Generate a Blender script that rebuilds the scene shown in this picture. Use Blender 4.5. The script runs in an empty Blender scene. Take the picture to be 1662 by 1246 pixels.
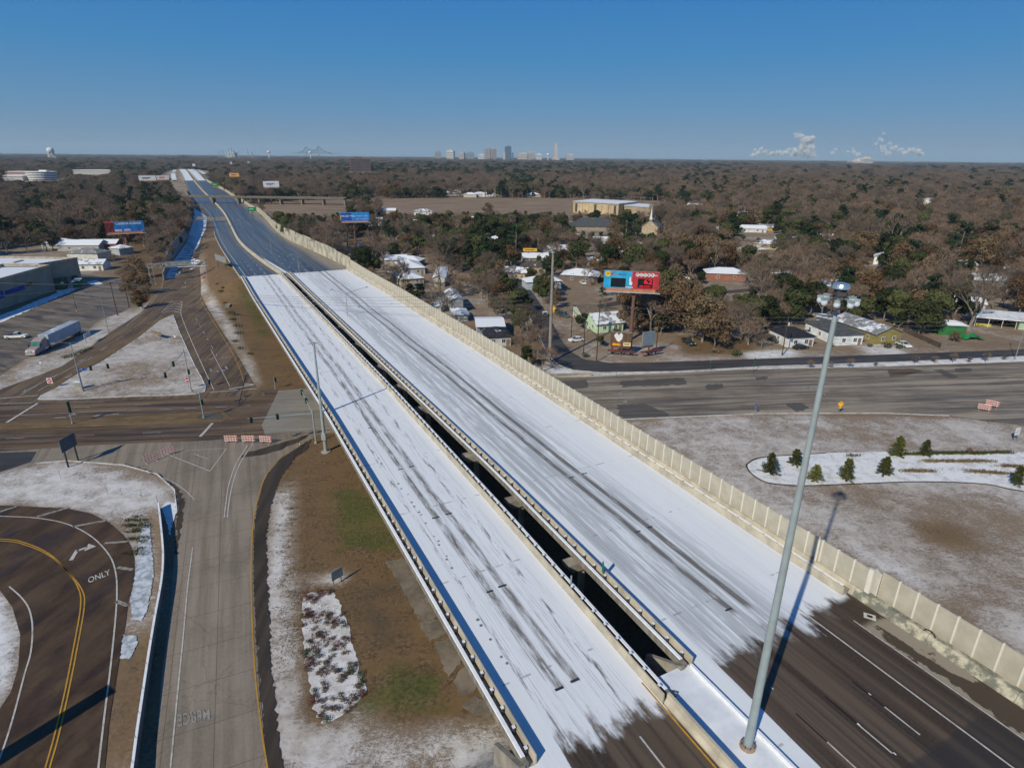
import bpy, bmesh, math, random
import numpy as np
from mathutils import Vector, Matrix, geometry
R = math.radians
rnd = random.Random(7)
scene = bpy.context.scene
# ------------------------------------------------------------------ camera (a drone 51.5 m up)
FPX, CX, CY, H = 975., 831., 623., 51.5
PITCH = math.atan(369/FPX); ROLL = math.atan(15/1662.)
cp, sp, cr, sr = math.cos(PITCH), math.sin(PITCH), math.cos(ROLL), math.sin(ROLL)
cam = bpy.data.cameras.new('camera'); cam.sensor_width = 36; cam.lens = 36*FPX/1662
cam.clip_start = 1; cam.clip_end = 90000
camo = bpy.data.objects.new('camera', cam); scene.collection.objects.link(camo)
right = Vector((cr, sr*sp, sr*cp)); down = Vector((sr, -cr*sp, -cr*cp)); fwd = Vector((0, cp, -sp))
M = Matrix.Identity(4)
for i in range(3):
    M[i][0] = right[i]; M[i][1] = -down[i]; M[i][2] = -fwd[i]
M[2][3] = H
camo.matrix_world = M
scene.camera = camo
# ------------------------------------------------------------------ sky and sun
SUN_EL = R(35.4); SUN_AZ = math.atan2(35.7, 52.4)          # shadows run 34 degrees east of +Y
w = bpy.data.worlds.new('World'); scene.world = w; w.use_nodes = True
nt = w.node_tree; bg = nt.nodes['Background']
sky = nt.nodes.new('ShaderNodeTexSky'); sky.sky_type = 'NISHITA'; sky.sun_disc = False
sky.sun_elevation = SUN_EL; sky.sun_rotation = math.pi+SUN_AZ
sky.altitude = 60; sky.air_density = .7; sky.dust_density = 0.0; sky.ozone_density = 4.0
# the Nishita sky graded by elevation to the clear winter blue over a dull band at the horizon, alike all round
tc = nt.nodes.new('ShaderNodeTexCoord'); sx_ = nt.nodes.new('ShaderNodeSeparateXYZ'); nt.links.new(tc.outputs['Generated'], sx_.inputs[0])
cr_ = nt.nodes.new('ShaderNodeValToRGB'); nt.links.new(sx_.outputs[2], cr_.inputs[0])
SKYR = [(0., (.178, .252, .365)), (.02, (.158, .252, .388)), (.06, (.102, .250, .440)), (.13, (.044, .224, .480)), (.24, (.015, .172, .490)), (.5, (.020, .120, .360)), (1., (.012, .075, .250))]
el = cr_.color_ramp.elements
while len(el) < len(SKYR): el.new(.5)
for e_, (p_, c_) in zip(el, SKYR): e_.position = p_; e_.color = c_+(1,)
gs = nt.nodes.new('ShaderNodeMix'); gs.data_type = 'RGBA'; gs.blend_type = 'MIX'; gs.inputs[0].default_value = .93
sc_ = nt.nodes.new('ShaderNodeVectorMath'); sc_.operation = 'SCALE'; sc_.inputs[3].default_value = 10.
nt.links.new(cr_.outputs[0], sc_.inputs[0]); nt.links.new(sky.outputs[0], gs.inputs[6]); nt.links.new(sc_.outputs[0], gs.inputs[7])
nt.links.new(gs.outputs[2], bg.inputs[0]); bg.inputs[1].default_value = 0.10
sun = bpy.data.lights.new('sun', 'SUN'); sun.energy = 4.0; sun.angle = R(0.53); sun.color = (1, .93, .76)
suno = bpy.data.objects.new('sun', sun); scene.collection.objects.link(suno)
sd = Vector((math.sin(SUN_AZ)*math.cos(SUN_EL), math.cos(SUN_AZ)*math.cos(SUN_EL), -math.sin(SUN_EL)))
suno.rotation_euler = sd.to_track_quat('-Z', 'Y').to_euler()
vs = scene.view_settings
scene.display_settings.display_device = 'sRGB'
vs.view_transform = 'Standard'; vs.look = 'None'; vs.exposure = 0; vs.gamma = 1; vs.use_curve_mapping = False
scene.cycles.max_bounces = 4; scene.cycles.diffuse_bounces = 2; scene.cycles.transparent_max_bounces = 6

# ------------------------------------------------------------------ geometry of the place
TH = R(-27.2)
TV = np.array([math.sin(TH), math.cos(TH)]); NV = np.array([TV[1], -TV[0]])
DZ = 7.5                                                    # deck level above the street
def fw(s, o):                                               # highway coordinates -> world
    return (TV[0]*s+NV[0]*o, TV[1]*s+NV[1]*o)
def interp(x, tab):
    if x <= tab[0][0]: return tab[0][1]
    for a, b in zip(tab, tab[1:]):
        if x <= b[0]:
            t = (x-a[0])/(b[0]-a[0]); return a[1]+(b[1]-a[1])*t
    return tab[-1][1]
ZP = [(-60, 7.5), (250, 7.5), (300, 6.6), (350, 4.9), (400, 3.0), (450, 1.4), (500, .4), (550, .1), (900, .1), (1050, 2.2), (1240, 7.5), (1700, 9.5), (2200, 7)]
LL = [(-60, 17.9), (30, 17.1), (56, 16.9), (102, 16.5), (209, 13.6), (250, 13.0), (319, 11.2), (406, 10.6), (450, 11), (500, 11.8), (630, 12.4), (866, 2), (1240, -5.4), (1700, -12), (2120, -19.5)]
LR = [(-60, 30.1), (30, 29.5), (59, 29.6), (109, 29.2), (250, 26.0), (316, 20.6), (402, 19.6), (450, 21.2), (500, 22.4), (640, 24.2), (859, 20.0), (1231, 7.4), (2120, -4.9)]
RL = [(-60, 35.2), (30, 34.8), (70, 34.6), (206, 31.0), (255, 30.0), (290, 27), (315, 23.2), (401, 21.2), (450, 22.4), (500, 23.4), (640, 25.1), (859, 21.5), (1231, 13.7), (2120, 0)]
RR = [(-60, 57), (30, 57), (114, 56.9), (195, 55.1), (252, 53.0), (300, 50.5), (391, 46.0), (450, 47.5), (530, 51), (625, 53.5), (850, 47.5), (1004, 44), (1227, 26), (2120, 19.5)]
def smooth_tab(tab, sg=38.):
    xs = np.array([a for a, b in tab], float); ys = np.array([b for a, b in tab], float); g = np.arange(250, 2190, 15.)
    fine = np.arange(-60, 2400, 5.); fy = np.interp(fine, xs, ys); out = []
    for x in g:
        w_ = np.exp(-((fine-x)/sg)**2/2); k = min(1., (x-250)/60.); out.append((float(x), float((1-k)*np.interp(x, xs, ys)+k*(w_*fy).sum()/w_.sum())))
    return [t for t in tab if t[0] < 250]+out+[tab[-1]]
LL, LR, RL, RR = (smooth_tab(t) for t in (LL, LR, RL, RR)); ZP = smooth_tab(ZP, 18.)
def npi(s, tab): return np.interp(s, [a for a, b in tab], [b for a, b in tab])
def sstep(a, b, x):
    t = np.clip((x-a)/(b-a), 0, 1); return t*t*(3-2*t)
def ground_z(x, y):
    x = np.asarray(x, float); y = np.asarray(y, float)
    s = x*TV[0]+y*TV[1]; o = x*NV[0]+y*NV[1]
    zp = npi(s, ZP)-.12; ll = npi(s, LL)-1.3; rr = npi(s, RR)+1.2
    dl = np.maximum(ll-o, 0); dr = np.maximum(o-rr, 0)
    near = (s < 140)
    # near approach fill, its end slope under the bridge, a long easy side slope on the ramp side
    core = zp*(1-sstep(26.5, 38, s))*(1-sstep(0, 9, dl))*(1-sstep(0, 9, dr))
    skirt = 5.2*(1-sstep(-4, 66, s))*(1-sstep(0, 52, dl))*(1-sstep(-6, 4, dr))
    zn = np.maximum(core, skirt)
    zf = zp*sstep(236, 249.5, s)*(1-sstep(0, 17, dl))*(1-sstep(0, 14, dr))
    return np.where(near, zn, zf)
def gz(x, y): return float(ground_z(x, y))
def ray(px, py):
    dx, dy = px-CX, py-CY
    return right*dx+down*dy+fwd*FPX
def at(px, py, z=0.):                                       # where the sight line meets height z
    r = ray(px, py); t = (z-H)/r.z
    return (r.x*t, r.y*t)
def gp(px, py, dz=0.):                                      # where it meets the ground
    z = 0.
    for _ in range(12):
        x, y = at(px, py, z+dz); z = z*.4+gz(x, y)*.6
    return (x, y)
def proj(X, Y, Z):
    d = Z-H; f = Y*cp-d*sp; u = X; v = -Y*sp-d*cp
    u, v = u/f*FPX, v/f*FPX
    return CX+u*cr-v*sr, CY+u*sr+v*cr

# ------------------------------------------------------------------ materials
MATS = {}
class NT:
    def __init__(s, name):
        s.m = bpy.data.materials.new(name); s.m.use_nodes = True; s.t = s.m.node_tree
        s.b = s.t.nodes['Principled BSDF']; s.b.inputs['Roughness'].default_value = .85
        s.b.inputs['Specular IOR Level'].default_value = .25
    def n(s, typ, **k):
        nd = s.t.nodes.new('ShaderNode'+typ)
        for a, v in k.items():
            if a.startswith('i_'):
                key = a[2:]; key = int(key) if key.isdigit() else key.replace('_', ' ')
                s.put(nd.inputs[key], v)
            else: setattr(nd, a, v)
        return nd
    def put(s, inp, v):
        if isinstance(v, bpy.types.NodeSocket): s.t.links.new(v, inp)
        elif isinstance(v, bpy.types.Node): s.t.links.new(v.outputs[0], inp)
        elif v is not None:
            if isinstance(v, (tuple, list)) and len(v) == 3 and inp.type == 'RGBA': v = tuple(v)+(1,)
            inp.default_value = v
    def math(s, op, a, b=0., clamp=False):
        nd = s.n('Math', operation=op, use_clamp=clamp); s.put(nd.inputs[0], a); s.put(nd.inputs[1], b); return nd.outputs[0]
    def mix(s, f, a, b, mode='MIX'):
        nd = s.n('Mix', data_type='RGBA', blend_type=mode); s.put(nd.inputs[0], f); s.put(nd.inputs[6], a); s.put(nd.inputs[7], b); return nd.outputs[2]
    def ramp(s, f, lo, hi, a=0., b=1.):
        nd = s.n('MapRange', interpolation_type='SMOOTHSTEP'); s.put(nd.inputs[0], f)
        for i, v in zip((1, 2, 3, 4), (lo, hi, a, b)): s.put(nd.inputs[i], v)
        return nd.outputs[0]
    def noise(s, vec, scale, detail=4., rough=.55):
        nd = s.n('TexNoise'); s.put(nd.inputs['Vector'], vec); nd.inputs['Scale'].default_value = scale
        nd.inputs['Detail'].default_value = detail; nd.inputs['Roughness'].default_value = rough; return nd.outputs[0]
    def mapv(s, vec, sc=(1, 1, 1), rot=(0, 0, 0), loc=(0, 0, 0)):
        if any(rot):
            n0 = s.n('Mapping'); s.put(n0.inputs[0], vec); n0.inputs[2].default_value = rot; vec = n0.outputs[0]; rot = (0, 0, 0)
        nd = s.n('Mapping'); s.put(nd.inputs[0], vec); nd.inputs[1].default_value = loc; nd.inputs[2].default_value = rot; nd.inputs[3].default_value = sc; return nd.outputs[0]
    def pos(s): return s.n('NewGeometry').outputs['Position']
    def objc(s): return s.n('TexCoord').outputs['Object']
    def uv(s): return s.n('UVMap').outputs[0]
    def out(s, col=None, rough=None, bump=None, bstr=.3, bdist=.05, spec=None, metal=None):
        if col is not None: s.put(s.b.inputs['Base Color'], col)
        if rough is not None: s.put(s.b.inputs['Roughness'], rough)
        if spec is not None: s.put(s.b.inputs['Specular IOR Level'], spec)
        if metal is not None: s.put(s.b.inputs['Metallic'], metal)
        if bump is not None:
            nd = s.n('Bump'); nd.inputs['Strength'].default_value = bstr; nd.inputs['Distance'].default_value = bdist
            s.put(nd.inputs['Height'], bump); s.t.links.new(nd.outputs[0], s.b.inputs['Normal'])
        return s.m
def simple(name, col, rough=.8, var=.18, scale=.8, metal=0., spec=.25, snow=0.):
    """plain colour with blotches, and old snow lying on upward faces when snow > 0"""
    key = name
    if key in MATS: return MATS[key]
    q = NT(name); p = q.objc()
    n = q.noise(p, scale, 5, .6)
    c2 = tuple(min(1, c*(1+var*1.3)) for c in col); c1 = tuple(c*(1-var*1.4) for c in col)
    c = q.mix(q.ramp(n, .3, .7), c1, c2)
    if snow > 0:
        nz = q.n('SeparateXYZ', i_0=q.n('NewGeometry').outputs['Normal']).outputs[2]
        n2 = q.noise(q.pos(), .35, 6, .65)
        f = q.math('MULTIPLY', q.ramp(n2, .72-.5*snow, .80-.5*snow), q.ramp(nz, .5, .75))
        c = q.mix(f, c, (.70, .73, .78))
    MATS[key] = q.out(c, rough, spec=spec, metal=metal); return MATS[key]
def col(c, **k): return simple('paint_%02x%02x%02x' % tuple(int(x*255) for x in c), c, **k)

# ------------------------------------------------------------------ objects
C = scene.collection
def tag(o, label=None, cat=None, group=None, kind=None):
    if label: o['label'] = label
    if cat: o['category'] = cat
    if group: o['group'] = group
    if kind: o['kind'] = kind
    return o
def thing(name, label, cat, loc=(0, 0, 0), rz=0., group=None):
    o = bpy.data.objects.new(name, None); C.objects.link(o); o.empty_display_size = .5
    o.location = loc; o.rotation_euler = (0, 0, rz)
    return tag(o, label, cat, group)
class MB:
    def __init__(s): s.v = []; s.f = []; s.m = []
    def add(s, vs, fs, mi=0):
        b = len(s.v); s.v += [tuple(p) for p in vs]; s.f += [tuple(i+b for i in f) for f in fs]; s.m += [mi]*len(fs); return s
    def box(s, c, size, rz=0., mi=0, rx=0.):
        x, y, z = size[0]/2, size[1]/2, size[2]/2
        vs = [(i*x, j*y, k*z) for k in (-1, 1) for j in (-1, 1) for i in (-1, 1)]
        if rx: a, b = math.cos(rx), math.sin(rx); vs = [(p[0], p[1]*a-p[2]*b, p[1]*b+p[2]*a) for p in vs]
        a, b = math.cos(rz), math.sin(rz)
        vs = [(p[0]*a-p[1]*b+c[0], p[0]*b+p[1]*a+c[1], p[2]+c[2]) for p in vs]
        return s.add(vs, [(0, 2, 3, 1), (4, 5, 7, 6), (0, 1, 5, 4), (2, 6, 7, 3), (0, 4, 6, 2), (1, 3, 7, 5)], mi)
    def tube(s, p0, p1, r0, r1=None, n=8, cap=True, mi=0):
        r1 = r0 if r1 is None else r1
        p0, p1 = Vector(p0), Vector(p1); d = (p1-p0).normalized()
        a = d.cross(Vector((0, 0, 1))) if abs(d.z) < .95 else d.cross(Vector((1, 0, 0)))
        a.normalize(); b = d.cross(a)
        vs = []
        for p, r in ((p0, r0), (p1, r1)):
            for i in range(n):
                t = 2*math.pi*i/n; vs.append(p+a*(math.cos(t)*r)+b*(math.sin(t)*r))
        fs = [(i, (i+1) % n, n+(i+1) % n, n+i) for i in range(n)]
        if cap: fs += [tuple(range(n-1, -1, -1)), tuple(range(n, 2*n))]
        return s.add(vs, fs, mi)
    def path(s, pts, r, n=5, mi=0):
        for a, b in zip(pts, pts[1:]): s.tube(a, b, r, r, n, True, mi)
        return s
    def lathe(s, c, prof, n=14, mi=0):
        vs = []; fs = []
        for (r, z) in prof:
            for i in range(n):
                t = 2*math.pi*i/n; vs.append((c[0]+r*math.cos(t), c[1]+r*math.sin(t), c[2]+z))
        for k in range(len(prof)-1):
            for i in range(n): j = (i+1) % n; fs.append((k*n+i, k*n+j, (k+1)*n+j, (k+1)*n+i))
        fs.append(tuple(range(n-1, -1, -1))); fs.append(tuple(range((len(prof)-1)*n, len(prof)*n)))
        return s.add(vs, fs, mi)
    def prism(s, poly, z0, z1, mi=0):
        """vertical prism on a convex-ish polygon (x, y); z1 may be a list"""
        n = len(poly)
        A = sum(poly[i][0]*poly[(i+1) % n][1]-poly[(i+1) % n][0]*poly[i][1] for i in range(n))
        if A < 0: poly = poly[::-1]
        vs = [(x, y, z0) for x, y in poly]+[(x, y, z1) for x, y in poly]
        return s.add(vs, [tuple(range(n-1, -1, -1)), tuple(range(n, 2*n))]+[(i, (i+1) % n, n+(i+1) % n, n+i) for i in range(n)], mi)
    def sweep(s, lines, close=True, mi=0):
        """skin between cross-sections: lines = list of rings (same count)"""
        n = len(lines[0]); b = [p for l in lines for p in l]; fs = []
        for k in range(len(lines)-1):
            for i in range(n if close else n-1):
                j = (i+1) % n; fs.append((k*n+i, k*n+j, (k+1)*n+j, (k+1)*n+i))
        if close: fs += [tuple(range(n-1, -1, -1)), tuple(range((len(lines)-1)*n, len(lines)*n))]
        return s.add(b, fs, mi)
    def mesh(s, name, mats, smooth=False):
        me = bpy.data.meshes.new(name); me.from_pydata(s.v, [], s.f)
        for m in (mats if isinstance(mats, (list, tuple)) else [mats]): me.materials.append(m)
        if any(s.m): me.polygons.foreach_set('material_index', s.m)
        if smooth: me.polygons.foreach_set('use_smooth', [True]*len(me.polygons))
        me.update(); return me
    def build(s, name, mats, parent=None, world=False, smooth=False, fix=True):
        if world and parent is not None:
            mi = parent.matrix_basis.inverted(); s.v = [tuple(mi @ Vector(p)) for p in s.v]
        me = s.mesh(name, mats, smooth)
        if fix and len(me.polygons) < 4000:
            bm = bmesh.new(); bm.from_mesh(me); bmesh.ops.recalc_face_normals(bm, faces=bm.faces); bm.to_mesh(me); bm.free()
        o = bpy.data.objects.new(name, me); C.objects.link(o)
        if parent is not None: o.parent = parent
        return o
def inst(me, name, parent=None, loc=(0, 0, 0), rz=0., scale=None):
    o = bpy.data.objects.new(name, me); C.objects.link(o); o.location = loc; o.rotation_euler = (0, 0, rz)
    if scale: o.scale = scale
    if parent is not None: o.parent = parent
    return o
def copy_tree(o, parent=None):
    c = o.copy(); C.objects.link(c)
    if parent is not None: c.parent = parent; c.matrix_parent_inverse = Matrix.Identity(4)
    for ch in [x for x in KIDS.get(o.name, [])]: copy_tree(ch, c)
    return c
KIDS = {}
def index_kids():
    KIDS.clear()
    for o in C.objects:
        if o.parent: KIDS.setdefault(o.parent.name, []).append(o)
def clone(root, loc, rz, label=None, group=None):
    index_kids(); c = copy_tree(root); c.location = loc; c.rotation_euler = (0, 0, rz)
    if label: c['label'] = label
    if group: c['group'] = group
    return c

def pip(px, py, poly):
    """vectorised point in polygon"""
    ins = np.zeros(px.shape, bool); n = len(poly)
    for i in range(n):
        x0, y0 = poly[i]; x1, y1 = poly[(i+1) % n]
        if y0 == y1: continue
        c = ((y0 > py) != (y1 > py)) & (px < (x1-x0)*(py-y0)/(y1-y0)+x0); ins ^= c
    return ins
def resample(poly, step, closed=True):
    out = []; n = len(poly)
    for i in range(n if closed else n-1):
        a, b = poly[i], poly[(i+1) % n]; L = math.dist(a, b); k = max(1, int(L/step))
        out += [(a[0]+(b[0]-a[0])*j/k, a[1]+(b[1]-a[1])*j/k) for j in range(k)]
    if not closed: out.append(poly[-1])
    return out
def smooth_line(pts, n=4):
    """Catmull-Rom through pts"""
    out = []
    for i in range(len(pts)-1):
        p0 = pts[max(i-1, 0)]; p1 = pts[i]; p2 = pts[i+1]; p3 = pts[min(i+2, len(pts)-1)]
        for j in range(n):
            t = j/n
            out.append(tuple(.5*((2*b)+(-a+c)*t+(2*a-5*b+4*c-d)*t*t+(-a+3*b-3*c+d)*t**3) for a, b, c, d in zip(p0, p1, p2, p3)))
    out.append(pts[-1]); return out
def sheet(name, poly, off, mat, cell=2.5, parent=None, kind='structure', flat=None, rag=0.):
    """a surface laid on the ground inside a world polygon"""
    if rag:
        poly = resample(poly, rag*2.2); r2 = random.Random(len(poly))
        poly = [(x+r2.uniform(-rag, rag), y+r2.uniform(-rag, rag)) for x, y in poly]
    b = resample(poly, cell) if flat is None else poly
    xs = [p[0] for p in b]; ys = [p[1] for p in b]; pts = list(b)
    if flat is None:
        X, Y = np.meshgrid(np.arange(min(xs), max(xs), cell), np.arange(min(ys), max(ys), cell)); X = X.ravel(); Y = Y.ravel()
        g = pip(X, Y, b); sel = ground_z(X, Y) > 1e-4
        near = np.zeros(X.shape, bool)
        k = g & sel
        pts += list(zip(X[k].tolist(), Y[k].tolist()))
    n = len(b); r = geometry.delaunay_2d_cdt([Vector(p) for p in pts], [(i, (i+1) % n) for i in range(n)], [], 1, 1e-4)
    vs = [(p.x, p.y, (gz(p.x, p.y) if flat is None else flat)+off) for p in r[0]]
    fs = []
    for f in r[2]:
        a, b_, c = [vs[i] for i in f[:3]]
        if (b_[0]-a[0])*(c[1]-a[1])-(b_[1]-a[1])*(c[0]-a[0]) < 0: f = f[::-1]
        fs.append(tuple(f))
    mb = MB(); mb.v = vs; mb.f = fs; mb.m = [0]*len(fs)
    o = mb.build(name, mat, parent, fix=False)
    if kind and parent is None: o['kind'] = kind
    return o
def strip_mesh(mb, pts, wd, off, dash=None, z=None, mi=0):
    """a painted line of width wd along world points; dash = (on, off)"""
    pts = resample(pts, 1.2, False); acc = 0.
    for a, b in zip(pts, pts[1:]):
        L = math.dist(a, b)
        if L < 1e-6: continue
        on = dash is None or (acc % (dash[0]+dash[1])) < dash[0]
        acc += L
        if not on: continue
        nx, ny = -(b[1]-a[1])/L*wd/2, (b[0]-a[0])/L*wd/2
        q = [(a[0]-nx, a[1]-ny), (b[0]-nx, b[1]-ny), (b[0]+nx, b[1]+ny), (a[0]+nx, a[1]+ny)]
        mb.add([(x, y, (gz(x, y) if z is None else z)+off) for x, y in q], [(0, 1, 2, 3)], mi)
    return mb
def PX(l, dz=0.): return [gp(x, y) for x, y in l]
def px_to(mat_list, s, ox, oy): return [(ox+x/s, oy+y/s) for x, y in mat_list]
# ================================================================== ground sheet
def grow(a, b, fine, lo, hi, k=1.09):
    mid = list(np.arange(lo, hi+fine, fine)); st = fine; x = mid[-1]; up = []
    while x < b: st *= k; x += st; up.append(x)
    st = fine; x = mid[0]; dn = []
    while x > a: st *= k; x -= st; dn.append(x)
    return np.array(dn[::-1]+mid+up)
gx = grow(-60000, 60000, 1.1, -150, 150); gy = grow(-300, 60000, 1.1, 22, 215, 1.045)
GX, GY = np.meshgrid(gx, gy); GX = GX.ravel(); GY = GY.ravel(); GZ = ground_z(GX, GY)
def vproj(X, Y, Z):
    d = Z-H; f = Y*cp-d*sp; v = -Y*sp-d*cp; f = np.where(f < 1, 1, f)
    u, v = X/f*FPX, v/f*FPX
    return CX+u*cr-v*sr, CY+u*sr+v*cr
UX, UY = vproj(GX, GY, GZ)
front = (GY*cp-(GZ-H)*sp) > 5
cov = np.zeros((len(GX), 4)); cov[:, 3] = 1; cov[:, 0] = .40; cov[:, 1] = .18; cov[:, 2] = .1
far = (GY > 190)
cov[far, 0] = .49; cov[far, 2] = .25
def paint(poly, r=None, g=None, b=None):
    m = pip(UX, UY, poly) & front
    for i, v in enumerate((r, g, b)):
        if v is not None: cov[m, i] = v
paint([(900, 470), (1230, 500), (1700, 470), (1700, 575), (1240, 592), (960, 605), (880, 580)], .47, .12, .15)
paint([(960, 556), (1120, 560), (1230, 572), (1240, 585), (1000, 592), (930, 580)], .55, .12, .0)
paint([(1100, 545), (1215, 548), (1235, 575), (1110, 575)], .3, .1, .35)
paint([(1200, 570), (1290, 566), (1300, 580), (1215, 584)], .72)
paint([(1400, 555), (1480, 560), (1470, 578), (1400, 576)], .66)
paint([(860, 595), (905, 592), (960, 604), (1240, 594), (1662, 577), (1900, 566), (1900, 590), (1240, 602), (905, 613)], .72, .15, 0)
paint([(300, 330), (345, 380), (400, 450), (560, 720), (700, 960), (862, 1205), (862, 1300), (450, 1300), (440, 1000), (425, 850), (455, 760), (500, 720), (520, 640), (430, 632), (400, 590), (350, 500), (335, 440)], .06, .22, .2)
paint([(380, 455), (410, 470), (440, 540), (430, 560), (400, 500)], .05, .8, 0)
paint([(430, 560), (480, 600), (500, 625), (440, 625)], .03, .35, .25)
paint([(540, 790), (620, 800), (660, 900), (560, 890)], .02, .95, 0)
paint([(620, 1080), (700, 1060), (720, 1140), (640, 1160)], .2, .95, 0)
paint([(560, 1130), (620, 1110), (640, 1200), (560, 1246)], .45, .7, 0)
paint([(540, 960), (640, 930), (720, 1050), (700, 1090), (600, 1070)], .04, .1, .5)
paint([(330, 460), (346, 470), (385, 530), (425, 600), (430, 630), (414, 630), (390, 580), (350, 515), (330, 478)], .66, .2, 0)
paint([(327, 380), (334, 382), (338, 470), (327, 478)], .75, .1, 0)
paint([(300, 540), (320, 560), (332, 630), (318, 638)], .62, .1, 0)
paint([(442, 800), (488, 735), (482, 800), (466, 900), (470, 1000), (482, 1100), (500, 1300), (452, 1300), (444, 1100), (432, 950)], .82, .15, 0)
paint([(470, 770), (500, 760), (500, 1000), (520, 1100), (500, 1150), (470, 1000)], .42, .25, .05)
paint([(455, 1175), (560, 1165), (620, 1180), (720, 1160), (830, 1165), (905, 1300), (455, 1300)], .64, .35, 0)
paint([(500, 940), (560, 915), (580, 940), (550, 960)], .85, 0, 0)
paint([(720, 1185), (800, 1160), (850, 1190), (870, 1300), (760, 1246)], .68, .5, 0)
paint([(500, 700), (560, 700), (560, 745), (490, 745)], .02, .3, .2)
paint([(280, 508), (300, 545), (335, 632), (320, 642), (162, 648), (60, 650), (88, 632), (121, 610), (162, 590), (197, 567), (228, 547), (260, 522)], .56, .08, .0)
paint([(100, 640), (170, 600), (260, 600), (300, 640)], .60, .22, 0)
paint([(250, 560), (300, 560), (315, 620), (262, 610)], .46, .1, .1)
paint([(-300, 700), (0, 609), (43, 581), (90, 565), (130, 545), (172, 513), (228, 495), (253, 478), (268, 455), (285, 470), (228, 525), (177, 555), (101, 610), (0, 650), (-300, 740)], .61, .18, 0)
paint([(200, 400), (270, 380), (290, 420), (262, 470), (225, 500), (205, 470)], .2, .2, .4)
paint([(-300, 745), (0, 765), (110, 745), (200, 755), (260, 775), (290, 800), (285, 840), (262, 820), (268, 900), (255, 1000), (243, 1100), (215, 1300), (160, 1300), (190, 1150), (212, 960), (180, 850), (100, 825), (0, 820), (-300, 850)], .66, .12, 0)
paint([(207, 850), (235, 830), (240, 870), (220, 880)], .5, .9, 0)
paint([(250, 815), (262, 820), (262, 930), (248, 960)], .45, .75, 0)
paint([(200, 1050), (245, 1010), (230, 1246), (165, 1246)], .38, .15, .6)
paint([(-300, 940), (0, 955), (25, 985), (34, 1030), (30, 1080), (18, 1120), (0, 1150), (-300, 1250)], .80, .05, .05)
paint([(1008, 681), (1240, 671), (1900, 690), (1900, 1500), (1662, 1050), (1410, 925), (1100, 760)], .60, .05, .0)
paint([(1180, 690), (1662, 700), (1662, 735), (1220, 740)], .60, .02, .0)
paint([(1340, 795), (1460, 790), (1662, 830), (1662, 990), (1560, 1010), (1480, 930), (1390, 860)], .53, .16, .0)
paint([(1470, 840), (1560, 850), (1600, 900), (1500, 880)], .36, .4, .1)
paint([(1280, 870), (1350, 855), (1350, 880), (1300, 890)], .5, .5, 0)
paint([(1380, 890), (1460, 915), (1540, 965), (1440, 930)], .72, .05, 0)
paint([(1560, 1000), (1662, 1000), (1662, 1060), (1600, 1030)], .62, .3, 0)
paint([(740, 322), (930, 322), (935, 345), (740, 345), (420, 350), (390, 330), (600, 322)], .0, .0, .0)   # the dry field
paint([(560, 375), (615, 370), (620, 395), (575, 405)], .1, .15, .4)
# soften on the grid
A = cov.reshape(len(gy), len(gx), 4)
for _ in range(5):
    P_ = np.pad(A, ((1, 1), (1, 1), (0, 0)), 'edge')
    A = (P_[:-2, 1:-1]+P_[2:, 1:-1]+P_[1:-1, :-2]+P_[1:-1, 2:]+2*P_[1:-1, 1:-1])/6
cov = A.reshape(-1, 4)
me = bpy.data.meshes.new('ground'); ny, nx = len(gy), len(gx)
I = np.arange((ny-1)*(nx-1)); r_ = I//(nx-1); c_ = I % (nx-1); a_ = r_*nx+c_
me.from_pydata(np.stack([GX, GY, GZ], 1).tolist(), [], np.stack([a_, a_+1, a_+nx+1, a_+nx], 1).tolist())
ca = me.color_attributes.new('cover', 'FLOAT_COLOR', 'POINT'); ca.data.foreach_set('color', cov.ravel())

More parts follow.
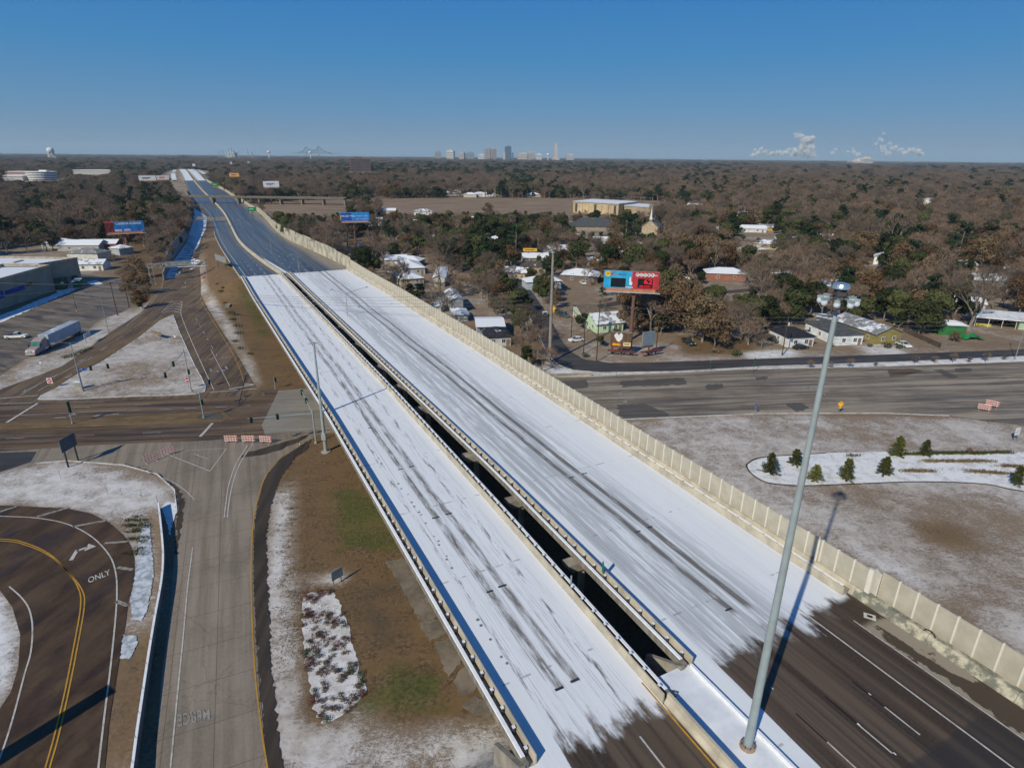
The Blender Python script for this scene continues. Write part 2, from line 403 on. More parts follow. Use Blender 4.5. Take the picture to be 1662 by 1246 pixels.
def ground_mat():
    q = NT('grass_and_snow'); p = q.pos()
    at_ = q.n('VertexColor', layer_name='cover'); sep = q.n('SeparateColor', i_0=at_.outputs[0]); Rv, Gv, Bv = sep.outputs
    n_f = q.noise(p, 2.2, 8, .7); n_m = q.noise(p, .35, 6, .65); n_l = q.noise(p, .06, 4, .6)
    mow = q.noise(q.mapv(p, (.5, 4.2, 1), (0, 0, R(-8))), 1.0, 6, .75)
    mow2 = q.noise(q.mapv(p, (.8, 3.2, 1), (0, 0, R(24))), 1.0, 6, .75)
    brown = q.mix(q.ramp(q.math('ADD', q.math('MULTIPLY', n_f, .6), q.math('MULTIPLY', q.noise(p, 7., 5, .8), .4)), .40, .60), (.050, .031, .016), (.185, .122, .070))
    brown = q.mix(q.ramp(n_m, .35, .65), brown, (.150, .092, .045))
    green = q.mix(q.ramp(n_f, .3, .75), (.036, .046, .012), (.110, .120, .034))
    g = q.ramp(q.math('ADD', Gv, q.math('MULTIPLY', q.math('SUBTRACT', n_m, .5), 1.5)), .34, .80)
    c = q.mix(q.math('MULTIPLY', g, .85), brown, green)
    c = q.mix(q.math('MULTIPLY', q.ramp(q.noise(p, .15, 6, .7), .5, .66), .40), c, (.185, .115, .055)); c = q.mix(q.math('MULTIPLY', q.ramp(q.noise(q.mapv(p, loc=(40, 9, 0)), .22, 6, .7), .54, .68), .5), c, (.055, .050, .022))
    c = q.mix(q.math('MULTIPLY', q.ramp(Rv, .3, .58), .62), c, q.mix(n_f, (.21, .158, .115), (.33, .262, .205)))
    c = q.mix(1., c, (1.18, 1.18, 1.15), 'MULTIPLY')
    dirt = q.mix(n_f, (.060, .045, .032), (.12, .092, .066))
    c = q.mix(q.ramp(q.math('ADD', Bv, q.math('MULTIPLY', q.math('SUBTRACT', n_l, .5), 1.2)), .3, .7), c, dirt)
    k = q.math('ADD', q.math('MULTIPLY', n_f, .55), q.math('MULTIPLY', n_m, .45))
    k = q.math('ADD', k, q.math('MULTIPLY', q.math('SUBTRACT', mow, .5), .38))
    k = q.math('ADD', k, q.math('MULTIPLY', q.math('SUBTRACT', mow2, .5), .20))
    k = q.math('ADD', k, q.math('MULTIPLY', q.math('SUBTRACT', n_l, .5), .75))
    k = q.math('ADD', k, q.math('MULTIPLY', q.math('SUBTRACT', q.noise(p, 7., 5, .85), .5), .75))
    f = q.ramp(q.math('ADD', k, q.math('SUBTRACT', Rv, 1.04)), -.08, .12)
    thin = q.ramp(Rv, .50, .82, .34, .93); thin = q.math('MULTIPLY', thin, q.ramp(q.noise(p, .5, 6, .7), .30, .62, .6, 1.25), True)
    snow = q.mix(q.ramp(Rv, .45, .85), (.76, .73, .70), q.mix(n_m, (.66, .68, .71), (.80, .81, .83)))
    c = q.mix(q.math('MULTIPLY', f, thin), c, snow)
    return q.out(c, .9, q.math('ADD', n_f, q.math('MULTIPLY', f, .6)), .5, .12)
GM = ground_mat(); me.materials.append(GM)
me.polygons.foreach_set('use_smooth', [True]*len(me.polygons))
ground = bpy.data.objects.new('ground', me); C.objects.link(ground); ground['kind'] = 'structure'

# ================================================================== road materials
def road_mat(name, dark, light, rot, stretch=(.05, .9, 1), streak=1., cracks=True, wet=.0, slab=None):
    q = NT(name); p = q.pos(); a = q.mapv(p, stretch, (0, 0, rot))
    n1 = q.noise(a, 1., 5, .6); n2 = q.noise(p, .12, 5, .6); n3 = q.noise(p, 3., 6, .7)
    n4 = q.noise(q.mapv(p, (.02, .25, 1), (0, 0, rot)), 1., 3, .5)
    c = q.mix(q.ramp(n1, .36, .64), dark, light)
    c = q.mix(q.math('MULTIPLY', q.ramp(n2, .45, .7), .55), c, tuple(v*.72 for v in dark))
    c = q.mix(q.math('MULTIPLY', q.ramp(n4, .50, .62), .65*streak), c, tuple(min(1, v*1.35) for v in light))
    c = q.mix(q.math('MULTIPLY', q.ramp(n3, .3, .8), .25), c, tuple(min(1, v*1.6) for v in light))
    rg = .8
    if wet:
        wn = q.ramp(q.noise(a, .6, 5, .65), .5, .62)
        c = q.mix(q.math('MULTIPLY', wn, wet), c, tuple(v*.4 for v in dark)); rg = q.ramp(wn, 0, 1, .75, .45)
    if cracks:
        v = q.n('TexVoronoi', feature='DISTANCE_TO_EDGE'); q.put(v.inputs['Vector'], q.mapv(q.n('VectorMath', operation='ADD', i_0=p, i_1=q.n('TexNoise', i_Vector=p, i_Scale=.5).outputs[1]).outputs[0], (.16, .16, 1)))
        v.inputs['Scale'].default_value = .55
        c = q.mix(q.ramp(v.outputs[0], .002, .010, .22, 0), c, tuple(v_*.3 for v_ in dark))
    if slab:
        b = q.n('TexBrick'); b.offset = 0; q.put(b.inputs['Vector'], q.mapv(p, (1, 1, 1), (0, 0, slab[0])))
        b.inputs['Scale'].default_value = 1; b.inputs['Brick Width'].default_value = slab[1]; b.inputs['Row Height'].default_value = slab[2]; b.inputs['Mortar Size'].default_value = .05
        b.inputs['Mortar Smooth'].default_value = .4
        c = q.mix(q.math('MULTIPLY', b.outputs['Fac'], .55), c, tuple(v*.35 for v in dark))
    return q.out(c, rg, n3, .25, .02, spec=.3)
SD = R(-6.5); S = smooth_line
M_street = road_mat('street_asphalt', (.056, .034, .020), (.155, .106, .065), SD, streak=.8, wet=.55)
M_street2 = road_mat('street_old_concrete', (.125, .098, .072), (.275, .230, .178), SD, streak=1., wet=.5)
_a, _b = gp(60, 615), gp(250, 500); _c, _d = gp(335, 1200), gp(350, 850)
M_ramp = road_mat('ramp_asphalt', (.078, .050, .029), (.170, .118, .071), -math.atan2(_b[1]-_a[1], _b[0]-_a[0]), streak=.5, wet=.35)
M_loop = road_mat('loop_asphalt', (.044, .026, .014), (.092, .057, .033), R(-80), (.16, .4, 1), streak=.3, wet=.3)
M_conc = road_mat('ramp_concrete', (.175, .143, .110), (.260, .216, .170), -math.atan2(_d[1]-_c[1], _d[0]-_c[0]), (.04, .8, 1), streak=.3, wet=.0, slab=(-math.atan2(_d[1]-_c[1], _d[0]-_c[0]), 5.6, 4.4))
M_serv = road_mat('service_road_asphalt', (.040, .037, .038), (.075, .068, .064), SD, streak=.6, wet=.3)
M_lot = road_mat('parking_lot_asphalt', (.105, .085, .066), (.185, .155, .125), R(18), (.12, .5, 1), streak=.8, wet=.7)
M_dirt = road_mat('dirt_shoulder', (.030, .023, .018), (.062, .048, .036), R(85), streak=.3, cracks=False)
M_patch = road_mat('asphalt_patch', (.070, .063, .057), (.105, .096, .086), SD, streak=.3, cracks=False)
def paint_mat(name, c, wear=.35):
    q = NT(name); p = q.pos(); n = q.noise(p, 1.6, 6, .7)
    return q.out(q.mix(q.math('MULTIPLY', q.ramp(n, .42, .68), wear*1.4), c, (.13, .11, .09)), .7)
M_white = paint_mat('white_road_paint', (.52, .50, .46)); M_wornwhite = paint_mat('worn_white_road_paint', (.32, .30, .27), .7)
M_yellow = paint_mat('yellow_road_paint', (.50, .27, .03)); M_paleyel = paint_mat('worn_yellow_road_paint', (.28, .18, .06), .6)

# ------------------------------------------------------------------ streets at ground level
street = PX([(-500, 655), (0, 652), (65, 650), (320, 642), (430, 634), (520, 628), (905, 612), (1200, 600), (1400, 596), (1662, 587), (2100, 570), (2100, 735), (1662, 690), (1600, 683), (1540, 675), (1440, 671), (1240, 671.5), (1010, 681), (560, 694), (340, 716), (150, 724), (0, 733), (-500, 770)])
sheet('cross_street', street, .030, M_street, 6)
e2 = PX([(800, 614.5), (905, 612.6), (1200, 600.6), (1400, 596.6), (1662, 587.6), (2100, 570.6), (2100, 734), (1662, 689.4), (1600, 682.4), (1540, 674.4), (1440, 670.4), (1240, 670.9), (1010, 680.4), (800, 686.5)])
sheet('old_concrete_lanes', e2, .036, M_street2, 6)
for k, pl in enumerate([[(1005, 619), (1110, 613), (1115, 624), (1010, 628)], [(900, 620), (952, 616), (955, 629), (905, 634)], [(1148, 624), (1172, 622), (1174, 631), (1146, 633)], [(1000, 658), (1045, 655), (1082, 668), (1088, 677), (1010, 680)], [(1515, 600), (1528, 599), (1556, 612), (1545, 615)], [(1275, 655), (1300, 653), (1315, 664), (1290, 668)], [(1225, 612), (1245, 611), (1246, 616), (1227, 617)], [(1550, 598), (1575, 597), (1578, 603), (1552, 604)]]):
    sheet('asphalt_patch', PX(pl), .042, M_patch, 6, rag=.4)
ramp = PX([(-500, 640), (0, 632), (63, 609), (101, 594), (140, 568), (177, 541), (228, 508), (253, 480), (270, 458), (268, 446), (281, 420), (301, 394), (313, 356), (316, 336), (345, 340), (338, 365), (328, 385), (323, 420), (326, 457), (326, 478), (334, 495), (354, 528), (374, 558), (394, 591), (415, 627), (428, 635), (430, 642), (320, 645.5), (0, 655), (-500, 660)])
sheet('exit_ramp', ramp, .048, M_ramp, 4)
isl = PX(smooth_line([(281, 512), (293, 543), (316, 594), (334, 629), (318, 640), (240, 643), (162, 646), (62, 649), (90, 632), (121, 611), (162, 590), (197, 567), (228, 547), (260, 521), (281, 512)], 2)[:-1])
def grass_sheet(name, poly, off, cell=1.3, rag=0., cover=None):
    o = sheet(name, poly, off, GM, cell, rag=rag)
    m = o.data; n = len(m.vertices); v = np.empty(n*3); m.vertices.foreach_get('co', v); v = v.reshape(-1, 3)
    if cover is None:                                           # the same cover as the ground below
        ix = np.clip(np.searchsorted(gx, v[:, 0]), 0, nx-1); iy = np.clip(np.searchsorted(gy, v[:, 1]), 0, ny-1)
        cv = cov[iy*nx+ix].copy()
    else: cv = np.tile(np.array(list(cover)+[1.]), (n, 1))
    a = m.color_attributes.new('cover', 'FLOAT_COLOR', 'POINT'); a.data.foreach_set('color', cv.ravel()); return o
def dense(poly, name, off, rag=0., cover=None, cell=1.3):
    """grass sheet with interior points so that its cover can vary"""
    b = resample(poly, cell); xs = [p[0] for p in b]; ys = [p[1] for p in b]
    return grass_sheet(name, poly, off, cell, rag, cover)
grass_sheet('traffic_island', isl, .16, cover=(.60, .10, 0), rag=.15)
kb = MB()
def kerb(pts, z0=.0, h=.17, wd=.18):
    pts = resample(pts, 1.5, False)
    for a, b in zip(pts, pts[1:]):
        L = math.dist(a, b); nx_, ny_ = -(b[1]-a[1])/L*wd/2, (b[0]-a[0])/L*wd/2
        vs = []
        for p in (a, b):
            z = gz(*p)
            vs += [(p[0]-nx_, p[1]-ny_, z-.1), (p[0]+nx_, p[1]+ny_, z-.1), (p[0]+nx_, p[1]+ny_, z+h), (p[0]-nx_, p[1]-ny_, z+h)]
        kb.add(vs, [(3, 2, 6, 7), (0, 3, 7, 4), (1, 5, 6, 2), (0, 1, 2, 3), (4, 7, 6, 5)])
kerb(isl+[isl[0]])
kerb(PX([(1010, 681), (1240, 671.5), (1440, 671), (1540, 675)]))
kerb(PX([(905, 612), (950, 611), (1200, 600), (1400, 596), (1662, 587), (2100, 570)]))
# MERGE ramp and the concrete throat of the junction
throat = PX([(250, 1300), (256, 1180), (262, 1100), (275, 1000), (283, 900), (287, 830), (283, 795), (255, 770), (200, 755), (110, 748), (60, 752), (0, 770), (-300, 820), (-300, 745), (0, 733), (150, 723), (340, 715), (430, 706), (505, 697), (560, 692), (560, 700), (520, 705), (490, 722), (455, 745), (430, 775), (418, 820), (412, 870), (412, 950), (420, 1100), (434, 1246), (440, 1300)])
sheet('entrance_ramp', throat, .054, M_conc, 3)
sheet('tyre_grime', PX(S([(512, 700), (480, 712), (440, 724), (400, 735), (392, 742), (430, 738), (470, 724), (500, 708)], 2)), .061, M_dirt, 3, rag=.25)
sheet('tyre_grime', PX([(200, 752), (258, 768), (292, 795), (300, 812), (293, 860), (289, 900), (284, 900), (288, 830), (284, 795), (256, 772)]), .062, M_dirt, 3, rag=.25)
sheet('dirt_shoulder', PX([(505, 712), (490, 722), (455, 745), (430, 775), (418, 820), (412, 870), (412, 950), (420, 1100), (434, 1246), (440, 1300), (466, 1300), (452, 1200), (440, 1080), (434, 950), (432, 870), (440, 820), (455, 775), (480, 742), (500, 728)]), .066, M_dirt, 3, rag=.18)
M_dark = road_mat('dark_lane_asphalt', (.030, .031, .034), (.052, .052, .056), SD, streak=.3, cracks=False)
sheet('dark_lane', PX([(-300, 742), (0, 735), (60, 733), (50, 750), (0, 766), (-300, 815)]), .060, M_dark, 3)
sheet('concrete_under_bridge', PX([(452, 634), (520, 628), (560, 628), (560, 692), (430, 705), (425, 690)]), .041, road_mat('pale_concrete', (.17, .155, .135), (.24, .22, .19), SD, streak=.5), 4)
loop = PX([(-400, 790), (0, 820), (50, 822), (109, 825), (147, 833), (177, 848), (200, 868), (212, 885), (218, 905), (218, 940), (208, 975), (204, 1010), (197, 1051), (190, 1092), (177, 1173), (165, 1300), (-400, 1300), (0, 1150), (18, 1122), (30, 1082), (33, 1030), (20, 985), (0, 958), (-400, 900)])
sheet('loop_ramp', loop, .050, M_loop, 3)
serv = PX([(800, 440), (838, 480), (858, 512), (875, 545), (888, 575), (905, 592), (930, 601), (975, 605), (1100, 603), (1240, 595), (1450, 588), (1662, 578.5), (2100, 560), (2100, 545), (1662, 567), (1450, 575), (1240, 582), (1060, 588), (990, 589), (948, 583), (925, 570), (910, 550), (900, 530), (885, 505), (865, 475), (830, 440)])
sheet('service_road', serv, .034, M_serv, 6)
lot = PX([(-700, 660), (0, 609), (43, 581), (83, 567), (130, 545), (160, 520), (200, 506), (214, 497), (208, 470), (196, 455), (150, 447), (90, 440), (-100, 470), (-700, 520)])
sheet('parking_lot', lot, .026, M_lot, 6)
sheet('side_street', PX([(940, 500), (1050, 480), (1200, 470), (1300, 462), (1302, 466), (1200, 475), (1050, 486), (945, 507)]), .03, M_serv, 6)
sheet('side_street', PX([(1145, 385), (1180, 405), (1215, 425), (1260, 430), (1260, 436), (1212, 434), (1170, 412), (1120, 388)]), .03, M_serv, 8)
kerb(PX([(858, 512), (875, 545), (888, 575), (905, 592), (930, 601), (975, 605), (1100, 603), (1240, 595), (1450, 588), (1662, 578.5), (2100, 560)]), h=.15)
kerb(PX([(-300, 815), (0, 770), (60, 752), (110, 748), (200, 755), (255, 770), (283, 795), (287, 830)]), h=.15)
kb.build('kerb', simple('kerb_concrete', (.40, .38, .35), snow=.6), fix=False)['kind'] = 'structure'

# ------------------------------------------------------------------ painted markings
def lines(name, specs, mat, off=.085):
    mb = MB()
    for s in specs:
        pts, wd = s[0], s[1]; dash = s[2] if len(s) > 2 else None
        strip_mesh(mb, PX(pts), wd, off, dash)
    o = mb.build(name, mat, fix=False); o['kind'] = 'structure'; return o

lines('white_lane_line', [
    ([(0, 655), (170, 652)], .12), ([(-60, 658), (52, 655)], .12),
    ([(30, 674), (190, 667), (205, 665)], .12), ([(120, 661), (146, 661)], .12), ([(219, 657.5), (245, 656.5)], .12),
    ([(207, 667), (340, 662), (500, 652)], .13, (2.2, 3.5)),
    ([(10, 712), (40, 711)], .12), ([(123, 707.5), (153, 706.5)], .12), ([(232, 703), (262, 702)], .12),
    ([(11, 686), (61, 655)], .55), ([(325, 709), (345, 687)], .55),
    ([(372, 632), (415, 624), (396, 624)], .45), ([(340, 637), (418, 631)], .3),
    ([(266, 447), (262, 470), (240, 500), (205, 530)], .12), (S([(286, 455), (262, 490), (225, 527), (190, 552)], 4), .12, (1.2, 2.0)),
    ([(140, 585), (60, 626), (35, 641)], .14), ([(88, 622), (76, 627), (62, 635)], .14), ([(0, 647), (62, 642)], .3),
    (S([(303, 452), (295, 470), (262, 508)], 3), .16), (S([(303, 452), (294, 500), (297, 520), (318, 570), (347, 633)], 4), .18),
    ([(318, 517), (345, 565), (352, 577)], .13, (3, 6)), ([(342, 567), (373, 627)], .14),
    (S([(402, 723), (384, 752), (372, 785), (367, 815), (364, 840)], 4), .16), (S([(411, 720), (390, 752), (378, 785), (372, 815), (369, 840)], 4), .16),
    (S([(256, 773), (285, 785), (305, 800), (316, 812)], 3), .13), ([(313, 888), (305, 950), (297, 1040), (287, 1140), (277, 1246), (272, 1300)], .15),
    ([(265, 735), (341, 765), (368, 728)], .16), ([(315, 737), (337, 745)], .14), ([(262, 733), (368, 728)], .1),
    (S([(-150, 832), (0, 838), (60, 841), (110, 851), (150, 872), (178, 902), (188, 930), (190, 960), (188, 1000), (180, 1080), (170, 1160), (160, 1246), (155, 1300)], 4), .17),
    (S([(15, 952), (35, 970), (48, 990), (53, 1020), (50, 1060), (40, 1095), (20, 1170), (0, 1230), (-30, 1300)], 4), .16),
    ([(1380, 653), (1540, 656)], .12)], M_white)
lines('worn_hatch_line', [([(60, 839), (112, 824)], .5), ([(118, 855), (172, 845)], .5), ([(170, 882), (208, 879)], .45), ([(191, 921), (216, 925)], .5), ([(189, 976), (208, 983)], .5), ([(0, 831), (27, 822)], .5),
    ([(965, 642), (1080, 640)], .1), ([(980, 652), (1300, 641), (1662, 628)], .1, (1.2, 9)), ([(1100, 662), (1400, 648), (1540, 646)], .1, (3, 9)), ([(960, 633), (1200, 622), (1500, 612)], .1, (3, 9))], M_wornwhite)
lines('yellow_line', [
    (S([(-150, 872), (0, 875), (40, 881), (80, 899), (108, 926), (127, 954), (131, 985), (118, 1060), (104, 1130), (87, 1200), (74, 1246), (60, 1300)], 5), .15),
    (S([(-150, 876), (0, 878), (42, 885), (82, 903), (112, 930), (133, 957), (137, 985), (124, 1060), (110, 1130), (94, 1200), (81, 1246), (68, 1300)], 5), .15),
    (S([(500, 712), (455, 742), (428, 780), (414, 830), (409, 880), (408, 960), (413, 1080), (424, 1180), (434, 1246), (442, 1300)], 4), .15),
    (S([(323, 478), (330, 495), (350, 528), (368, 558), (386, 590), (397, 624)], 4), .14)], M_yellow)
lines('worn_yellow_line', [
    ([(-60, 690), (150, 679), (300, 668), (345, 665), (360, 668), (376, 682), (366, 684), (250, 692), (0, 700), (-60, 702)], .14),
    ([(-60, 693), (0, 689), (150, 682), (300, 671), (345, 668)], .12), ([(0, 697), (250, 689), (360, 681)], .12),
    (S([(262, 512), (235, 540), (190, 566), (140, 590), (85, 625)], 4), .18), ([(1622, 617), (1680, 605)], .15), ([(1622, 618), (1670, 624)], .15)], M_paleyel)
M_sand = road_mat('sandy_grit', (.105, .068, .032), (.185, .125, .062), SD, (.3, 1.2, 1), streak=.4, cracks=False)
sheet('sandy_grit', PX([(-60, 692), (150, 681), (300, 670), (345, 667), (360, 669), (372, 680), (360, 684), (250, 689), (0, 698), (-60, 701)]), .068, M_sand, 6, rag=.12)
sheet('sandy_grit', PX(S([(268, 516), (238, 541), (192, 568), (150, 590), (86, 628)], 3)+S([(80, 627), (142, 589), (182, 566), (226, 541), (262, 512)], 3)), .064, M_sand, 3, rag=.15)
sheet('median_nose', PX([(318, 676), (345, 669), (358, 672), (362, 680), (330, 682)]), .14, M_patch, 3, rag=.05)
# chevrons in the gore
mb = MB()
for k in range(12):
    t = k/11.; yl = 508-46*t; xl0 = 303-39*(1-t)**1.0-0; xl = 264+39*t-0; xr = 294.5+8*t-2*t*(1-t)
    xm = (xl+xr)/2+2
    strip_mesh(mb, PX([(xl, yl-.3), (xm, yl-3.2*(1-.6*t)), (xr, yl)]), .38, .085)
mb.build('gore_chevron', M_white, fix=False)['kind'] = 'structure'
# arrows and words on the asphalt
def text_mesh(txt, size, extrude=0.):
    cu = bpy.data.curves.new('t', 'FONT'); cu.body = txt; cu.size = size; cu.align_x = 'CENTER'; cu.align_y = 'CENTER'; cu.extrude = extrude; cu.offset = size*.012; cu.resolution_u = 3
    o = bpy.data.objects.new('t', cu); C.objects.link(o); bpy.context.view_layer.update()
    m = bpy.data.meshes.new_from_object(o); bpy.data.objects.remove(o); return m
def ground_text(txt, p, ux, uy, size, sy, mat, off=.09):
    """text lying on the ground at world p with its baseline along ux"""
    m = text_mesh(txt, 1.); o = bpy.data.objects.new('road_word', m); m.materials.clear(); m.materials.append(mat)
    ux = Vector(ux).normalized(); uy = Vector(uy).normalized()
    for v in m.vertices:
        x = p[0]+ux.x*v.co.x*size+uy.x*v.co.y*size*sy; y = p[1]+ux.y*v.co.x*size+uy.y*v.co.y*size*sy
        v.co = (x, y, gz(x, y)+off)
    C.objects.link(o); o['kind'] = 'structure'; return o
def dirv(a, b, z=0): A_, B_ = gp(*a), gp(*b); return (B_[0]-A_[0], B_[1]-A_[1])
ground_text('ONLY', gp(161, 936), dirv((147, 942), (177, 930)), dirv((162, 948), (158, 925)), .92, 2.0, M_white)
ground_text('MERGE', gp(315, 1163), dirv((339, 1160), (291, 1170)), dirv((315, 1140), (317, 1186)), .95, 2.2, M_wornwhite)
ground_text('ONLY', gp(341, 583), dirv((346, 581), (334, 585)), dirv((338, 578), (344, 588)), 1.2, 1.8, M_wornwhite)
ground_text('ONLY', gp(364, 581), dirv((370, 580), (358, 583)), dirv((361, 577), (367, 587)), 1.2, 1.8, M_wornwhite)
def arrow(p, d, L=3.4, bend=0, mat=M_white, back=False):
    """turn arrow: shaft along d, then head to one side (bend +-1) or straight"""
    d = Vector(d).normalized(); n = Vector((-d.y, d.x)); mb = MB()
    def quad(pts): mb.add([(p[0]+d.x*a+n.x*b, p[1]+d.y*a+n.y*b, gz(p[0]+d.x*a, p[1]+d.y*a)+.09) for a, b in pts], [tuple(range(len(pts)))])
    w_ = .24
    if bend == 0:
        quad([(-L/2, -w_), (L/2-1.2, -w_), (L/2-1.2, w_), (-L/2, w_)]); quad([(L/2-1.2, -.75), (L/2, 0), (L/2-1.2, .75)])
    else:
        s = bend
        quad([(-L/2, -w_), (L/2-.6, -w_), (L/2-.6, w_), (-L/2, w_)]); quad([(L/2-.6, 0), (L/2-.1, s*1.1), (L/2-.6, s*1.1), (L/2-1.1, 0)])
        quad([(L/2+.6, s*1.0), (L/2-.4, s*2.2), (L/2-1.2, s*1.0)])
    o = mb.build('turn_arrow', mat, fix=False); o['kind'] = 'structure'
arrow(gp(122, 899), dirv((118, 905), (126, 892)), 3.0, -1)
arrow(gp(343, 602), dirv((344, 596), (350, 608)), 3.4, 1, M_wornwhite); arrow(gp(368, 598), dirv((364, 592), (372, 604)), 3.4, -1, M_wornwhite)
arrow(gp(102, 678), dirv((92, 678), (112, 677)), 3.2, 1, M_wornwhite); arrow(gp(172, 674), dirv((182, 673), (160, 675)), 5, 0, M_wornwhite)
arrow(gp(145, 583), dirv((150, 579), (138, 587)), 3.2, -1, M_wornwhite); arrow(gp(168, 566), dirv((178, 560), (160, 570)), 3.4, 0, M_wornwhite)
arrow(gp(88, 611), dirv((95, 607), (82, 614)), 3, 0, M_wornwhite); arrow(gp(112, 611), dirv((119, 606), (105, 615)), 3, 0, M_wornwhite); arrow(gp(47, 631), dirv((54, 630), (38, 634)), 3, 1, M_wornwhite)
arrow(gp(1013, 636), dirv((1022, 636), (1004, 637)), 3.4, 1, M_wornwhite); arrow(gp(1020, 648), dirv((1029, 648), (1011, 649)), 3.4, 1, M_wornwhite)
arrow(gp(1316, 628), dirv((1325, 627), (1307, 628)), 3.4, 1, M_wornwhite); arrow(gp(1336, 636), dirv((1345, 635), (1327, 637)), 3.4, 1, M_wornwhite)

M_field = road_mat('dry_field_grass', (.165, .112, .066), (.27, .19, .118), 0., (.02, .09, 1), streak=.8, cracks=False)
sheet('dry_field', [at(*p) for p in [(395, 331), (470, 326), (600, 323), (740, 321), (930, 322), (1050, 326), (1140, 334), (1160, 346), (1045, 350), (935, 352), (780, 345), (600, 349), (440, 352)]], .05, M_field, 40)
# ================================================================== the highway
def hw_mat():
    """asphalt, bare deck and snow of both carriageways; UV = (s, o) in metres"""
    q = NT('highway_surface'); uv = q.uv(); sx = q.n('SeparateXYZ', i_0=uv); s_, o_ = sx.outputs[0], sx.outputs[1]
    def nz(a, b, sc=1., d=4., r=.6, l=(0, 0, 0)): return q.noise(q.mapv(uv, (a, b, 1), loc=l), sc, d, r)
    def band(x, c, h, soft=.15):                            # 1 inside |x-c| < h
        return q.ramp(q.math('ABSOLUTE', q.math('SUBTRACT', x, c)), h, h+soft, 1, 0)
    fine = q.noise(uv, 4., 6, .7); lane = nz(.015, .55, 1., 3, .5); wheel = nz(.02, 1.6, 1., 4, .6, (3, 7, 0))
    asp = q.mix(q.ramp(lane, .40, .60), (.044, .029, .019), (.112, .080, .054))
    asp = q.mix(q.math('MULTIPLY', q.ramp(wheel, .52, .66), .7), asp, (.022, .021, .023))
    asp = q.mix(q.math('MULTIPLY', q.ramp(fine, .35, .75), .3), asp, (.125, .100, .080))
    patch = q.math('MULTIPLY', q.ramp(s_, 15.2, 15.6, 1, 0), q.math('MULTIPLY', q.ramp(o_, 36.2, 36.6), q.ramp(o_, 53.2, 53.6, 1, 0)))
    asp = q.mix(q.math('MULTIPLY', patch, .6), asp, (.028, .027, .029))
    # far lanes are pale, wet and carry long streaks
    st = nz(.006, 1.1, 1., 4, .6)
    st2 = nz(.004, 3.2, 1., 4, .65, (5, 1, 0)); farc = q.mix(q.ramp(q.math('ADD', q.math('MULTIPLY', st, .5), q.math('MULTIPLY', st2, .5)), .42, .57), (.030, .034, .042), (.150, .152, .155))
    asp = q.mix(q.ramp(s_, 200, 250), asp, farc)
    # tan shoulder with wet tongues at the near end
    wet = q.ramp(q.math('ADD', nz(.16, .35, 1., 5, .6), q.math('MULTIPLY', fine, .08)), .54, .56)
    sh = q.mix(wet, (.29, .25, .19), (.070, .052, .036))
    asp = q.mix(q.math('MULTIPLY', q.ramp(o_, 53.7, 53.75), q.ramp(s_, 26, 27, 1, 0)), asp, sh)
    sh2 = q.math('MULTIPLY', q.ramp(q.math('ADD', o_, q.math('MULTIPLY', nz(.02, .3), 6)), 47., 52.), q.ramp(s_, 240, 250))
    asp = q.mix(sh2, asp, (.24, .21, .17))
    # snow: begins raggedly at the joint, ends cleanly at the far joint
    rag = q.math('MULTIPLY', q.math('SUBTRACT', nz(.10, .42, 1., 5, .6), .5), 10.)
    rag = q.math('ADD', rag, q.math('MULTIPLY', q.math('SUBTRACT', nz(.25, 1.7, 1., 5, .7), .5), 3.))
    rag = q.math('ADD', rag, q.math('MULTIPLY', q.math('SUBTRACT', nz(.55, .7, 1., 5, .65, (7, 3, 0)), .5), 4.))
    isr = q.ramp(o_, 32, 33)
    st0 = q.math('ADD', 28.6, q.math('MULTIPLY', isr, 1.2))
    side = q.math('MULTIPLY', q.math('ADD', q.ramp(o_, 19.5, 18.6), band(o_, 35.6, .5, .9)), 30.)
    f0 = q.ramp(q.math('ADD', q.math('SUBTRACT', s_, st0), q.math('ADD', rag, side)), -1.1, 1.2)
    f0 = q.math('MAXIMUM', q.math('MULTIPLY', f0, q.ramp(s_, 10, 20)), q.ramp(s_, 31.0, 32.2))
    shr = q.math('MULTIPLY', q.ramp(o_, 51, 53), q.ramp(s_, 29.5, 30.5, 1, 0)); f0 = q.math('MULTIPLY', f0, q.math('SUBTRACT', 1, shr))
    f1 = q.ramp(q.math('ADD', s_, q.math('MULTIPLY', q.math('SUBTRACT', nz(.2, 2.), .5), 6)), 251, 252.2, 1, 0)
    far2 = q.ramp(s_, 1238, 1242)
    cover = q.math('MAXIMUM', q.math('MULTIPLY', f0, f1), far2)
    # worn zones
    tr = nz(.05, 1., 1., 4, .65, (11, 5, 0)); tr2 = nz(.25, 2.2, 1., 5, .7, (1, 2, 0))
    wob = q.math('MULTIPLY', q.math('SUBTRACT', nz(.02, .0, 1., 2), .5), 1.6); ow = q.math('ADD', o_, wob)
    far_s = q.math('MULTIPLY', q.math('SUBTRACT', s_, 34), .010)
    ol = q.math('ADD', ow, far_s)
    w1 = q.math('MAXIMUM', band(ol, 22.4, .22, .35), band(ol, 24.1, .22, .4))
    w1 = q.math('MULTIPLY', w1, q.math('MULTIPLY', q.ramp(tr2, .30, .62), q.ramp(s_, 33.6, 33.9)))
    w2 = q.math('MULTIPLY', q.math('MAXIMUM', band(ol, 19.9, .12, .3), band(ol, 26.6, .15, .4)), q.ramp(tr2, .48, .66))
    w3 = q.math('MULTIPLY', q.math('MAXIMUM', band(ol, 43.5, .22, .3), band(ol, 45.6, .22, .3)), q.ramp(tr2, .22, .5))
    w3 = q.math('MULTIPLY', w3, q.ramp(s_, 33, 34.5))
    tracks = q.math('MINIMUM', q.math('ADD', q.math('ADD', w1, w3), w2), 1.)
    grey = q.math('MULTIPLY', q.ramp(ol, 36.2, 37.5), q.ramp(ol, 46.5, 50.0, 1, 0))
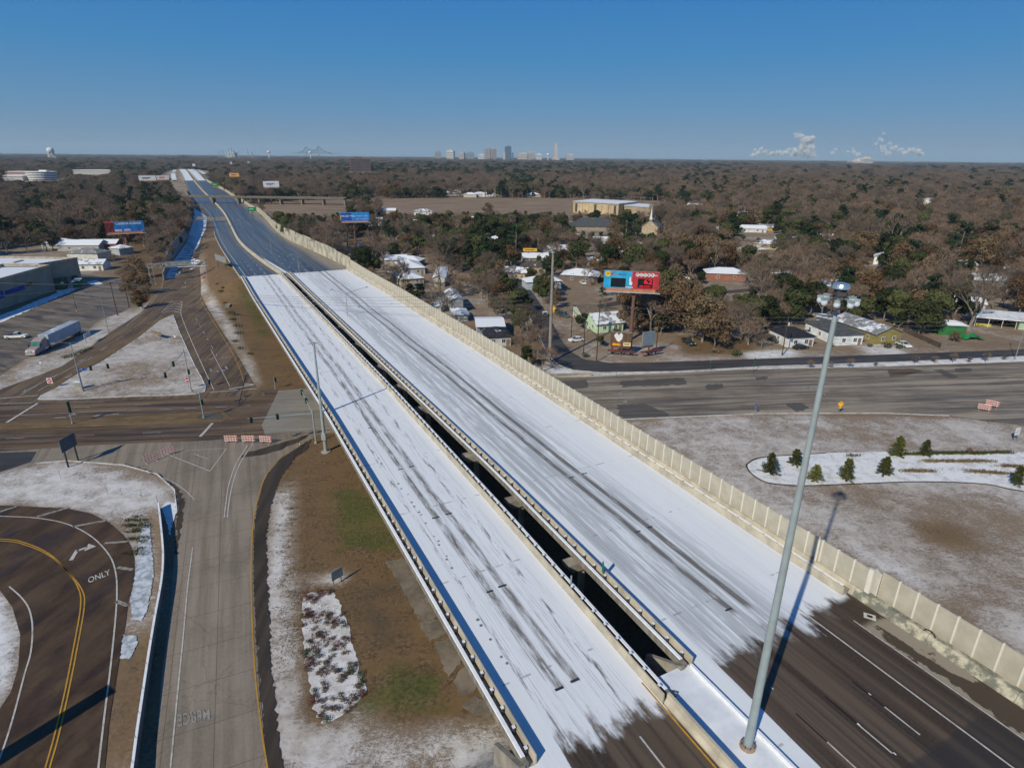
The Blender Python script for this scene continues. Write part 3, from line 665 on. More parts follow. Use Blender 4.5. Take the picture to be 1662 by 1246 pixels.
    grey = q.math('MULTIPLY', grey, q.ramp(q.math('ADD', q.math('MULTIPLY', tr, .8), q.math('MULTIPLY', tr2, .3)), .44, .60))
    lg = q.math('MULTIPLY', q.math('MULTIPLY', q.ramp(o_, 20, 21.5), q.ramp(o_, 28.2, 27, 0, 1)), q.ramp(tr2, .48, .74, 0, .55))
    snow = q.mix(nz(.06, .5, 1., 5, .6), (.66, .69, .73), (.80, .82, .85)); snow = q.mix(q.math('MULTIPLY', q.ramp(nz(.03, 5., 1., 4, .7, (4, 4, 0)), .48, .70), .35), snow, (.52, .55, .59))
    slush = q.mix(tr2, (.36, .385, .41), (.50, .53, .56))
    sc = q.mix(q.math('MULTIPLY', q.math('MAXIMUM', grey, lg), q.ramp(s_, 60, 240, .95, .55)), snow, slush)
    dirt = q.mix(fine, (.07, .062, .056), (.16, .145, .13))
    sc = q.mix(q.math('MULTIPLY', tracks, q.ramp(s_, 30, 240, .92, .55)), sc, dirt)
    # transverse joints showing through
    jm = q.math('ABSOLUTE', q.math('SUBTRACT', q.math('MODULO', q.math('ADD', s_, 1.7), 15.2), 7.6))
    jn = q.math('MULTIPLY', q.ramp(jm, .06, .16, 1, 0), q.math('MULTIPLY', q.ramp(nz(.02, .9, 1., 3, .6, (9, 9, 0)), .50, .60), .6))
    sc = q.mix(jn, sc, (.22, .22, .22))
    ln = q.math('MULTIPLY', q.ramp(nz(.004, 7.5, 1., 2, .5, (2, 8, 0)), .57, .66), q.ramp(tr2, .35, .58)); inl = q.math('MAXIMUM', q.math('MULTIPLY', q.ramp(o_, 36.5, 38), q.ramp(o_, 50.5, 49.)), q.math('MULTIPLY', q.ramp(o_, 18.8, 20), q.ramp(o_, 28.6, 27)))
    sc = q.mix(q.math('MULTIPLY', q.math('MULTIPLY', ln, inl), .72), sc, (.20, .19, .18))
    cl = q.mix(cover, asp, sc)
    rough = q.math('ADD', q.ramp(cover, 0, 1, .62, .9), q.math('MULTIPLY', q.math('MULTIPLY', q.ramp(s_, 215, 270), q.math('SUBTRACT', 1, cover)), q.ramp(st, .35, .65, -.34, -.15)))
    return q.out(cl, rough, q.math('ADD', q.math('MULTIPLY', cover, 1.), q.math('MULTIPLY', fine, .3)), .35, .05, spec=.3)
M_hw = hw_mat()
def hw_sheet(name, s0, s1, A, B, dz=0., parent=None, step=6., mat=None, na=8, thick=0.):
    ss = np.arange(s0, s1, step).tolist()+[s1]; mb = MB(); uvs = []
    nv = na+1
    for s in ss:
        a, b, z = interp(s, A), interp(s, B), interp(s, ZP)
        for j in range(nv):
            o = a+(b-a)*j/na; x, y = fw(s, o); mb.v.append((x, y, z+dz)); uvs.append((s, o))
    for k in range(len(ss)-1):
        for j in range(na):
            i = k*nv+j; mb.f.append((i, i+1, i+nv+1, i+nv)); mb.m.append(0)
    me = mb.mesh(name, mat or M_hw)
    ul = me.uv_layers.new(name='UVMap')
    for lp in me.loops: ul.data[lp.index].uv = uvs[lp.vertex_index]
    o = bpy.data.objects.new(name, me); C.objects.link(o)
    if parent: o.parent = parent
    else: o['kind'] = 'structure'
    return o
def off(tab, d): return [(s, v+d) for s, v in tab]
S0, S1 = 29.0, 250.0
hw_sheet('highway_pavement', -60, S0-.5, off(LL, -.9), LR, 0)
hw_sheet('highway_pavement', -60, S0+1.5, off(RL, -.35), RR, 0)
hw_sheet('highway_pavement', S1, 1238, off(LL, -1.0), LR, 0, step=12)
hw_sheet('highway_pavement', S1+1, 1238, RL, RR, 0, step=12)
# lines on the bare pavement: (s, o) tables
hl = MB(); hy = MB(); hk = MB()
def hline(mb, s0, s1, o, wd=.16, dash=None, tab=None, ph=0., dz=.012):
    s = s0
    while s < s1-.01:
        e = min(s+(dash[0] if dash else 4.), s1)
        oo0 = o if tab is None else interp(s, tab)+o; oo1 = o if tab is None else interp(e, tab)+o
        vs = [fw(s, oo0-wd/2)+(interp(s, ZP)+dz,), fw(e, oo1-wd/2)+(interp(e, ZP)+dz,), fw(e, oo1+wd/2)+(interp(e, ZP)+dz,), fw(s, oo0+wd/2)+(interp(s, ZP)+dz,)]
        mb.add(vs, [(3, 2, 1, 0)]); s = e+(dash[1] if dash else 0)
hline(hl, -40, 31.5, 50., .17); hline(hl, -40, 27.5, 53.6, .15)
for o in (39., 42.75, 46.4):
    for s in (-18., -6.4, 5.8, 18.):
        hline(hl, s-1.4, s+1.6, o, .14); hline(hk, s+1.6, s+4.6, o, .14)
hline(hy, -40, 31, 29.3, .16)
for s in (-6, 23.6, 10.0): hline(hl, s, s+3.2, 25.75, .15)
for s in (21.,): hline(hl, s, s+3.0, 22.1, .12)
hline(hl, 252, 1230, 1.0, .3, tab=LL); hline(hy, 252, 1230, -1.2, .25, tab=LR)
for d in (4.7, 8.3): hline(hl, 255, 900, d, .3, (3, 9), LL)
for d in (3.5, 7.2, 10.9): hline(hl, 255, 900, d, .3, (3, 9), RL)
hl.build('white_lane_line', M_white, fix=False)['kind'] = 'structure'; hy.build('yellow_line', M_yellow, fix=False)['kind'] = 'structure'; hk.build('black_contrast_line', simple('black_road_paint', (.012, .012, .014)), fix=False)['kind'] = 'structure'
# snowy gore slab between the carriageways, near and far
q = NT('gore_snow'); p = q.pos(); n = q.noise(p, .5, 6, .6)
M_gore = q.out(q.mix(q.ramp(n, .3, .7), (.62, .65, .70), (.78, .80, .83)), .9, n, .4, .1)
hw_sheet('snowy_gore', -60, 30.8, off(LR, 1.0), off(RL, -.36), .05, mat=M_gore, na=3)
hw_sheet('snowy_gore', 250.4, 300, off(LR, 1.0), off(RL, -.2), .05, mat=M_gore, na=3)
# ---- bridges
M_bconc = simple('bridge_concrete', (.30, .275, .235), scale=.35, var=.25)
q = NT('streaked_concrete'); p = q.pos(); n = q.noise(q.mapv(p, (1.2, 1.2, .18)), 1.4, 6, .7); n2 = q.noise(p, .3, 4)
M_streak = q.out(q.mix(q.ramp(n, .35, .7), (.165, .15, .13), q.mix(n2, (.26, .24, .205), (.36, .335, .28))), .85, n, .2, .03)
M_tan = simple('tan_concrete', (.46, .41, .32), scale=.5, var=.16)
M_snow = simple('snow_crust', (.76, .78, .82), rough=.9, var=.05, scale=2)
M_steel = simple('galvanised_steel', (.30, .34, .36), rough=.5, var=.15, scale=1.5, metal=.35)
M_darksteel = simple('dark_steel', (.07, .07, .07), rough=.6)
M_joint = simple('joint_steel', (.035, .04, .05), rough=.6)
def along(mb, s0, s1, tab, prof, step=6., mi=0, lift=True):
    """sweep a profile [(do, z above deck)] along an edge table"""
    ss = [s0]; 
    while ss[-1]+step < s1: ss.append(ss[-1]+step)
    ss.append(s1); rings = []
    for s in ss:
        o = interp(s, tab); z = interp(s, ZP) if lift else 0
        rings.append([fw(s, o+d)+(z+h,) for d, h in prof])
    mb.sweep(rings, True, mi)
post_me = MB().box((0, 0, .42), (.16, .2, .86)).box((0, 0, .875), (.26, .3, .05), mi=1).mesh('post', [M_darksteel, M_snow])
def bridge(name, label, A, B, s0, s1, seed):
    b = thing(name, label, 'bridge', fw(s0, (interp(s0, A)+interp(s0, B))/2)+(0,), 0, 'twin elevated highway bridges'); W = dict(parent=b, world=True)
    o = hw_sheet('deck_surface', s0, s1, A, B, 0, step=5.); mi = b.matrix_basis.inverted(); o.parent = b; del o['kind']
    o.data.transform(mi)
    mb = MB(); ss = np.arange(s0, s1, 8).tolist()+[s1]
    mb.sweep([[fw(s, interp(s, A)-1.0)+(interp(s, ZP)-.02-.0,), fw(s, interp(s, B)+1.0)+(interp(s, ZP)-.02,), fw(s, interp(s, B)+.9)+(interp(s, ZP)-.3,), fw(s, interp(s, A)-.9)+(interp(s, ZP)-.3,)] for s in ss])
    mb.build('deck_slab', M_bconc, **W)
    for k in range(6):                                      # girders under the deck
        g = MB(); t = k/5.
        g.sweep([[fw(s, interp(s, A)+.3+(interp(s, B)-interp(s, A)-.6)*t+d)+(h+interp(s, ZP),) for d, h in ((-.22, -.3), (.22, -.3), (.22, -1.45), (-.22, -1.45))] for s in ss])
        g.build('girder', M_streak, **W)
    for (tab, sg) in ((A, -1), (B, 1)):
        e = MB(); along(e, s0, s1, tab, [(sg*.72, -.35), (sg*1.05, -.35), (sg*1.05, .52), (sg*.72, .52)]); e.build('parapet', M_streak, **W)
        e = MB(); along(e, s0+.6, s1, tab, [(sg*.70, .524), (sg*1.08, .524), (sg*1.03, .60), (sg*.74, .60)]); e.build('snow_strip', M_snow, **W)
        e = MB(); along(e, s0, s1, tab, [(sg*.02, .0), (sg*.2, .0), (sg*.16, .98), (sg*.04, .98)]); e.build('rail', M_tan, **W)
        s = s0+1.
        while s < s1-1:
            i = inst(post_me, 'post', b, mi @ Vector(fw(s, interp(s, tab)+sg*.44)+(interp(s, ZP),)), TH*-1); s += 2.05
    return b, W
brL, WL = bridge('highway_bridge', 'snow-covered elevated bridge with two thin dark wheel tracks, narrower of the twin highway bridges', LL, LR, S0-.5, S1, 1)
brR, WR = bridge('highway_bridge', 'snow-covered wide elevated bridge with grey slush lanes, beside the tan noise wall', RL, off(RR, -1.0), S0+1.5, S1+1, 2)
# joints, wheel-path plates
mb = MB()
for s, o0, o1 in ((33.75, 21.9, 22.75), (33.9, 23.6, 24.5), (64.0, 21.4, 22.4), (64.1, 23.3, 24.2), (48.0, 21.8, 22.6), (48.2, 23.3, 24.3), (78.5, 21.3, 22.1), (78.6, 23, 23.8), (95, 21, 21.6)):
    mb.add([fw(s-.14, o0)+(DZ+.012,), fw(s-.14, o1)+(DZ+.012,), fw(s+.14, o1)+(DZ+.012,), fw(s+.14, o0)+(DZ+.012,)], [(0, 1, 2, 3)])
o = mb.build('joint_plate', M_joint, **WL); o['kind'] = 'stuff'
mb = MB()
for s, o0, o1 in ((65.1, 43.0, 43.9), (65.2, 45.2, 46.2), (49.8, 43.2, 44), (49.9, 45.2, 46), (34.4, 42.9, 43.8)):
    mb.add([fw(s-.12, o0)+(DZ+.012,), fw(s-.12, o1)+(DZ+.012,), fw(s+.12, o1)+(DZ+.012,), fw(s+.12, o0)+(DZ+.012,)], [(0, 1, 2, 3)])
o = mb.build('joint_plate', M_joint, **WR); o['kind'] = 'stuff'
# piers: hammerhead caps on round columns
def pier(s, A, B, parent, W, ncol=3):
    a, b = interp(s, A)+1.3, interp(s, B)+(.2 if A is RL else -1.0); a = a-1.9 if A is RL else a; z = interp(s, ZP); mb = MB()
    ring = lambda o, h: [fw(s-.75, o)+(z-1.47,), fw(s+.75, o)+(z-1.47,), fw(s+.75, o)+(z-1.47-h,), fw(s-.75, o)+(z-1.47-h,)]
    mb.sweep([ring(a-.9, .5), ring(a-.2, 1.15), ring(b+.2, 1.15), ring(b+.9, .5)])
    for k in range(ncol):
        o = a+1.5+(b-a-3.)*k/(ncol-1); x, y = fw(s, o); mb.tube((x, y, gz(x, y)-.3), (x, y, z-2.55), .45, n=10, cap=False)
    mb.build('pier', M_bconc, **W)
for s in (50.1, 65.8, 81.1, 103., 116.5, 130.7, 150.6, 169.3, 187, 205, 223, 240): pier(s, RL, off(RR, -1.), brR, WR, 4)
for s in (46, 61.5, 77.5, 98, 112, 126.5, 146, 165, 183, 201, 219, 237): pier(s, LL, LR, brL, WL, 3)
# abutments
for (A, B, s, par, W, sg) in ((LL, LR, S0-.5, brL, WL, 1), (RL, off(RR, -1), S0+1.5, brR, WR, 1), (LL, LR, S1, brL, WL, -1), (RL, off(RR, -1), S1+1, brR, WR, -1)):
    a, b, z = interp(s, A)-1.3, interp(s, B)+1.3, interp(s, ZP); mb = MB()
    s_in = s+sg*.9; mb.sweep([[fw(s_in, o)+(z-.32,), fw(s-sg*.5, o)+(z-.32,), fw(s-sg*.5, o)+(-.2,), fw(s_in, o)+(-.2,)] for o in (a, b)])
    for o in (a, b):
        mb.sweep([[fw(s+sg*.0, o+d)+(z+.50,), fw(s-sg*.1, o+d)+(z+.50,), fw(s-sg*.1, o+d)+(0.,), fw(s+sg*4.6, o+d)+(1.5,), fw(s+sg*4.6, o+d)+(z-2.2,)] for d in (-.22, .22)])
    mb.build('abutment', M_bconc, **W)
# slope paving beside the bridge
M_slope = road_mat('slope_paving', (.13, .105, .080), (.22, .185, .145), R(30), (.5, .5, 1), streak=.5, cracks=True)
for pl in ([(625, 912), (655, 905), (690, 925), (696, 960), (668, 980)], [(663, 975), (694, 962), (712, 975), (716, 1000), (690, 1010), (680, 1005)], [(680, 1012), (718, 1002), (730, 1028), (698, 1040)], [(704, 1045), (735, 1032), (752, 1070), (728, 1100)], [(735, 1105), (755, 1078), (775, 1105), (770, 1125), (745, 1130)], [(748, 1142), (775, 1128), (800, 1150), (795, 1165), (770, 1160)]):
    sheet('slope_paving', PX(pl), .07, M_slope, 2, rag=.15)
# median barrier at the near gore, right kerb, far barriers: tan concrete
def barrier(name, label, s0, s1, tab, prof, mat, cat='barrier', cuts=0, group=None):
    t = thing(name, label, cat, fw(s0, interp(s0, tab))+(0,), group=group); L = (s1-s0)/max(cuts, 1)
    for k in range(max(cuts, 1)):
        mb = MB(); along(mb, s0+k*L+.01, s0+(k+1)*L-.01, tab, prof); mb.build('segment', mat, parent=t, world=True)
    return t
JER = [(-.30, -.6), (.30, -.6), (.28, .12), (.10, .35), (.08, .86), (-.08, .86), (-.10, .35), (-.28, .12)]
JERW = [(-.42, -.6), (.42, -.6), (.40, .12), (.16, .45), (.13, 1.05), (-.13, 1.05), (-.16, .45), (-.40, .12)]
barrier('median_barrier', 'tan concrete barrier running down from the narrow bridge beside the snowy gore', -50, S0-.6, off(LR, .5), JERW, M_tan, cuts=13)
barrier('gore_kerb', 'low snow-edged kerb between the snowy gore slab and the bare lanes', -50, S0+1.4, off(RL, -.35), [(-.12, -.3), (.12, -.3), (.12, .42), (-.12, .42)], M_snow, cuts=4)
barrier('median_barrier', 'long tan concrete barrier between the wet far lanes of the highway', S1+.2, 1238, off(LR, 1.2), [(-1.0, -.6), (1.0, -.6), (.9, .5), (.35, 1.0), (-.35, 1.0), (-.9, .5)], M_tan, cuts=40)
barrier('edge_barrier', 'low pale kerb along the outer edge of the far narrow carriageway', S1+.2, 470, off(LL, -1.2), [(-.15, -.6), (.15, -.6), (.15, .5), (-.15, .5)], M_tan, cuts=8)
# ---- noise wall: sloped barrier, posts and panels
q = NT('ribbed_panel'); oc = q.objc(); sx = q.n('SeparateXYZ', i_0=oc)
rib = q.math('SINE', q.math('MULTIPLY', sx.outputs[2], 52.)); nn = q.noise(q.pos(), .7, 5, .6)
M_panel = q.out(q.mix(q.ramp(nn, .3, .7), (.43, .395, .32), (.52, .48, .395)), .85, rib, .5, .03)
M_post = simple('pale_post', (.70, .66, .58), var=.05)
q = NT('stained_barrier'); pz = q.pos(); n1 = q.noise(pz, .8, 6, .7); sx = q.n('SeparateXYZ', i_0=q.uv())
M_stain = q.out(q.mix(q.ramp(n1, .42, .62), (.17, .17, .135), (.50, .46, .35)), .85, n1, .2, .03)
nw = thing('noise_wall', 'long tan ribbed noise wall standing on a sloped concrete barrier beside the wide bridge', 'noise wall', fw(-40, 58)+(0,))
BP = [(-.12, -.5), (.95, -.5), (.95, .92), (.35, .95), (.10, .45), (-.08, .1)]
for k in range(40):
    s0 = -46+k*7.6
    if s0 > 250: break
    mb = MB(); along(mb, s0+.02, min(s0+7.58, 252), RR, BP); mb.build('barrier_block', M_stain if s0 < 26 else M_tan, parent=nw, world=True)
pm = {}
def panel_pair(s, ds, tab, d, zb, zt):
    a, b = Vector(fw(s, interp(s, tab)+d)+(0,)), Vector(fw(s+ds, interp(s+ds, tab)+d)+(0,)); L = (b-a).length; z = interp(s, ZP)
    key = (round(L, 1), round(zt-zb, 1))
    if key not in pm:
        pm[key] = (MB().box((0, 0, key[1]/2), (key[0]-.16, .12, key[1])).mesh('panel', M_panel), MB().box((0, 0, key[1]/2+.03), (.17, .24, key[1]+.06)).mesh('wall_post', M_post))
    rz = math.atan2(b.y-a.y, b.x-a.x); c = (a+b)/2; l = nw.location
    inst(pm[key][0], 'panel', nw, (c.x-l.x, c.y-l.y, z+zb), rz); inst(pm[key][1], 'wall_post', nw, (a.x-l.x, a.y-l.y, z+zb), rz)
s = 29.0
while s < 249: panel_pair(s, 1.92, RR, .62, .96, 3.75 if s < 225 else 3.75+(s-225)*.02); s += 1.92
s = 28.4
for _ in range(36): s -= 1.86; panel_pair(s, 1.86, RR, 1.5, -.3, 3.72)
mb = MB(); mb.box(fw(29.0, 57.0+.62)+(DZ+2.4,), (.3, .5, 2.9), rz=-TH); mb.box(fw(28.6, 58.1)+(DZ+1.7,), (.12, .9, 4.0), rz=TH+R(30)); mb.box(fw(35.3, 57.6)+(DZ+2.4,), (.9, .2, 2.8), rz=TH+R(90)); mb.build('pale_end_post', M_post, parent=nw, world=True)
# far concrete noise wall behind the lanes
M_wallc = simple('weathered_wall', (.44, .41, .33), scale=.25, var=.28)
fwall = thing('noise_wall', 'far weathered concrete noise wall with stepped top along the wide carriageway', 'noise wall', fw(252, 54)+(0,))
s = 252.; k = 0
while s < 640:
    L = 4.6; h = interp(s, [(252, 4.6), (300, 5.6), (360, 6.2), (450, 6.0), (520, 5.2), (640, 4.4)])+(.35 if (k//5) % 2 else 0)
    mb = MB(); r = []
    for e in (s+.05, s+L-.05):
        o = interp(e, RR)+1.2; z = interp(e, ZP); r.append([fw(e, o)+(z-.7,), fw(e, o+.35)+(z-.7,), fw(e, o+.35)+(z+h,), fw(e, o)+(z+h,)])
    mb.sweep(r).build('panel', M_wallc, parent=fwall, world=True); s += L; k += 1
fw2 = thing('retaining_wall', 'far pale retaining wall of the highway beyond the overpass', 'wall', fw(640, 54)+(0,))
s = 641.
while s < 1230:
    mb = MB(); r = []
    for e in (s+.05, s+9.): o = interp(e, RR)+1.; z = interp(e, ZP); r.append([fw(e, o)+(z-3.,), fw(e, o+.4)+(z-3.,), fw(e, o+.4)+(z+3.2,), fw(e, o)+(z+3.2,)])
    mb.sweep(r).build('panel', M_wallc, parent=fw2, world=True); s += 9.1
# dark wall on the ramp side (in its own shade)
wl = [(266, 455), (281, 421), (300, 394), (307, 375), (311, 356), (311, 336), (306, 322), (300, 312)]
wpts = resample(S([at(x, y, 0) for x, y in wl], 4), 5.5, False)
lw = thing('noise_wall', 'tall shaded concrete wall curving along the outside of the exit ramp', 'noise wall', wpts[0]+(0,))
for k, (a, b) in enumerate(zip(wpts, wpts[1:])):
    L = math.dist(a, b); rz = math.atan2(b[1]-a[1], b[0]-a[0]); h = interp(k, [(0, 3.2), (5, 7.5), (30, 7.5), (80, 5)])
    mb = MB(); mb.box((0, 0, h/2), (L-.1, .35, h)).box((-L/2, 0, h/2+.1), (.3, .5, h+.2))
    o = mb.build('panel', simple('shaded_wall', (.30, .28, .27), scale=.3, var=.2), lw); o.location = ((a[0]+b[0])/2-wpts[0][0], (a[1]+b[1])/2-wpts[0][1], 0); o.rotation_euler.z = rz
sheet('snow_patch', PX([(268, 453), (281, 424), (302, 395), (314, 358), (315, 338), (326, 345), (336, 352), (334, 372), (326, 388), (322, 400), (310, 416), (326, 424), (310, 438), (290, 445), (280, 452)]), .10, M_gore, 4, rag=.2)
# overpass across the highway
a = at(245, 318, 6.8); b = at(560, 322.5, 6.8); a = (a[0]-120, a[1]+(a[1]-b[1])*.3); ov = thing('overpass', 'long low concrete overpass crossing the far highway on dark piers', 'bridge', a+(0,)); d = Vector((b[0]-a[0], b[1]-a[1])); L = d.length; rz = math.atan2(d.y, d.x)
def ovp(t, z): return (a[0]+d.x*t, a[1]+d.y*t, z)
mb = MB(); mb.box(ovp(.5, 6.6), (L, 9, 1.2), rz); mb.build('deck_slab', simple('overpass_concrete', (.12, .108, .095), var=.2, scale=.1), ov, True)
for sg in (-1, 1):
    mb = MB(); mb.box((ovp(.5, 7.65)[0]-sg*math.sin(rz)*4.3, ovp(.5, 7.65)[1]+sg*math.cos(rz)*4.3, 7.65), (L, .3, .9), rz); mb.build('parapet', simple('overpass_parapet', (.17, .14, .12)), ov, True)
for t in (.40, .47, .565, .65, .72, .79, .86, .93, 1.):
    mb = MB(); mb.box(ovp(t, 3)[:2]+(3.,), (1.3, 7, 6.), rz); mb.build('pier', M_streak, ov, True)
# far elevated viaduct, white with snow
vd = thing('viaduct', 'distant white snow-covered viaduct where the highway climbs towards the horizon', 'bridge', fw(1238, 0)+(0,))
for nm, A_, B_ in (('deck', off(LL, -1), LR), ('deck', RL, RR)):
    o = hw_sheet(nm, 1238, 2150, A_, B_, .0, step=25); del o['kind']; o.data.transform(vd.matrix_basis.inverted()); o.parent = vd
for A_ in (off(LL, -1.2), off(LR, .2), off(RL, -.2), off(RR, .2)):
    mb = MB(); along(mb, 1238, 2150, A_, [(-.2, -2.6), (.2, -2.6), (.2, 1.), (-.2, 1.)], 25); mb.build('parapet', M_tan, vd, True)
mb = MB()
for pts, wd in (([(283, 292), (281, 283), (284, 276), (292, 272)], 9), ([(333, 283), (325, 278), (316, 273.5)], 9)):
    w_ = [at(x, y, 5) for x, y in pts]
    for p0, p1 in zip(w_, w_[1:]):
        L = math.dist(p0, p1); mb.box(((p0[0]+p1[0])/2, (p0[1]+p1[1])/2, 5), (L+4, wd, 1.), math.atan2(p1[1]-p0[1], p1[0]-p0[0]))
mb.build('side_ramp', M_gore, vd, True)
# ================================================================== buildings
FOOT = []                                                   # (x, y, radius) kept free of trees
SOFTK = []
KEEP = []                                                   # sight boxes (px0, py0, px1, py1, distance) kept clear in front
def keep(x0, y0, x1, y1, p): FOOT.append((p[0], p[1], 5)); KEEP.append((x0, y0, x1, y1, math.hypot(*p)))
M_glass = simple('window_glass', (.03, .04, .05), rough=.15, var=.1, spec=.6)
M_trim = simple('white_trim', (.68, .67, .64), var=.05)
def window(mb_parent, me_cache, c, rz, w_, h_):
    """frame + pane as a small part with a sub-part"""
    key = (round(w_, 1), round(h_, 1))
    if key not in me_cache:
        f = MB()
        for dx, dz, sx_, sz in ((0, h_/2, w_+.16, .1), (0, -h_/2, w_+.16, .1), (-w_/2, 0, .1, h_), (w_/2, 0, .1, h_), (0, 0, .06, h_)): f.box((dx, 0, dz), (sx_, .1, sz))
        me_cache[key] = (f.mesh('window', M_trim), MB().box((0, .01, 0), (w_, .05, h_)).mesh('pane', M_glass))
    a = inst(me_cache[key][0], 'window', mb_parent, c, rz); inst(me_cache[key][1], 'pane', a); return a
WC = {}
def house(label, c, w_, d_, rz, h=2.8, wall=(.6, .6, .58), roof=(.10, .10, .11), snow=.5, kind='gable', rh=None, name='house', axis='x', wins=2, group=None, detail=True, carport=False):
    """w along local x (front faces -y), d along y; c = ground centre"""
    t = thing(name, label, 'house' if name == 'house' else name.replace('_', ' '), (c[0], c[1], gz(*c)), rz, group)
    FOOT.append((c[0], c[1], max(w_, d_)*.6+3)); X0_, Y0_ = proj(c[0], c[1], h+2); X1_, Y1_ = proj(c[0], c[1], 0); pw_ = max(w_, d_)*.5*FPX/math.hypot(*c); SOFTK.append((X0_-pw_, Y0_, X0_+pw_, Y1_, math.hypot(*c)))
    mw = simple('siding_%02x%02x%02x' % tuple(int(v*255) for v in wall), wall, var=.1, scale=.7)
    mr = simple('shingle_%02x%02x%02x_%d' % (tuple(int(v*255) for v in roof)+(int(snow*10),)), roof, var=.25, scale=1.2, snow=snow)
    rh = rh if rh is not None else min(w_, d_)*.2; x, y = w_/2, d_/2; e = .5
    m = MB()
    if kind == 'gable':
        if axis == 'y': m.sweep([[(-x, k, 0), (x, k, 0), (x, k, h), (0, k, h+rh), (-x, k, h)] for k in (-y, y)])
        else: m.sweep([[(k, -y, 0), (k, y, 0), (k, y, h), (k, 0, h+rh), (k, -y, h)] for k in (-x, x)])
    else: m.box((0, 0, h/2), (w_, d_, h))
    m.build('wall', mw, t)
    m = MB(); th = .14
    if kind == 'gable':
        r2 = rh*(1+e/(x if axis == 'y' else y)); zb = h+rh+.04
        if axis == 'y': prof = [(-x-e, zb-r2), (0, zb), (x+e, zb-r2), (x+e, zb-r2+th), (0, zb+th), (-x-e, zb-r2+th)]; m.sweep([[(a, k, b) for a, b in prof] for k in (-y-e, y+e)])
        else: prof = [(-y-e, zb-r2), (0, zb), (y+e, zb-r2), (y+e, zb-r2+th), (0, zb+th), (-y-e, zb-r2+th)]; m.sweep([[(k, a, b) for a, b in prof] for k in (-x-e, x+e)])
    elif kind == 'hip':
        X, Y = x+e, y+e; z0 = h+.02; rl = abs(X-Y)
        rd = ((-rl, 0), (rl, 0)) if X > Y else ((0, -rl), (0, rl))
        vs = [(-X, -Y, z0), (X, -Y, z0), (X, Y, z0), (-X, Y, z0), (-X, -Y, z0+.12), (X, -Y, z0+.12), (X, Y, z0+.12), (-X, Y, z0+.12), rd[0]+(z0+.12+rh,), rd[1]+(z0+.12+rh,)]
        if X > Y: fs = [(4, 5, 9, 8), (5, 6, 9), (6, 7, 8, 9), (7, 4, 8)]
        else: fs = [(4, 5, 8), (5, 6, 9, 8), (6, 7, 9), (7, 4, 8, 9)]
        m.add(vs, fs+[(3, 2, 1, 0), (0, 1, 5, 4), (1, 2, 6, 5), (2, 3, 7, 6), (3, 0, 4, 7)])
    else: m.box((0, 0, h+.15), (w_+.8, d_+.8, .3))
    m.build('roof', mr, t)
    if detail:
        for k in range(wins):
            window(t, WC, (-x+w_*(k+.7)/(wins+.4), -y-.03, 1.6), 0, 1.1, 1.2)
        for k in range(max(1, int(d_/5))):
            window(t, WC, (-x-.03, -y+d_*(k+.5)/max(1, int(d_/5)), 1.6), R(-90), 1.0, 1.1)
        dr = MB().box((x-w_*.12, -y-.04, 1.02), (.95, .08, 2.04)).build('door', simple('door_paint', (.22, .16, .12)), t)
        MB().tube((x-w_*.12+.36, -y-.08, 1.0), (x-w_*.12+.36, -y-.16, 1.0), .04, n=6).build('handle', M_steel, dr)
    return t
def house3(label, fl, fr, bl, **k):
    a, b, c = Vector(gp(*fl)), Vector(gp(*fr)), Vector(gp(*bl)); u = (b-a); w_ = u.length; u.normalize(); n = Vector((-u.y, u.x)); d_ = max(5, (c-a).dot(n)); cc = (a+b)/2+n*d_/2
    return house(label, (cc.x, cc.y), w_, d_, math.atan2(u.y, u.x), **k)
house3('white house with a nearly black hip roof nearest the tall light mast', (1277.6, 564), (1319, 562), (1259, 548.6), kind='hip', wall=(.66, .67, .68), roof=(.025, .025, .03), snow=.12, h=3)
house3('long white house with grey hip roof between the black-roofed and olive houses', (1355, 561), (1398.6, 559.4), (1313, 538), kind='hip', wall=(.70, .72, .74), roof=(.075, .08, .085), snow=.08, h=3.2)
house3('olive green house with grey gable roof and a front porch', (1419, 559), (1461, 556), (1368, 532), axis='y', wall=(.27, .22, .08), roof=(.22, .22, .23), snow=.42, h=3.2)
house('small white flat-roofed back building behind the long white house', gp(1352, 531), 10, 7, R(-30), kind='flat', wall=(.62, .62, .6), roof=(.1, .1, .1), snow=.45, h=3)
house('small grey shed with snowy roof behind the olive house', gp(1374, 533), 5, 5, R(-30), kind='gable', wall=(.3, .28, .27), roof=(.2, .2, .2), snow=.65, h=2.4, name='shed')
t = thing('carport', 'mint green building with a wide white flat roof over an open carport', 'carport', gp(1650, 530)+(0,), R(-22)); FOOT.append(gp(1650, 530)+(14,))
MB().box((5.5, -1, 1.6), (13, 7, 3.1)).build('wall', simple('mint_siding', (.36, .46, .34)), t); MB().box((-1, 0, 3.4), (27, 11, .3), rx=R(3)).build('roof', simple('white_metal_roof', (.66, .67, .68), snow=.4), t)
for k in range(4): MB().box((-13+k*3.7, -4.8, 1.6), (.14, .14, 3.2)).build('post', M_trim, t)
window(t, WC, (4, -4.53, 1.7), 0, 1.2, 1.1); window(t, WC, (8, -4.53, 1.7), 0, 1.2, 1.1)
MB().box((-10.5, -4.7, .6), (4.2, .08, .9)).build('lattice_fence', simple('yellow_paint_fence', (.5, .42, .08)), t)
house3('light green cottage with white front and snowy gable roof behind the low billboards', (968, 541), (1011, 537), (955, 527), wall=(.50, .66, .46), roof=(.22, .22, .23), snow=.55, h=2.9, rh=2.2)
house3('tan-roofed cottage with pale green gable behind the dark bush', (944, 522), (973, 521), (938, 508), wall=(.52, .6, .5), roof=(.16, .125, .09), snow=.12, h=2.8)
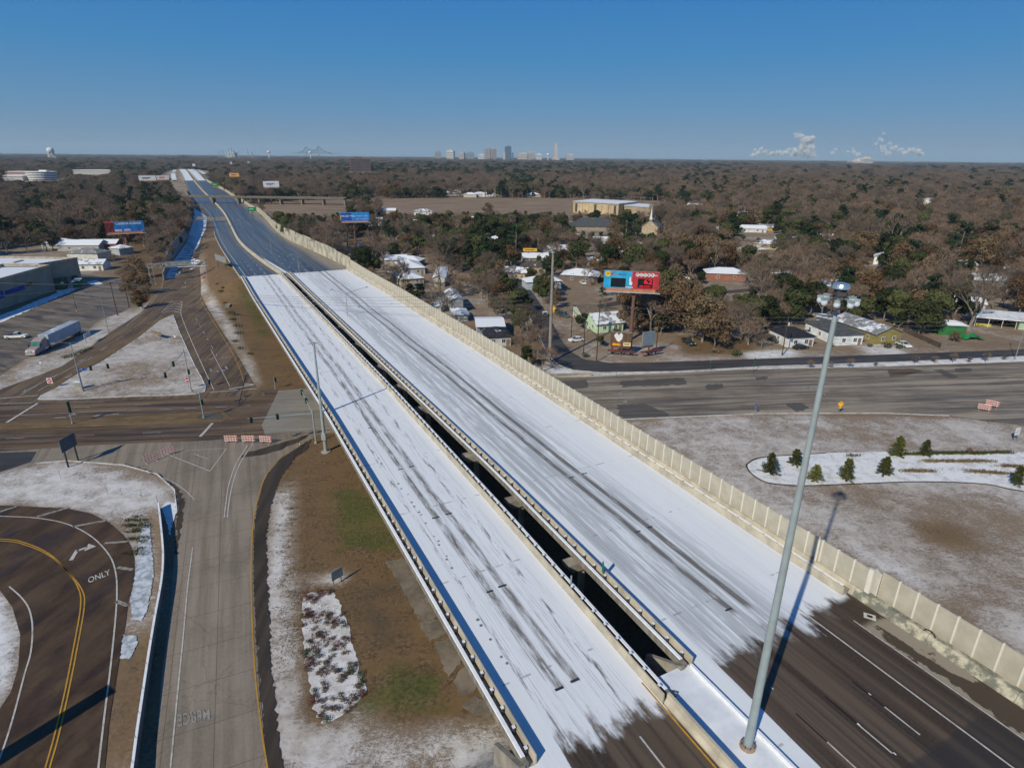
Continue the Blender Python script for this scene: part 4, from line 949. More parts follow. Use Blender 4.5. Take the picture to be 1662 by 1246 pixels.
house3('grey-blue house with a flat snowy roof and orange boarded front near the noise wall', (775, 546), (818, 545), (774, 530), wall=(.28, .32, .36), roof=(.3, .3, .32), snow=.85, h=3, kind='gable', rh=1.0)
house3('white-sided house with dark pyramid roof just over the noise wall', (789, 563), (829, 561), (784, 548), wall=(.5, .5, .52), roof=(.03, .03, .035), snow=.25, h=2.8, kind='hip')
house3('tan house with snowy hip roof and carport beside the dry dirt drive', (652, 464), (688, 461), (650, 449), wall=(.42, .36, .26), roof=(.3, .3, .32), snow=.85, h=2.6, kind='hip')
house3('snowy hip-roofed house just behind the tan carport house', (652, 447), (690, 445), (650, 436), wall=(.4, .38, .34), roof=(.3, .3, .32), snow=.9, h=3, kind='hip')
house3('narrow pale grey house with steep snowy roof among bare trees', (704, 466), (722, 466), (705, 449), wall=(.5, .5, .48), roof=(.3, .3, .32), snow=.75, h=4, axis='y')
house3('tall grey gable barn behind a forked bare tree', (733, 508), (752, 507), (726, 492), wall=(.26, .28, .31), roof=(.2, .22, .26), snow=.5, h=4.6, axis='y')
house3('low shed with a bright white roof close to the noise wall', (700, 508), (716, 508), (699, 499), wall=(.4, .4, .4), roof=(.5, .5, .5), snow=1, h=2.4, kind='flat', name='shed', detail=False)
house3('rounded snowy shed between the barn and the boarded house', (738, 522), (760, 521), (737, 512), wall=(.5, .5, .5), roof=(.5, .5, .5), snow=.95, h=2.2, kind='hip', name='shed', detail=False)
house('low snow-covered dwelling near the evergreen clump', gp(662, 430), 15, 9, R(-12), wall=(.35, .3, .26), roof=(.3, .3, .3), snow=.9, kind='hip')
house('snow-roofed house in a gap of the trees above the carport house', gp(642, 428), 11, 8, R(20), wall=(.35, .33, .3), roof=(.3, .3, .3), snow=.8)
house('brown-roofed house facing the small side street', gp(870, 440), 14, 10, R(-10), wall=(.33, .24, .18), roof=(.08, .065, .055), snow=.2, kind='hip')
house('dark-roofed house with a large snow patch near the yellow banner', gp(868, 425), 13, 9, R(5), wall=(.3, .25, .2), roof=(.2, .2, .2), snow=.75)
house('house with white hip roof and dark front porch left of the lottery billboard', gp(943, 455), 16, 11, R(-15), wall=(.16, .12, .10), roof=(.3, .3, .32), snow=.72, kind='hip', h=3)
house('snow-dusted bungalow behind the lottery billboard', gp(975, 432), 15, 9, R(8), wall=(.4, .38, .36), roof=(.3, .3, .3), snow=.75)
house('red-brick house with white snowy roof past the lottery billboard', gp(1175, 452), 17, 10, R(-8), wall=(.30, .13, .09), roof=(.4, .4, .42), snow=.92, kind='hip', h=3)
house('tan house with white carport on the side street', gp(1150, 378), 16, 9, R(-15), wall=(.42, .32, .18), roof=(.45, .45, .45), snow=.85)
house('two-storey white house with grey roof by the round evergreen', gp(1215, 362), 20, 11, R(12), wall=(.6, .6, .58), roof=(.2, .21, .23), snow=.6, h=5.2)
house('low white building in front of the two-storey white house', gp(1216, 376), 22, 10, R(-6), wall=(.62, .62, .6), roof=(.55, .56, .58), snow=.85)
house('tan and orange house beside the low white building', gp(1245, 374), 13, 9, R(-12), wall=(.45, .27, .08), roof=(.18, .18, .19), snow=.4)
house('wide house with bright snowy hip roof in the right-hand woods', gp(1362, 404), 20, 12, R(-10), wall=(.36, .30, .25), roof=(.5, .5, .52), snow=1, kind='hip', h=3)
house('long white-roofed house behind the wide snowy hip roof', gp(1333, 391), 22, 10, R(-18), wall=(.4, .36, .33), roof=(.4, .4, .42), snow=.8)
house('grey-roofed house just behind the wide snowy hip roof', gp(1378, 391), 16, 9, R(12), wall=(.35, .33, .31), roof=(.2, .2, .2), snow=.5)
house('small snow-roofed house shaded by the tall bare tree', gp(1414, 407), 12, 8, R(20), wall=(.3, .28, .26), roof=(.4, .4, .4), snow=.85)
house('white-walled cottage left of the big green conifer', gp(1431, 428), 9, 8, R(60), wall=(.75, .77, .78), roof=(.35, .35, .36), snow=.6, h=4)
house('yellow-trimmed house with two snowy roofs right of the big green conifer', gp(1484, 437), 12, 10, R(-5), wall=(.5, .36, .12), roof=(.4, .4, .42), snow=.9, h=4)
house('long white-roofed house behind the rust-coloured oaks', gp(1568, 402), 24, 10, R(-8), wall=(.4, .4, .42), roof=(.42, .43, .46), snow=.8)
house('blue-white roofed house at the far end of the rust oaks', gp(1620, 402), 18, 9, R(-4), wall=(.4, .4, .42), roof=(.42, .43, .46), snow=.7)
house('small white gabled house far up in the bare woods', gp(1505, 331), 14, 10, R(30), wall=(.75, .75, .76), roof=(.4, .4, .4), snow=.8, h=5)
house('snowy low roofs showing through trees at the right edge', gp(1600, 462), 22, 10, R(-10), wall=(.3, .3, .32), roof=(.4, .42, .46), snow=.75)
house('grey bungalow under trees near the right edge', gp(1640, 448), 15, 9, R(10), wall=(.4, .4, .42), roof=(.4, .42, .46), snow=.6)
house('white cottage behind the green play shed', gp(1560, 500), 12, 8, R(-20), wall=(.45, .44, .42), roof=(.4, .4, .42), snow=.6)
t = house('bright green shed with a snowy rounded roof', gp(1538, 541), 7.5, 5, R(-12), wall=(.03, .15, .045), roof=(.4, .4, .42), snow=.85, h=3.2, kind='hip', name='shed', detail=False)
q = NT('green_tarp'); M_tarp = q.out(q.mix(q.noise(q.pos(), 1.5, 5), (.01, .13, .04), (.03, .27, .08)), .5)
tp = MB(); rr = random.Random(3)
G_ = [[(x*.9-3, y*.8-1.2, .1+1.7*math.exp(-((x-3.5)**2+(y-1.5)**2)/7)*(1+.3*rr.uniform(-1, 1))) for y in range(5)] for x in range(8)]
tp.sweep(G_, close=False); o = tp.build('tarp_heap', M_tarp, fix=False); o.location = gp(1577, 551)+(0,); tag(o, 'heap of things under a bright green tarpaulin beside the green shed', 'tarpaulin')
# houses on the ramp side
house('white two-window cottage with grey hip roof beyond the store', gp(148, 424), 16, 10, R(-4), wall=(.55, .54, .50), roof=(.2, .2, .2), snow=.35, h=4.6, kind='hip')
house('low white cottage with snow-patched roof behind the loading dock', gp(152, 437), 12, 8, R(10), wall=(.72, .72, .7), roof=(.25, .27, .26), snow=.6, h=3)
house('red-fronted house with a long white roof beyond the store', gp(165, 403), 20, 9, R(8), wall=(.30, .07, .07), roof=(.5, .5, .5), snow=1, h=3.2)
house('white-roofed house beside the red-fronted house', gp(137, 405), 22, 11, R(5), wall=(.4, .38, .36), roof=(.5, .5, .5), snow=.95, h=3.2)
house('grey barn-shaped shed near the billboard pole', gp(199, 412), 8, 8, R(-25), wall=(.35, .38, .38), roof=(.35, .38, .38), snow=.6, h=3.4, kind='hip', name='shed', detail=False)
house('snow-roofed cottage glimpsed through the ramp-side trees', gp(100, 401), 16, 10, R(14), wall=(.4, .4, .4), roof=(.4, .4, .4), snow=.9, kind='hip')
house('pale house with a snowy roof and green awning in the ramp-side woods', gp(158, 323), 22, 12, R(0), wall=(.35, .42, .36), roof=(.45, .5, .48), snow=.7)
house('snowy-roofed house left of the green-awning house', gp(134, 324), 20, 12, R(8), wall=(.4, .4, .4), roof=(.45, .45, .45), snow=.8)
house('round-topped snowy shed beside the blue-signed billboard', gp(520, 382), 16, 10, R(0), wall=(.2, .2, .2), roof=(.5, .5, .5), snow=.9, kind='hip', name='shed', detail=False)
house('white utility building behind the blue-signed billboard', gp(607, 366), 14, 10, R(6), wall=(.55, .56, .56), roof=(.5, .5, .5), snow=.9, h=4)
house('pale arched warehouse in the bare woods', gp(678, 371), 20, 12, R(-10), wall=(.3, .32, .33), roof=(.42, .45, .48), snow=.7, h=4, kind='hip', detail=False)
house('snowy twin-gabled house between the evergreens', gp(790, 362), 24, 11, R(0), wall=(.38, .36, .34), roof=(.5, .5, .5), snow=.85)
for k, (x, y) in enumerate([(735, 318), (748, 316), (763, 320), (779, 319), (793, 319), (812, 316), (625, 306), (660, 312), (865, 320), (943, 316), (1003, 314), (1100, 320), (1300, 305), (1220, 308), (1330, 318), (1460, 318), (1250, 330), (1430, 352)]):
    house('small snow-roofed house in the distant row beyond the dry field' if k < 9 else 'small snow-roofed house scattered among the distant trees', gp(x, y), 17, 12, R(rr.uniform(-30, 30)), wall=rr.choice([(.6, .6, .58), (.5, .45, .38), (.7, .7, .7)]), roof=(.45, .45, .46), snow=.8, h=3.6, kind=rr.choice(['hip', 'gable']), detail=False, group='distant houses beyond the dry field' if k < 9 else 'distant houses scattered in the woods')
# big grey store at the lot
def corner(px, py, z=0): return at(px, py, z)
st = thing('store_building', 'big grey box store with snowy flat roof and faded blue sign', 'store', corner(60, 500)+(0,))
M_store = simple('store_wall', (.33, .285, .22), scale=.2, var=.12); M_storet = simple('tan_stucco', (.44, .37, .25)); M_roofs = simple('store_roof', (.30, .30, .31), snow=.95)
f0 = Vector(corner(0, 503)); f1 = Vector(corner(91, 471.5)); u = (f1-f0).normalized(); n = Vector((-u.y, u.x))
def SP(a, b): v = f1+u*a+n*b; return (v.x, v.y)
c2_ = Vector(corner(143, 459))-f1; A2, B2 = c2_.dot(u), c2_.dot(n); print('store', A2, B2)
FOOT += [SP(-20, 20)+(36,), SP(-60, 30)+(48,), SP(-5, 60)+(34,), SP(-100, 50)+(55,), SP(-40, 60)+(45,), SP(12, 25)+(15,)]
def wallblock(name, pts, z, mat=M_store, rim=.8):
    m = MB(); m.prism(pts, 0, z, 0); o = m.build(name, mat, st, True)
    cx_ = sum(p[0] for p in pts)/len(pts); cy_ = sum(p[1] for p in pts)/len(pts)
    e = MB()
    for a, b in zip(pts, pts[1:]+pts[:1]):
        L = math.dist(a, b); e.box(((a[0]+b[0])/2, (a[1]+b[1])/2, z+rim/2+.01), (L+.2, .4, rim), math.atan2(b[1]-a[1], b[0]-a[0]))
    e.build('roof_edge', simple('roof_coping', (.40, .35, .27)), st, True)
    inset = [(p[0]+(cx_-p[0])*.02, p[1]+(cy_-p[1])*.02) for p in pts]
    MB().prism(inset, z-.2, z+.12).build('roof', M_roofs, st, True)
wallblock('wall', [SP(-130, 0), SP(0, 0), SP(0, 17), SP(-130, 17)], 9.5)
wallblock('wall', [SP(-130, 17.2), SP(.3, 17.2), SP(.3, 4), SP(A2, B2+2), SP(A2+8, B2+55), SP(-130, B2+60)], 9.9)
for (a, b) in ((-2, 17.5), (9, 17.5)): MB().box(SP(a, b-.4)+(9.3,), (6, .9, 2.2), math.atan2(u.y, u.x)).build('parapet_step', M_storet, st, True)
for k, (a, b, s_) in enumerate([(-36, 12, 4), (-24, 9, 3), (-40, 40, 5), (-18, 42, 4), (-60, 50, 6), (-75, 35, 5), (-48, 11, 3.5)]):
    MB().box(SP(a, b)+(10.2,), (s_, 2.4, 1.7), math.atan2(u.y, u.x)+.1).box(SP(a, b)+(11.15,), (s_*.7, 1.6, .25), math.atan2(u.y, u.x)+.1, 1).build('rooftop_unit', [simple('hvac_grey', (.40, .42, .42)), M_snow], st, True)

def wall_text(txt, a, z, sx_, sz, mat, parent, P, name='lettering', dy=-.12):
    m = text_mesh(txt, 1., .05); m.materials.clear(); m.materials.append(mat)
    for v in m.vertices:
        p = P(a+v.co.x*sx_, dy-v.co.z); v.co = (p[0]-parent.location.x, p[1]-parent.location.y, z+v.co.y*sz)
    o = bpy.data.objects.new(name, m); C.objects.link(o); o.parent = parent; return o
M_blue = simple('blue_letters', (.02, .06, .30))
MB().box(SP(-22.5, -.15)+(5.0,), (10.5, .12, 1.5), math.atan2(u.y, u.x)).box(SP(-14.5, -.15)+(5.5,), (3.4, .12, 1.1), math.atan2(u.y, u.x), 1).build('faded_sign', [M_blue, simple('faded_red', (.22, .05, .06))], st, True)
MB().prism([(SP(-31.2, -.2)), (SP(-28.8, -.2)), (SP(-28.8, -.05)), (SP(-31.2, -.05))], 3.6, 6.2).build('emblem', M_blue, st, True)
for k in range(3): MB().box(SP(4+k*4.3, 4-.2-(k*4.3+4)*.39)+(1.9,), (3.2, .5, 3.8), math.atan2(u.y, u.x)).build('dock_door', M_darksteel, st, True)
MB().box(SP(2, 0)+(2.2,), (3, 5, 4.4), math.atan2(u.y, u.x)).build('dock_shelter', simple('green_box', (.03, .12, .07)), st, True)
kz = MB().box(SP(6.5, -5)+(1.6,), (5, 2.4, 2.6), math.atan2(u.y, u.x)+.3).box(SP(6.5, -5)+(3.,), (5.2, 2.6, .2), math.atan2(u.y, u.x)+.3, 1)
o = kz.build('donation_container', [simple('green_container', (.02, .14, .06)), M_snow]); tag(o, 'dark green container with snow on top beside the store corner', 'container')
ws = simple('blue_white_pad', (.6, .6, .62), snow=.9)
o = sheet('loading_pad', PX([(140, 458), (156, 455), (168, 461), (150, 463)]), .06, ws, 3)
sn = simple('shaded_snow', (.70, .73, .77))
sheet('snow_patch', [SP(-75, -8), SP(-5, -3), SP(6, 3), SP(24, 12), SP(8, -6), SP(-75, -14)], .05, sn, 6, rag=.5)
sheet('snow_patch', [SP(27, 18), SP(50, 26), SP(48, 40), SP(28, 40)], .05, sn, 6, rag=.5)
# school
sc_l, sc_r = Vector(at(930, 345, 0)), Vector(at(1003, 350, 0)); u2 = (sc_r-sc_l).normalized(); n2 = Vector((-u2.y, u2.x))
sch = thing('school_building', 'long tan brick school hall with snowy flat roof at the dry field', 'school', (sc_l.x, sc_l.y, 0))
def QP(a, b): v = sc_l+u2*a+n2*b; return (v.x, v.y)
Ls = (sc_r-sc_l).length; M_tanb = simple('tan_brick', (.46, .36, .22), scale=.1); M_tanb2 = simple('brown_brick', (.33, .26, .18), scale=.1)
FOOT += [QP(20, 20)+(32,), QP(55, 20)+(36,), QP(90, 40)+(36,), QP(130, 50)+(36,), QP(30, -25)+(30,), QP(75, -20)+(22,)]
for nm, pts, z, mt in (('wall', [QP(0, 0), QP(Ls, 0), QP(Ls, 40), QP(0, 40)], 10, M_tanb), ('wall', [QP(Ls+1, 10), QP(Ls+40, 10), QP(Ls+40, 40), QP(Ls+1, 40)], 8, M_tanb2), ('wall', [QP(Ls+42, 22), QP(Ls+110, 22), QP(Ls+110, 50), QP(Ls+42, 50)], 5.5, M_tanb2)):
    MB().prism(pts, 0, z).build(nm, mt, sch, True)
    cxx = sum(p[0] for p in pts)/4; cyy = sum(p[1] for p in pts)/4
    MB().prism([(p[0]+(p[0]-cxx)*.03, p[1]+(p[1]-cyy)*.03) for p in pts], z+.01, z+1.0).build('roof', simple('snowy_roof', (.35, .36, .38), snow=.8), sch, True)
for k in range(7): MB().box(QP(Ls*(k+.5)/7, -.15)+(5,), (.8 if k % 3 else 2.4, .3, 8), math.atan2(u2.y, u2.x)).build('wall_recess', M_tanb2 if k % 3 else M_darksteel, sch, True)
# church
ch = thing('church', 'small tan church with a tall white steeple among bare trees', 'church', at(1056, 378, 0)+(0,), R(-20)); ch.scale = (.8,)*3; FOOT.append(at(1056, 378, 0)+(8,)); keep(1030, 336, 1080, 372, at(1056, 378, 0))
MB().sweep([[(-7, k, 0), (7, k, 0), (7, k, 6), (0, k, 12), (-7, k, 6)] for k in (-9, 14)]).build('wall', simple('church_brick', (.42, .34, .24)), ch)
MB().sweep([[(-8, k, 5.4), (0, k, 12.2), (8, k, 5.4), (8, k, 5.8), (0, k, 12.6), (-8, k, 5.8)] for k in (-9.6, 14.6)]).build('roof', simple('church_roof', (.16, .16, .17), snow=.3), ch)
MB().box((0, -5, 12.4), (2.4, 2.4, 3.4)).tube((0, -5, 14), (0, -5, 24), 1.1, .05, 8).build('steeple', M_trim, ch)
house('dark grey hipped church hall left of the steeple', at(962, 372, 0), 34, 16, R(0), wall=(.3, .26, .2), roof=(.07, .075, .085), snow=.1, h=2.6, kind='hip', rh=6, name='hall', detail=False); keep(942, 340, 985, 372, at(962, 372, 0))
# brown office block, round white office, water tower, long white stores
ob = thing('office_building', 'brown banded office block standing above the distant trees', 'office block', at(585, 279, 0)+(0,), R(22)); keep(562, 255, 610, 280, at(585, 279, 0))
Wb, Db, Hb = 62, 44, 40
MB().box((0, 0, Hb/2), (Wb, Db, Hb)).box((-4, 0, Hb+3), (22, 14, 6)).build('wall', simple('brown_office', (.14, .085, .07), scale=.05), ob)
for k in range(6): MB().box((0, 0, 6+k*6), (Wb+.6, Db+.6, 2.4)).build('window_band', M_glass, ob)
MB().box((0, 0, Hb+.6), (Wb+1, Db+1, 1.2)).build('roof', simple('brown_coping', (.20, .12, .10)), ob)
rb = thing('office_building', 'round-fronted white office building with dark window bands', 'office block', at(70, 293, 0)+(0,)); keep(40, 268, 105, 293, at(70, 293, 0)); FOOT.append(at(70, 293, 0)+(60,))
for k in range(5):
    r_ = 36+k*1.3
    MB().lathe((0, 0, 0), [(r_, k*5.+0.), (r_, k*5.+2.6)], 32).build('wall', simple('white_band', (.74, .74, .75)), rb)
    MB().lathe((0, 0, 0), [(r_-1, k*5.+2.6), (r_-1, k*5.+5.)], 32).build('window_band', M_glass, rb)
MB().lathe((0, 0, 0), [(42, 25), (42, 27)], 32).box((10, 0, 29), (24, 12, 4)).build('roof', simple('white_flat_roof', (.7, .71, .73)), rb)
for lab, x0, x1, y, h in (('long white-roofed store behind the round office building', 115, 182, 283, 9), ('white-roofed commercial shed at the left edge by the round office', 0, 42, 293, 8), ('low red and white shop row beside the round office', 5, 48, 285, 8), ('pale warehouse roof far along the highway', 242, 262, 269, 12), ('yellow-fronted motel roof near the far viaduct', 272, 284, 270, 12)):
    a, b = at(x0, y, 0), at(x1, y, 0); L = math.dist(a, b); t = thing('commercial_building', lab, 'store', ((a[0]+b[0])/2, (a[1]+b[1])/2, 0), math.atan2(b[1]-a[1], b[0]-a[0])); FOOT.append(((a[0]+b[0])/2, (a[1]+b[1])/2, L*.5))
    keep(x0, y-12, x1, y, ((a[0]+b[0])/2, (a[1]+b[1])/2))
    MB().box((0, 20, h/2), (L, 60, h)).build('wall', simple('shop_wall_%d' % x0, (.45, .25, .18) if x0 == 5 else ((.5, .36, .05) if x0 == 272 else (.5, .49, .47))), t); MB().box((0, 20, h+.6), (L+2, 62, 1.2)).build('roof', M_snow, t)
rb.scale = (.60, .60, .62)
wt = thing('water_tower', 'white water tower standing over the horizon at the far left', 'water tower', at(85, 272, 0)+(0,)); keep(76, 240, 96, 262, at(85, 272, 0))
wt.location = at(86, 262, 0)+(0,)
D_ = math.hypot(wt.location.x, wt.location.y); k = D_/FPX*.8
htop = H+(250-243)*k; MB().lathe((0, 0, 0), [(k*1.5, htop-9*k), (4.6*k, htop-6.5*k), (5.2*k, htop-4*k), (4.2*k, htop-1.5*k), (k*1.2, htop)], 18).build('tank', M_trim, wt, smooth=True)
for j in range(8): MB().tube((5*k*math.cos(j*.785), 5*k*math.sin(j*.785), 0), (4.2*k*math.cos(j*.785), 4.2*k*math.sin(j*.785), htop-6*k), .45*k, n=5).build('leg', M_trim, wt)
# ================================================================== skyline
def sky_box(label, x, wpx, top, colr, dist=6500., name='tower_block', bands=True, bot=258, dx=0, cat='tower', taper=0):
    r = ray(x, 255.); u_ = Vector((r.x, r.y)).normalized()*dist; base = at(x, 258, 0)
    k = dist/FPX*math.hypot(r.x, r.y)/r.length*1.0; hy = 247.5+x*.009
    hgt = max(14, (hy-top)*dist/FPX*.86+H); w_ = wpx*dist/FPX*.93
    t = thing(name, label, cat, (u_.x, u_.y, 0), rr.uniform(-.3, .3))
    if taper:
        MB().box((0, 0, hgt*.12), (w_*2.2, w_*1.4, hgt*.24)).box((0, 0, hgt*.42), (w_, w_, hgt*.84)).tube((0, 0, hgt*.8), (0, 0, hgt), w_*.45, w_*.05, 8).build('wall', col(colr), t)
    else: MB().box((0, 0, hgt/2), (w_, w_*.7, hgt)).box((w_*.1, 0, hgt+w_*.05), (w_*.4, w_*.4, w_*.12)).build('wall', col(colr), t)
    if bands:
        for j in range(4): MB().box((0, 0, hgt*(.3+.17*j)), (w_+1.5, w_*.7+1.5, hgt*.05)).build('window_band', col((.12, .14, .17)), t)
    return t
for lab, x, w_, top, c in (('wide grey office block leftmost of the downtown skyline', 711, 9, 247, (.30, .27, .26)), ('cream square block second along the downtown skyline', 731.5, 12, 245.5, (.55, .52, .46)), ('small pink-grey block between the cream block and green block', 750, 9, 248.5, (.42, .36, .33)), ('grey-green low block left of the twin brown towers', 763, 12, 248.5, (.25, .30, .32)),
    ('taller brown tower of the downtown pair', 792, 9, 241.5, (.33, .25, .22)), ('shorter brown tower beside the taller brown one', 802, 7, 243.5, (.30, .23, .21)), ('dark blue glass tower in the downtown skyline', 824.5, 9.5, 238.7, (.07, .11, .19)), ('slim dark block right beside the blue glass tower', 832, 3, 249, (.10, .14, .22)), ('tan block just left of the blue glass tower', 818.5, 4, 248.5, (.45, .40, .34)),
    ('long pale low building right of downtown', 848, 16, 250, (.5, .45, .40)), ('pinkish midrise right of downtown', 861, 10, 248, (.45, .37, .33)), ('white low block left of the small water tower', 874, 10, 251, (.6, .6, .6)), ('white low building between downtown towers', 781, 10, 252, (.6, .6, .6)), ('pale warehouse beyond the capitol tower', 925, 12, 252, (.5, .48, .45)), ('distant white hospital on the right horizon', 1406, 16, 258, (.6, .56, .52)), ('low wing of the distant white hospital', 1392, 20, 261.5, (.6, .56, .52)), ('pale low block near the chemical plant', 376, 14, 249, (.5, .48, .46))):
    sky_box(lab, x, w_, top, c, bands=w_ > 8.5)
sky_box('slim pale capitol tower with a pointed top on the horizon', 902, 5, 232.5, (.52, .46, .42), taper=1, bands=False)
for lab, x, top in (('small white water tower beside the capitol', 889.5, 250), ('white ball water tower near the steel bridge', 504, 246.5), ('white water tank left of the steel bridge', 437, 246)):
    r = ray(x, 255.); u_ = Vector((r.x, r.y)).normalized()*5200; k = 5200/FPX*.88; hz = (247.5+x*.009-top)*k+H
    t = thing('water_tower', lab, 'water tower', (u_.x, u_.y, 0)); MB().lathe((0, 0, 0), [(k, hz-4*k), (2.6*k, hz-3*k), (2.6*k, hz-k), (k, hz)], 12).build('tank', M_trim, t); MB().tube((0, 0, 0), (0, 0, hz-3*k), .7*k, n=6).build('column', M_trim, t)
# cantilever steel bridge on the horizon
br = Vector(ray(515, 255.)[:2]).normalized()*9000; k = 9000/FPX*.88; t = thing('steel_bridge', 'hazy grey cantilever truss bridge on the left horizon', 'bridge', (br.x, br.y, 0), math.atan2(br.y, br.x)-math.pi/2)
zz = lambda y_: H+(252.2-y_)*k
topc = [(-30, 251), (-22, 247), (-17, 240.5), (-12, 243.5), (-6, 246), (0, 244), (3, 238.8), (7, 243), (13, 247), (24, 251)]
mb = MB(); px_ = [(a*k, zz(b)) for a, b in topc]; M_far = col((.20, .23, .26))
for i, ((a, za), (b, zb)) in enumerate(zip(px_, px_[1:])):
    mb.tube((a, 0, za), (b, 0, zb), .45*k, n=4); mb.tube((a, 0, za), (a, 0, zz(249.5)), .35*k, n=4); mb.tube((b, 0, zb), (a, 0, zz(249.5)), .3*k, n=4); mb.tube((a, 0, za), (b, 0, zz(249.5)), .3*k, n=4)
mb.build('truss', M_far, t); MB().box((0, 0, zz(250)), (80*k, 6, .8*k)).build('deck', M_far, t)
for a in (-17, 3): MB().box((a*k, 0, zz(249.5)/2), (1.2*k, 10, zz(249.5))).build('pier', M_far, t)
# chemical plant stacks left, antennae
for i, (x, top, w_) in enumerate([(360, 246, 1.), (364, 244.5, 1.2), (368, 246, 1), (373, 243.5, 1.4), (377, 241.5, 1.6), (381, 245, 1.2), (388, 246.5, 1), (403, 243, 1.2), (356, 247, 1.), (410, 247, 2)]):
    r = Vector(ray(x, 255.)[:2]).normalized()*6000; k = 6000/FPX*.88; hz = H+(251-top)*k
    o = MB().tube((0, 0, 0), (0, 0, hz), w_*.5*k, w_*.4*k, 8).build('plant_stack', col((.30, .33, .36))); o.location = (r.x, r.y, 0); tag(o, 'thin stack of the distant refinery on the left horizon', 'stack', 'refinery stacks on the left horizon')
for i, (x, top, base, lab) in enumerate([(415.5, 199, 252, 'very thin tall radio mast above the left horizon'), (712.5, 231, 254, 'thin radio mast over downtown'), (834, 241, 254, 'short antenna beside the blue glass tower'), (967, 240, 256, 'thin mast right of the capitol'), (1083, 243, 257, 'thin mast left of the steam plumes'), (572, 246, 253, 'small antenna left of downtown')]):
    r = Vector(ray(x, 255.)[:2]).normalized()*5000; k = 5000/FPX*.88; hz = H+(249+x*.009-top)*k
    m = MB().tube((0, 0, 0), (0, 0, hz), .13*k, n=4)
    o = m.build('radio_mast', col((.36, .36, .38))); o.location = (r.x, r.y, 0); tag(o, lab, 'antenna')
# steam plumes
q = NT('steam'); 
M_steam = q.out((.86, .86, .87), 1.)
q.put(q.b.inputs['Alpha'], q.ramp(q.noise(q.pos(), .016, 6, .65), .36, .62, .02, .19)); scene.cycles.transparent_max_bounces = 48
def plume(label, x, pts, dist=9000.):
    r = Vector(ray(x, 255.)[:2]).normalized()*dist; k = dist/FPX*.88; mb = MB(); rp = random.Random(int(x))
    base = 247.5+x*.009
    bm = bmesh.new()
    for (dx, y, rad) in pts:
        for _ in range(30):
            c = Vector(((dx+rp.uniform(-1.3, 1.3)*rad)*k, rp.uniform(-1, 1)*rad*k, H+(base+5-y-rp.uniform(-.8, .8)*rad)*k)); s_ = rad*k*rp.choice((.25, .4, .6, .8, 1.1))*rp.uniform(.8, 1.2)
            g = bmesh.ops.create_icosphere(bm, subdivisions=2, radius=s_, matrix=Matrix.Translation(c))
            for v in g['verts']: d_ = v.co-c; v.co = c+d_*(1+.35*math.sin(d_.x/s_*5+c.x)*math.cos(d_.z/s_*6+c.z))
    m = bpy.data.meshes.new('steam_plume'); bm.to_mesh(m); bm.free(); m.materials.append(M_steam); m.polygons.foreach_set('use_smooth', [True]*len(m.polygons))
    o = bpy.data.objects.new('steam_plume', m); C.objects.link(o); o.location = (r.x, r.y, 0); o.rotation_euler.z = math.atan2(r.y, r.x)-math.pi/2; tag(o, label, 'steam plume', kind='thing')
plume('tall billowing white steam plume over the right horizon', 1300, [(8, 259, 3), (14, 257, 3), (4, 255, 4.5), (9, 249, 5), (2, 247, 4), (6, 240, 4.5), (8, 235, 3.8), (0, 236, 3.5), (-8, 231, 2.8), (-12, 228, 2), (-2, 230, 1.8), (-6, 252, 4), (18, 260, 2.2)])
plume('low drifting white steam left of the tall plume', 1250, [(-28, 258, 2.5), (-18, 256, 3), (-8, 255, 2.5), (2, 256, 3), (12, 254, 3.2), (22, 255, 3.4), (34, 257, 3), (-15, 249, 2), (26, 250, 1.8), (-24, 251, 1.4)])
plume('thin steam puffs between the two large plumes', 1375, [(-22, 256, 1.8), (-18, 251, 1.4), (0, 254, 1.6), (8, 255, 2.2), (14, 258, 2.2), (6, 250, 1)])
plume('wide ragged steam plume furthest along the right horizon', 1455, [(-18, 253, 2.6), (-25, 238, 2.2), (-30, 244, 1.6), (-12, 243, 2.0), (-20, 248, 2.6), (-6, 249, 2.6), (-22, 230, 1.4), (4, 252, 2.6), (16, 251, 2.8), (24, 254, 2.8), (10, 257, 2.8), (30, 257, 2.4), (-12, 257, 2.6)])
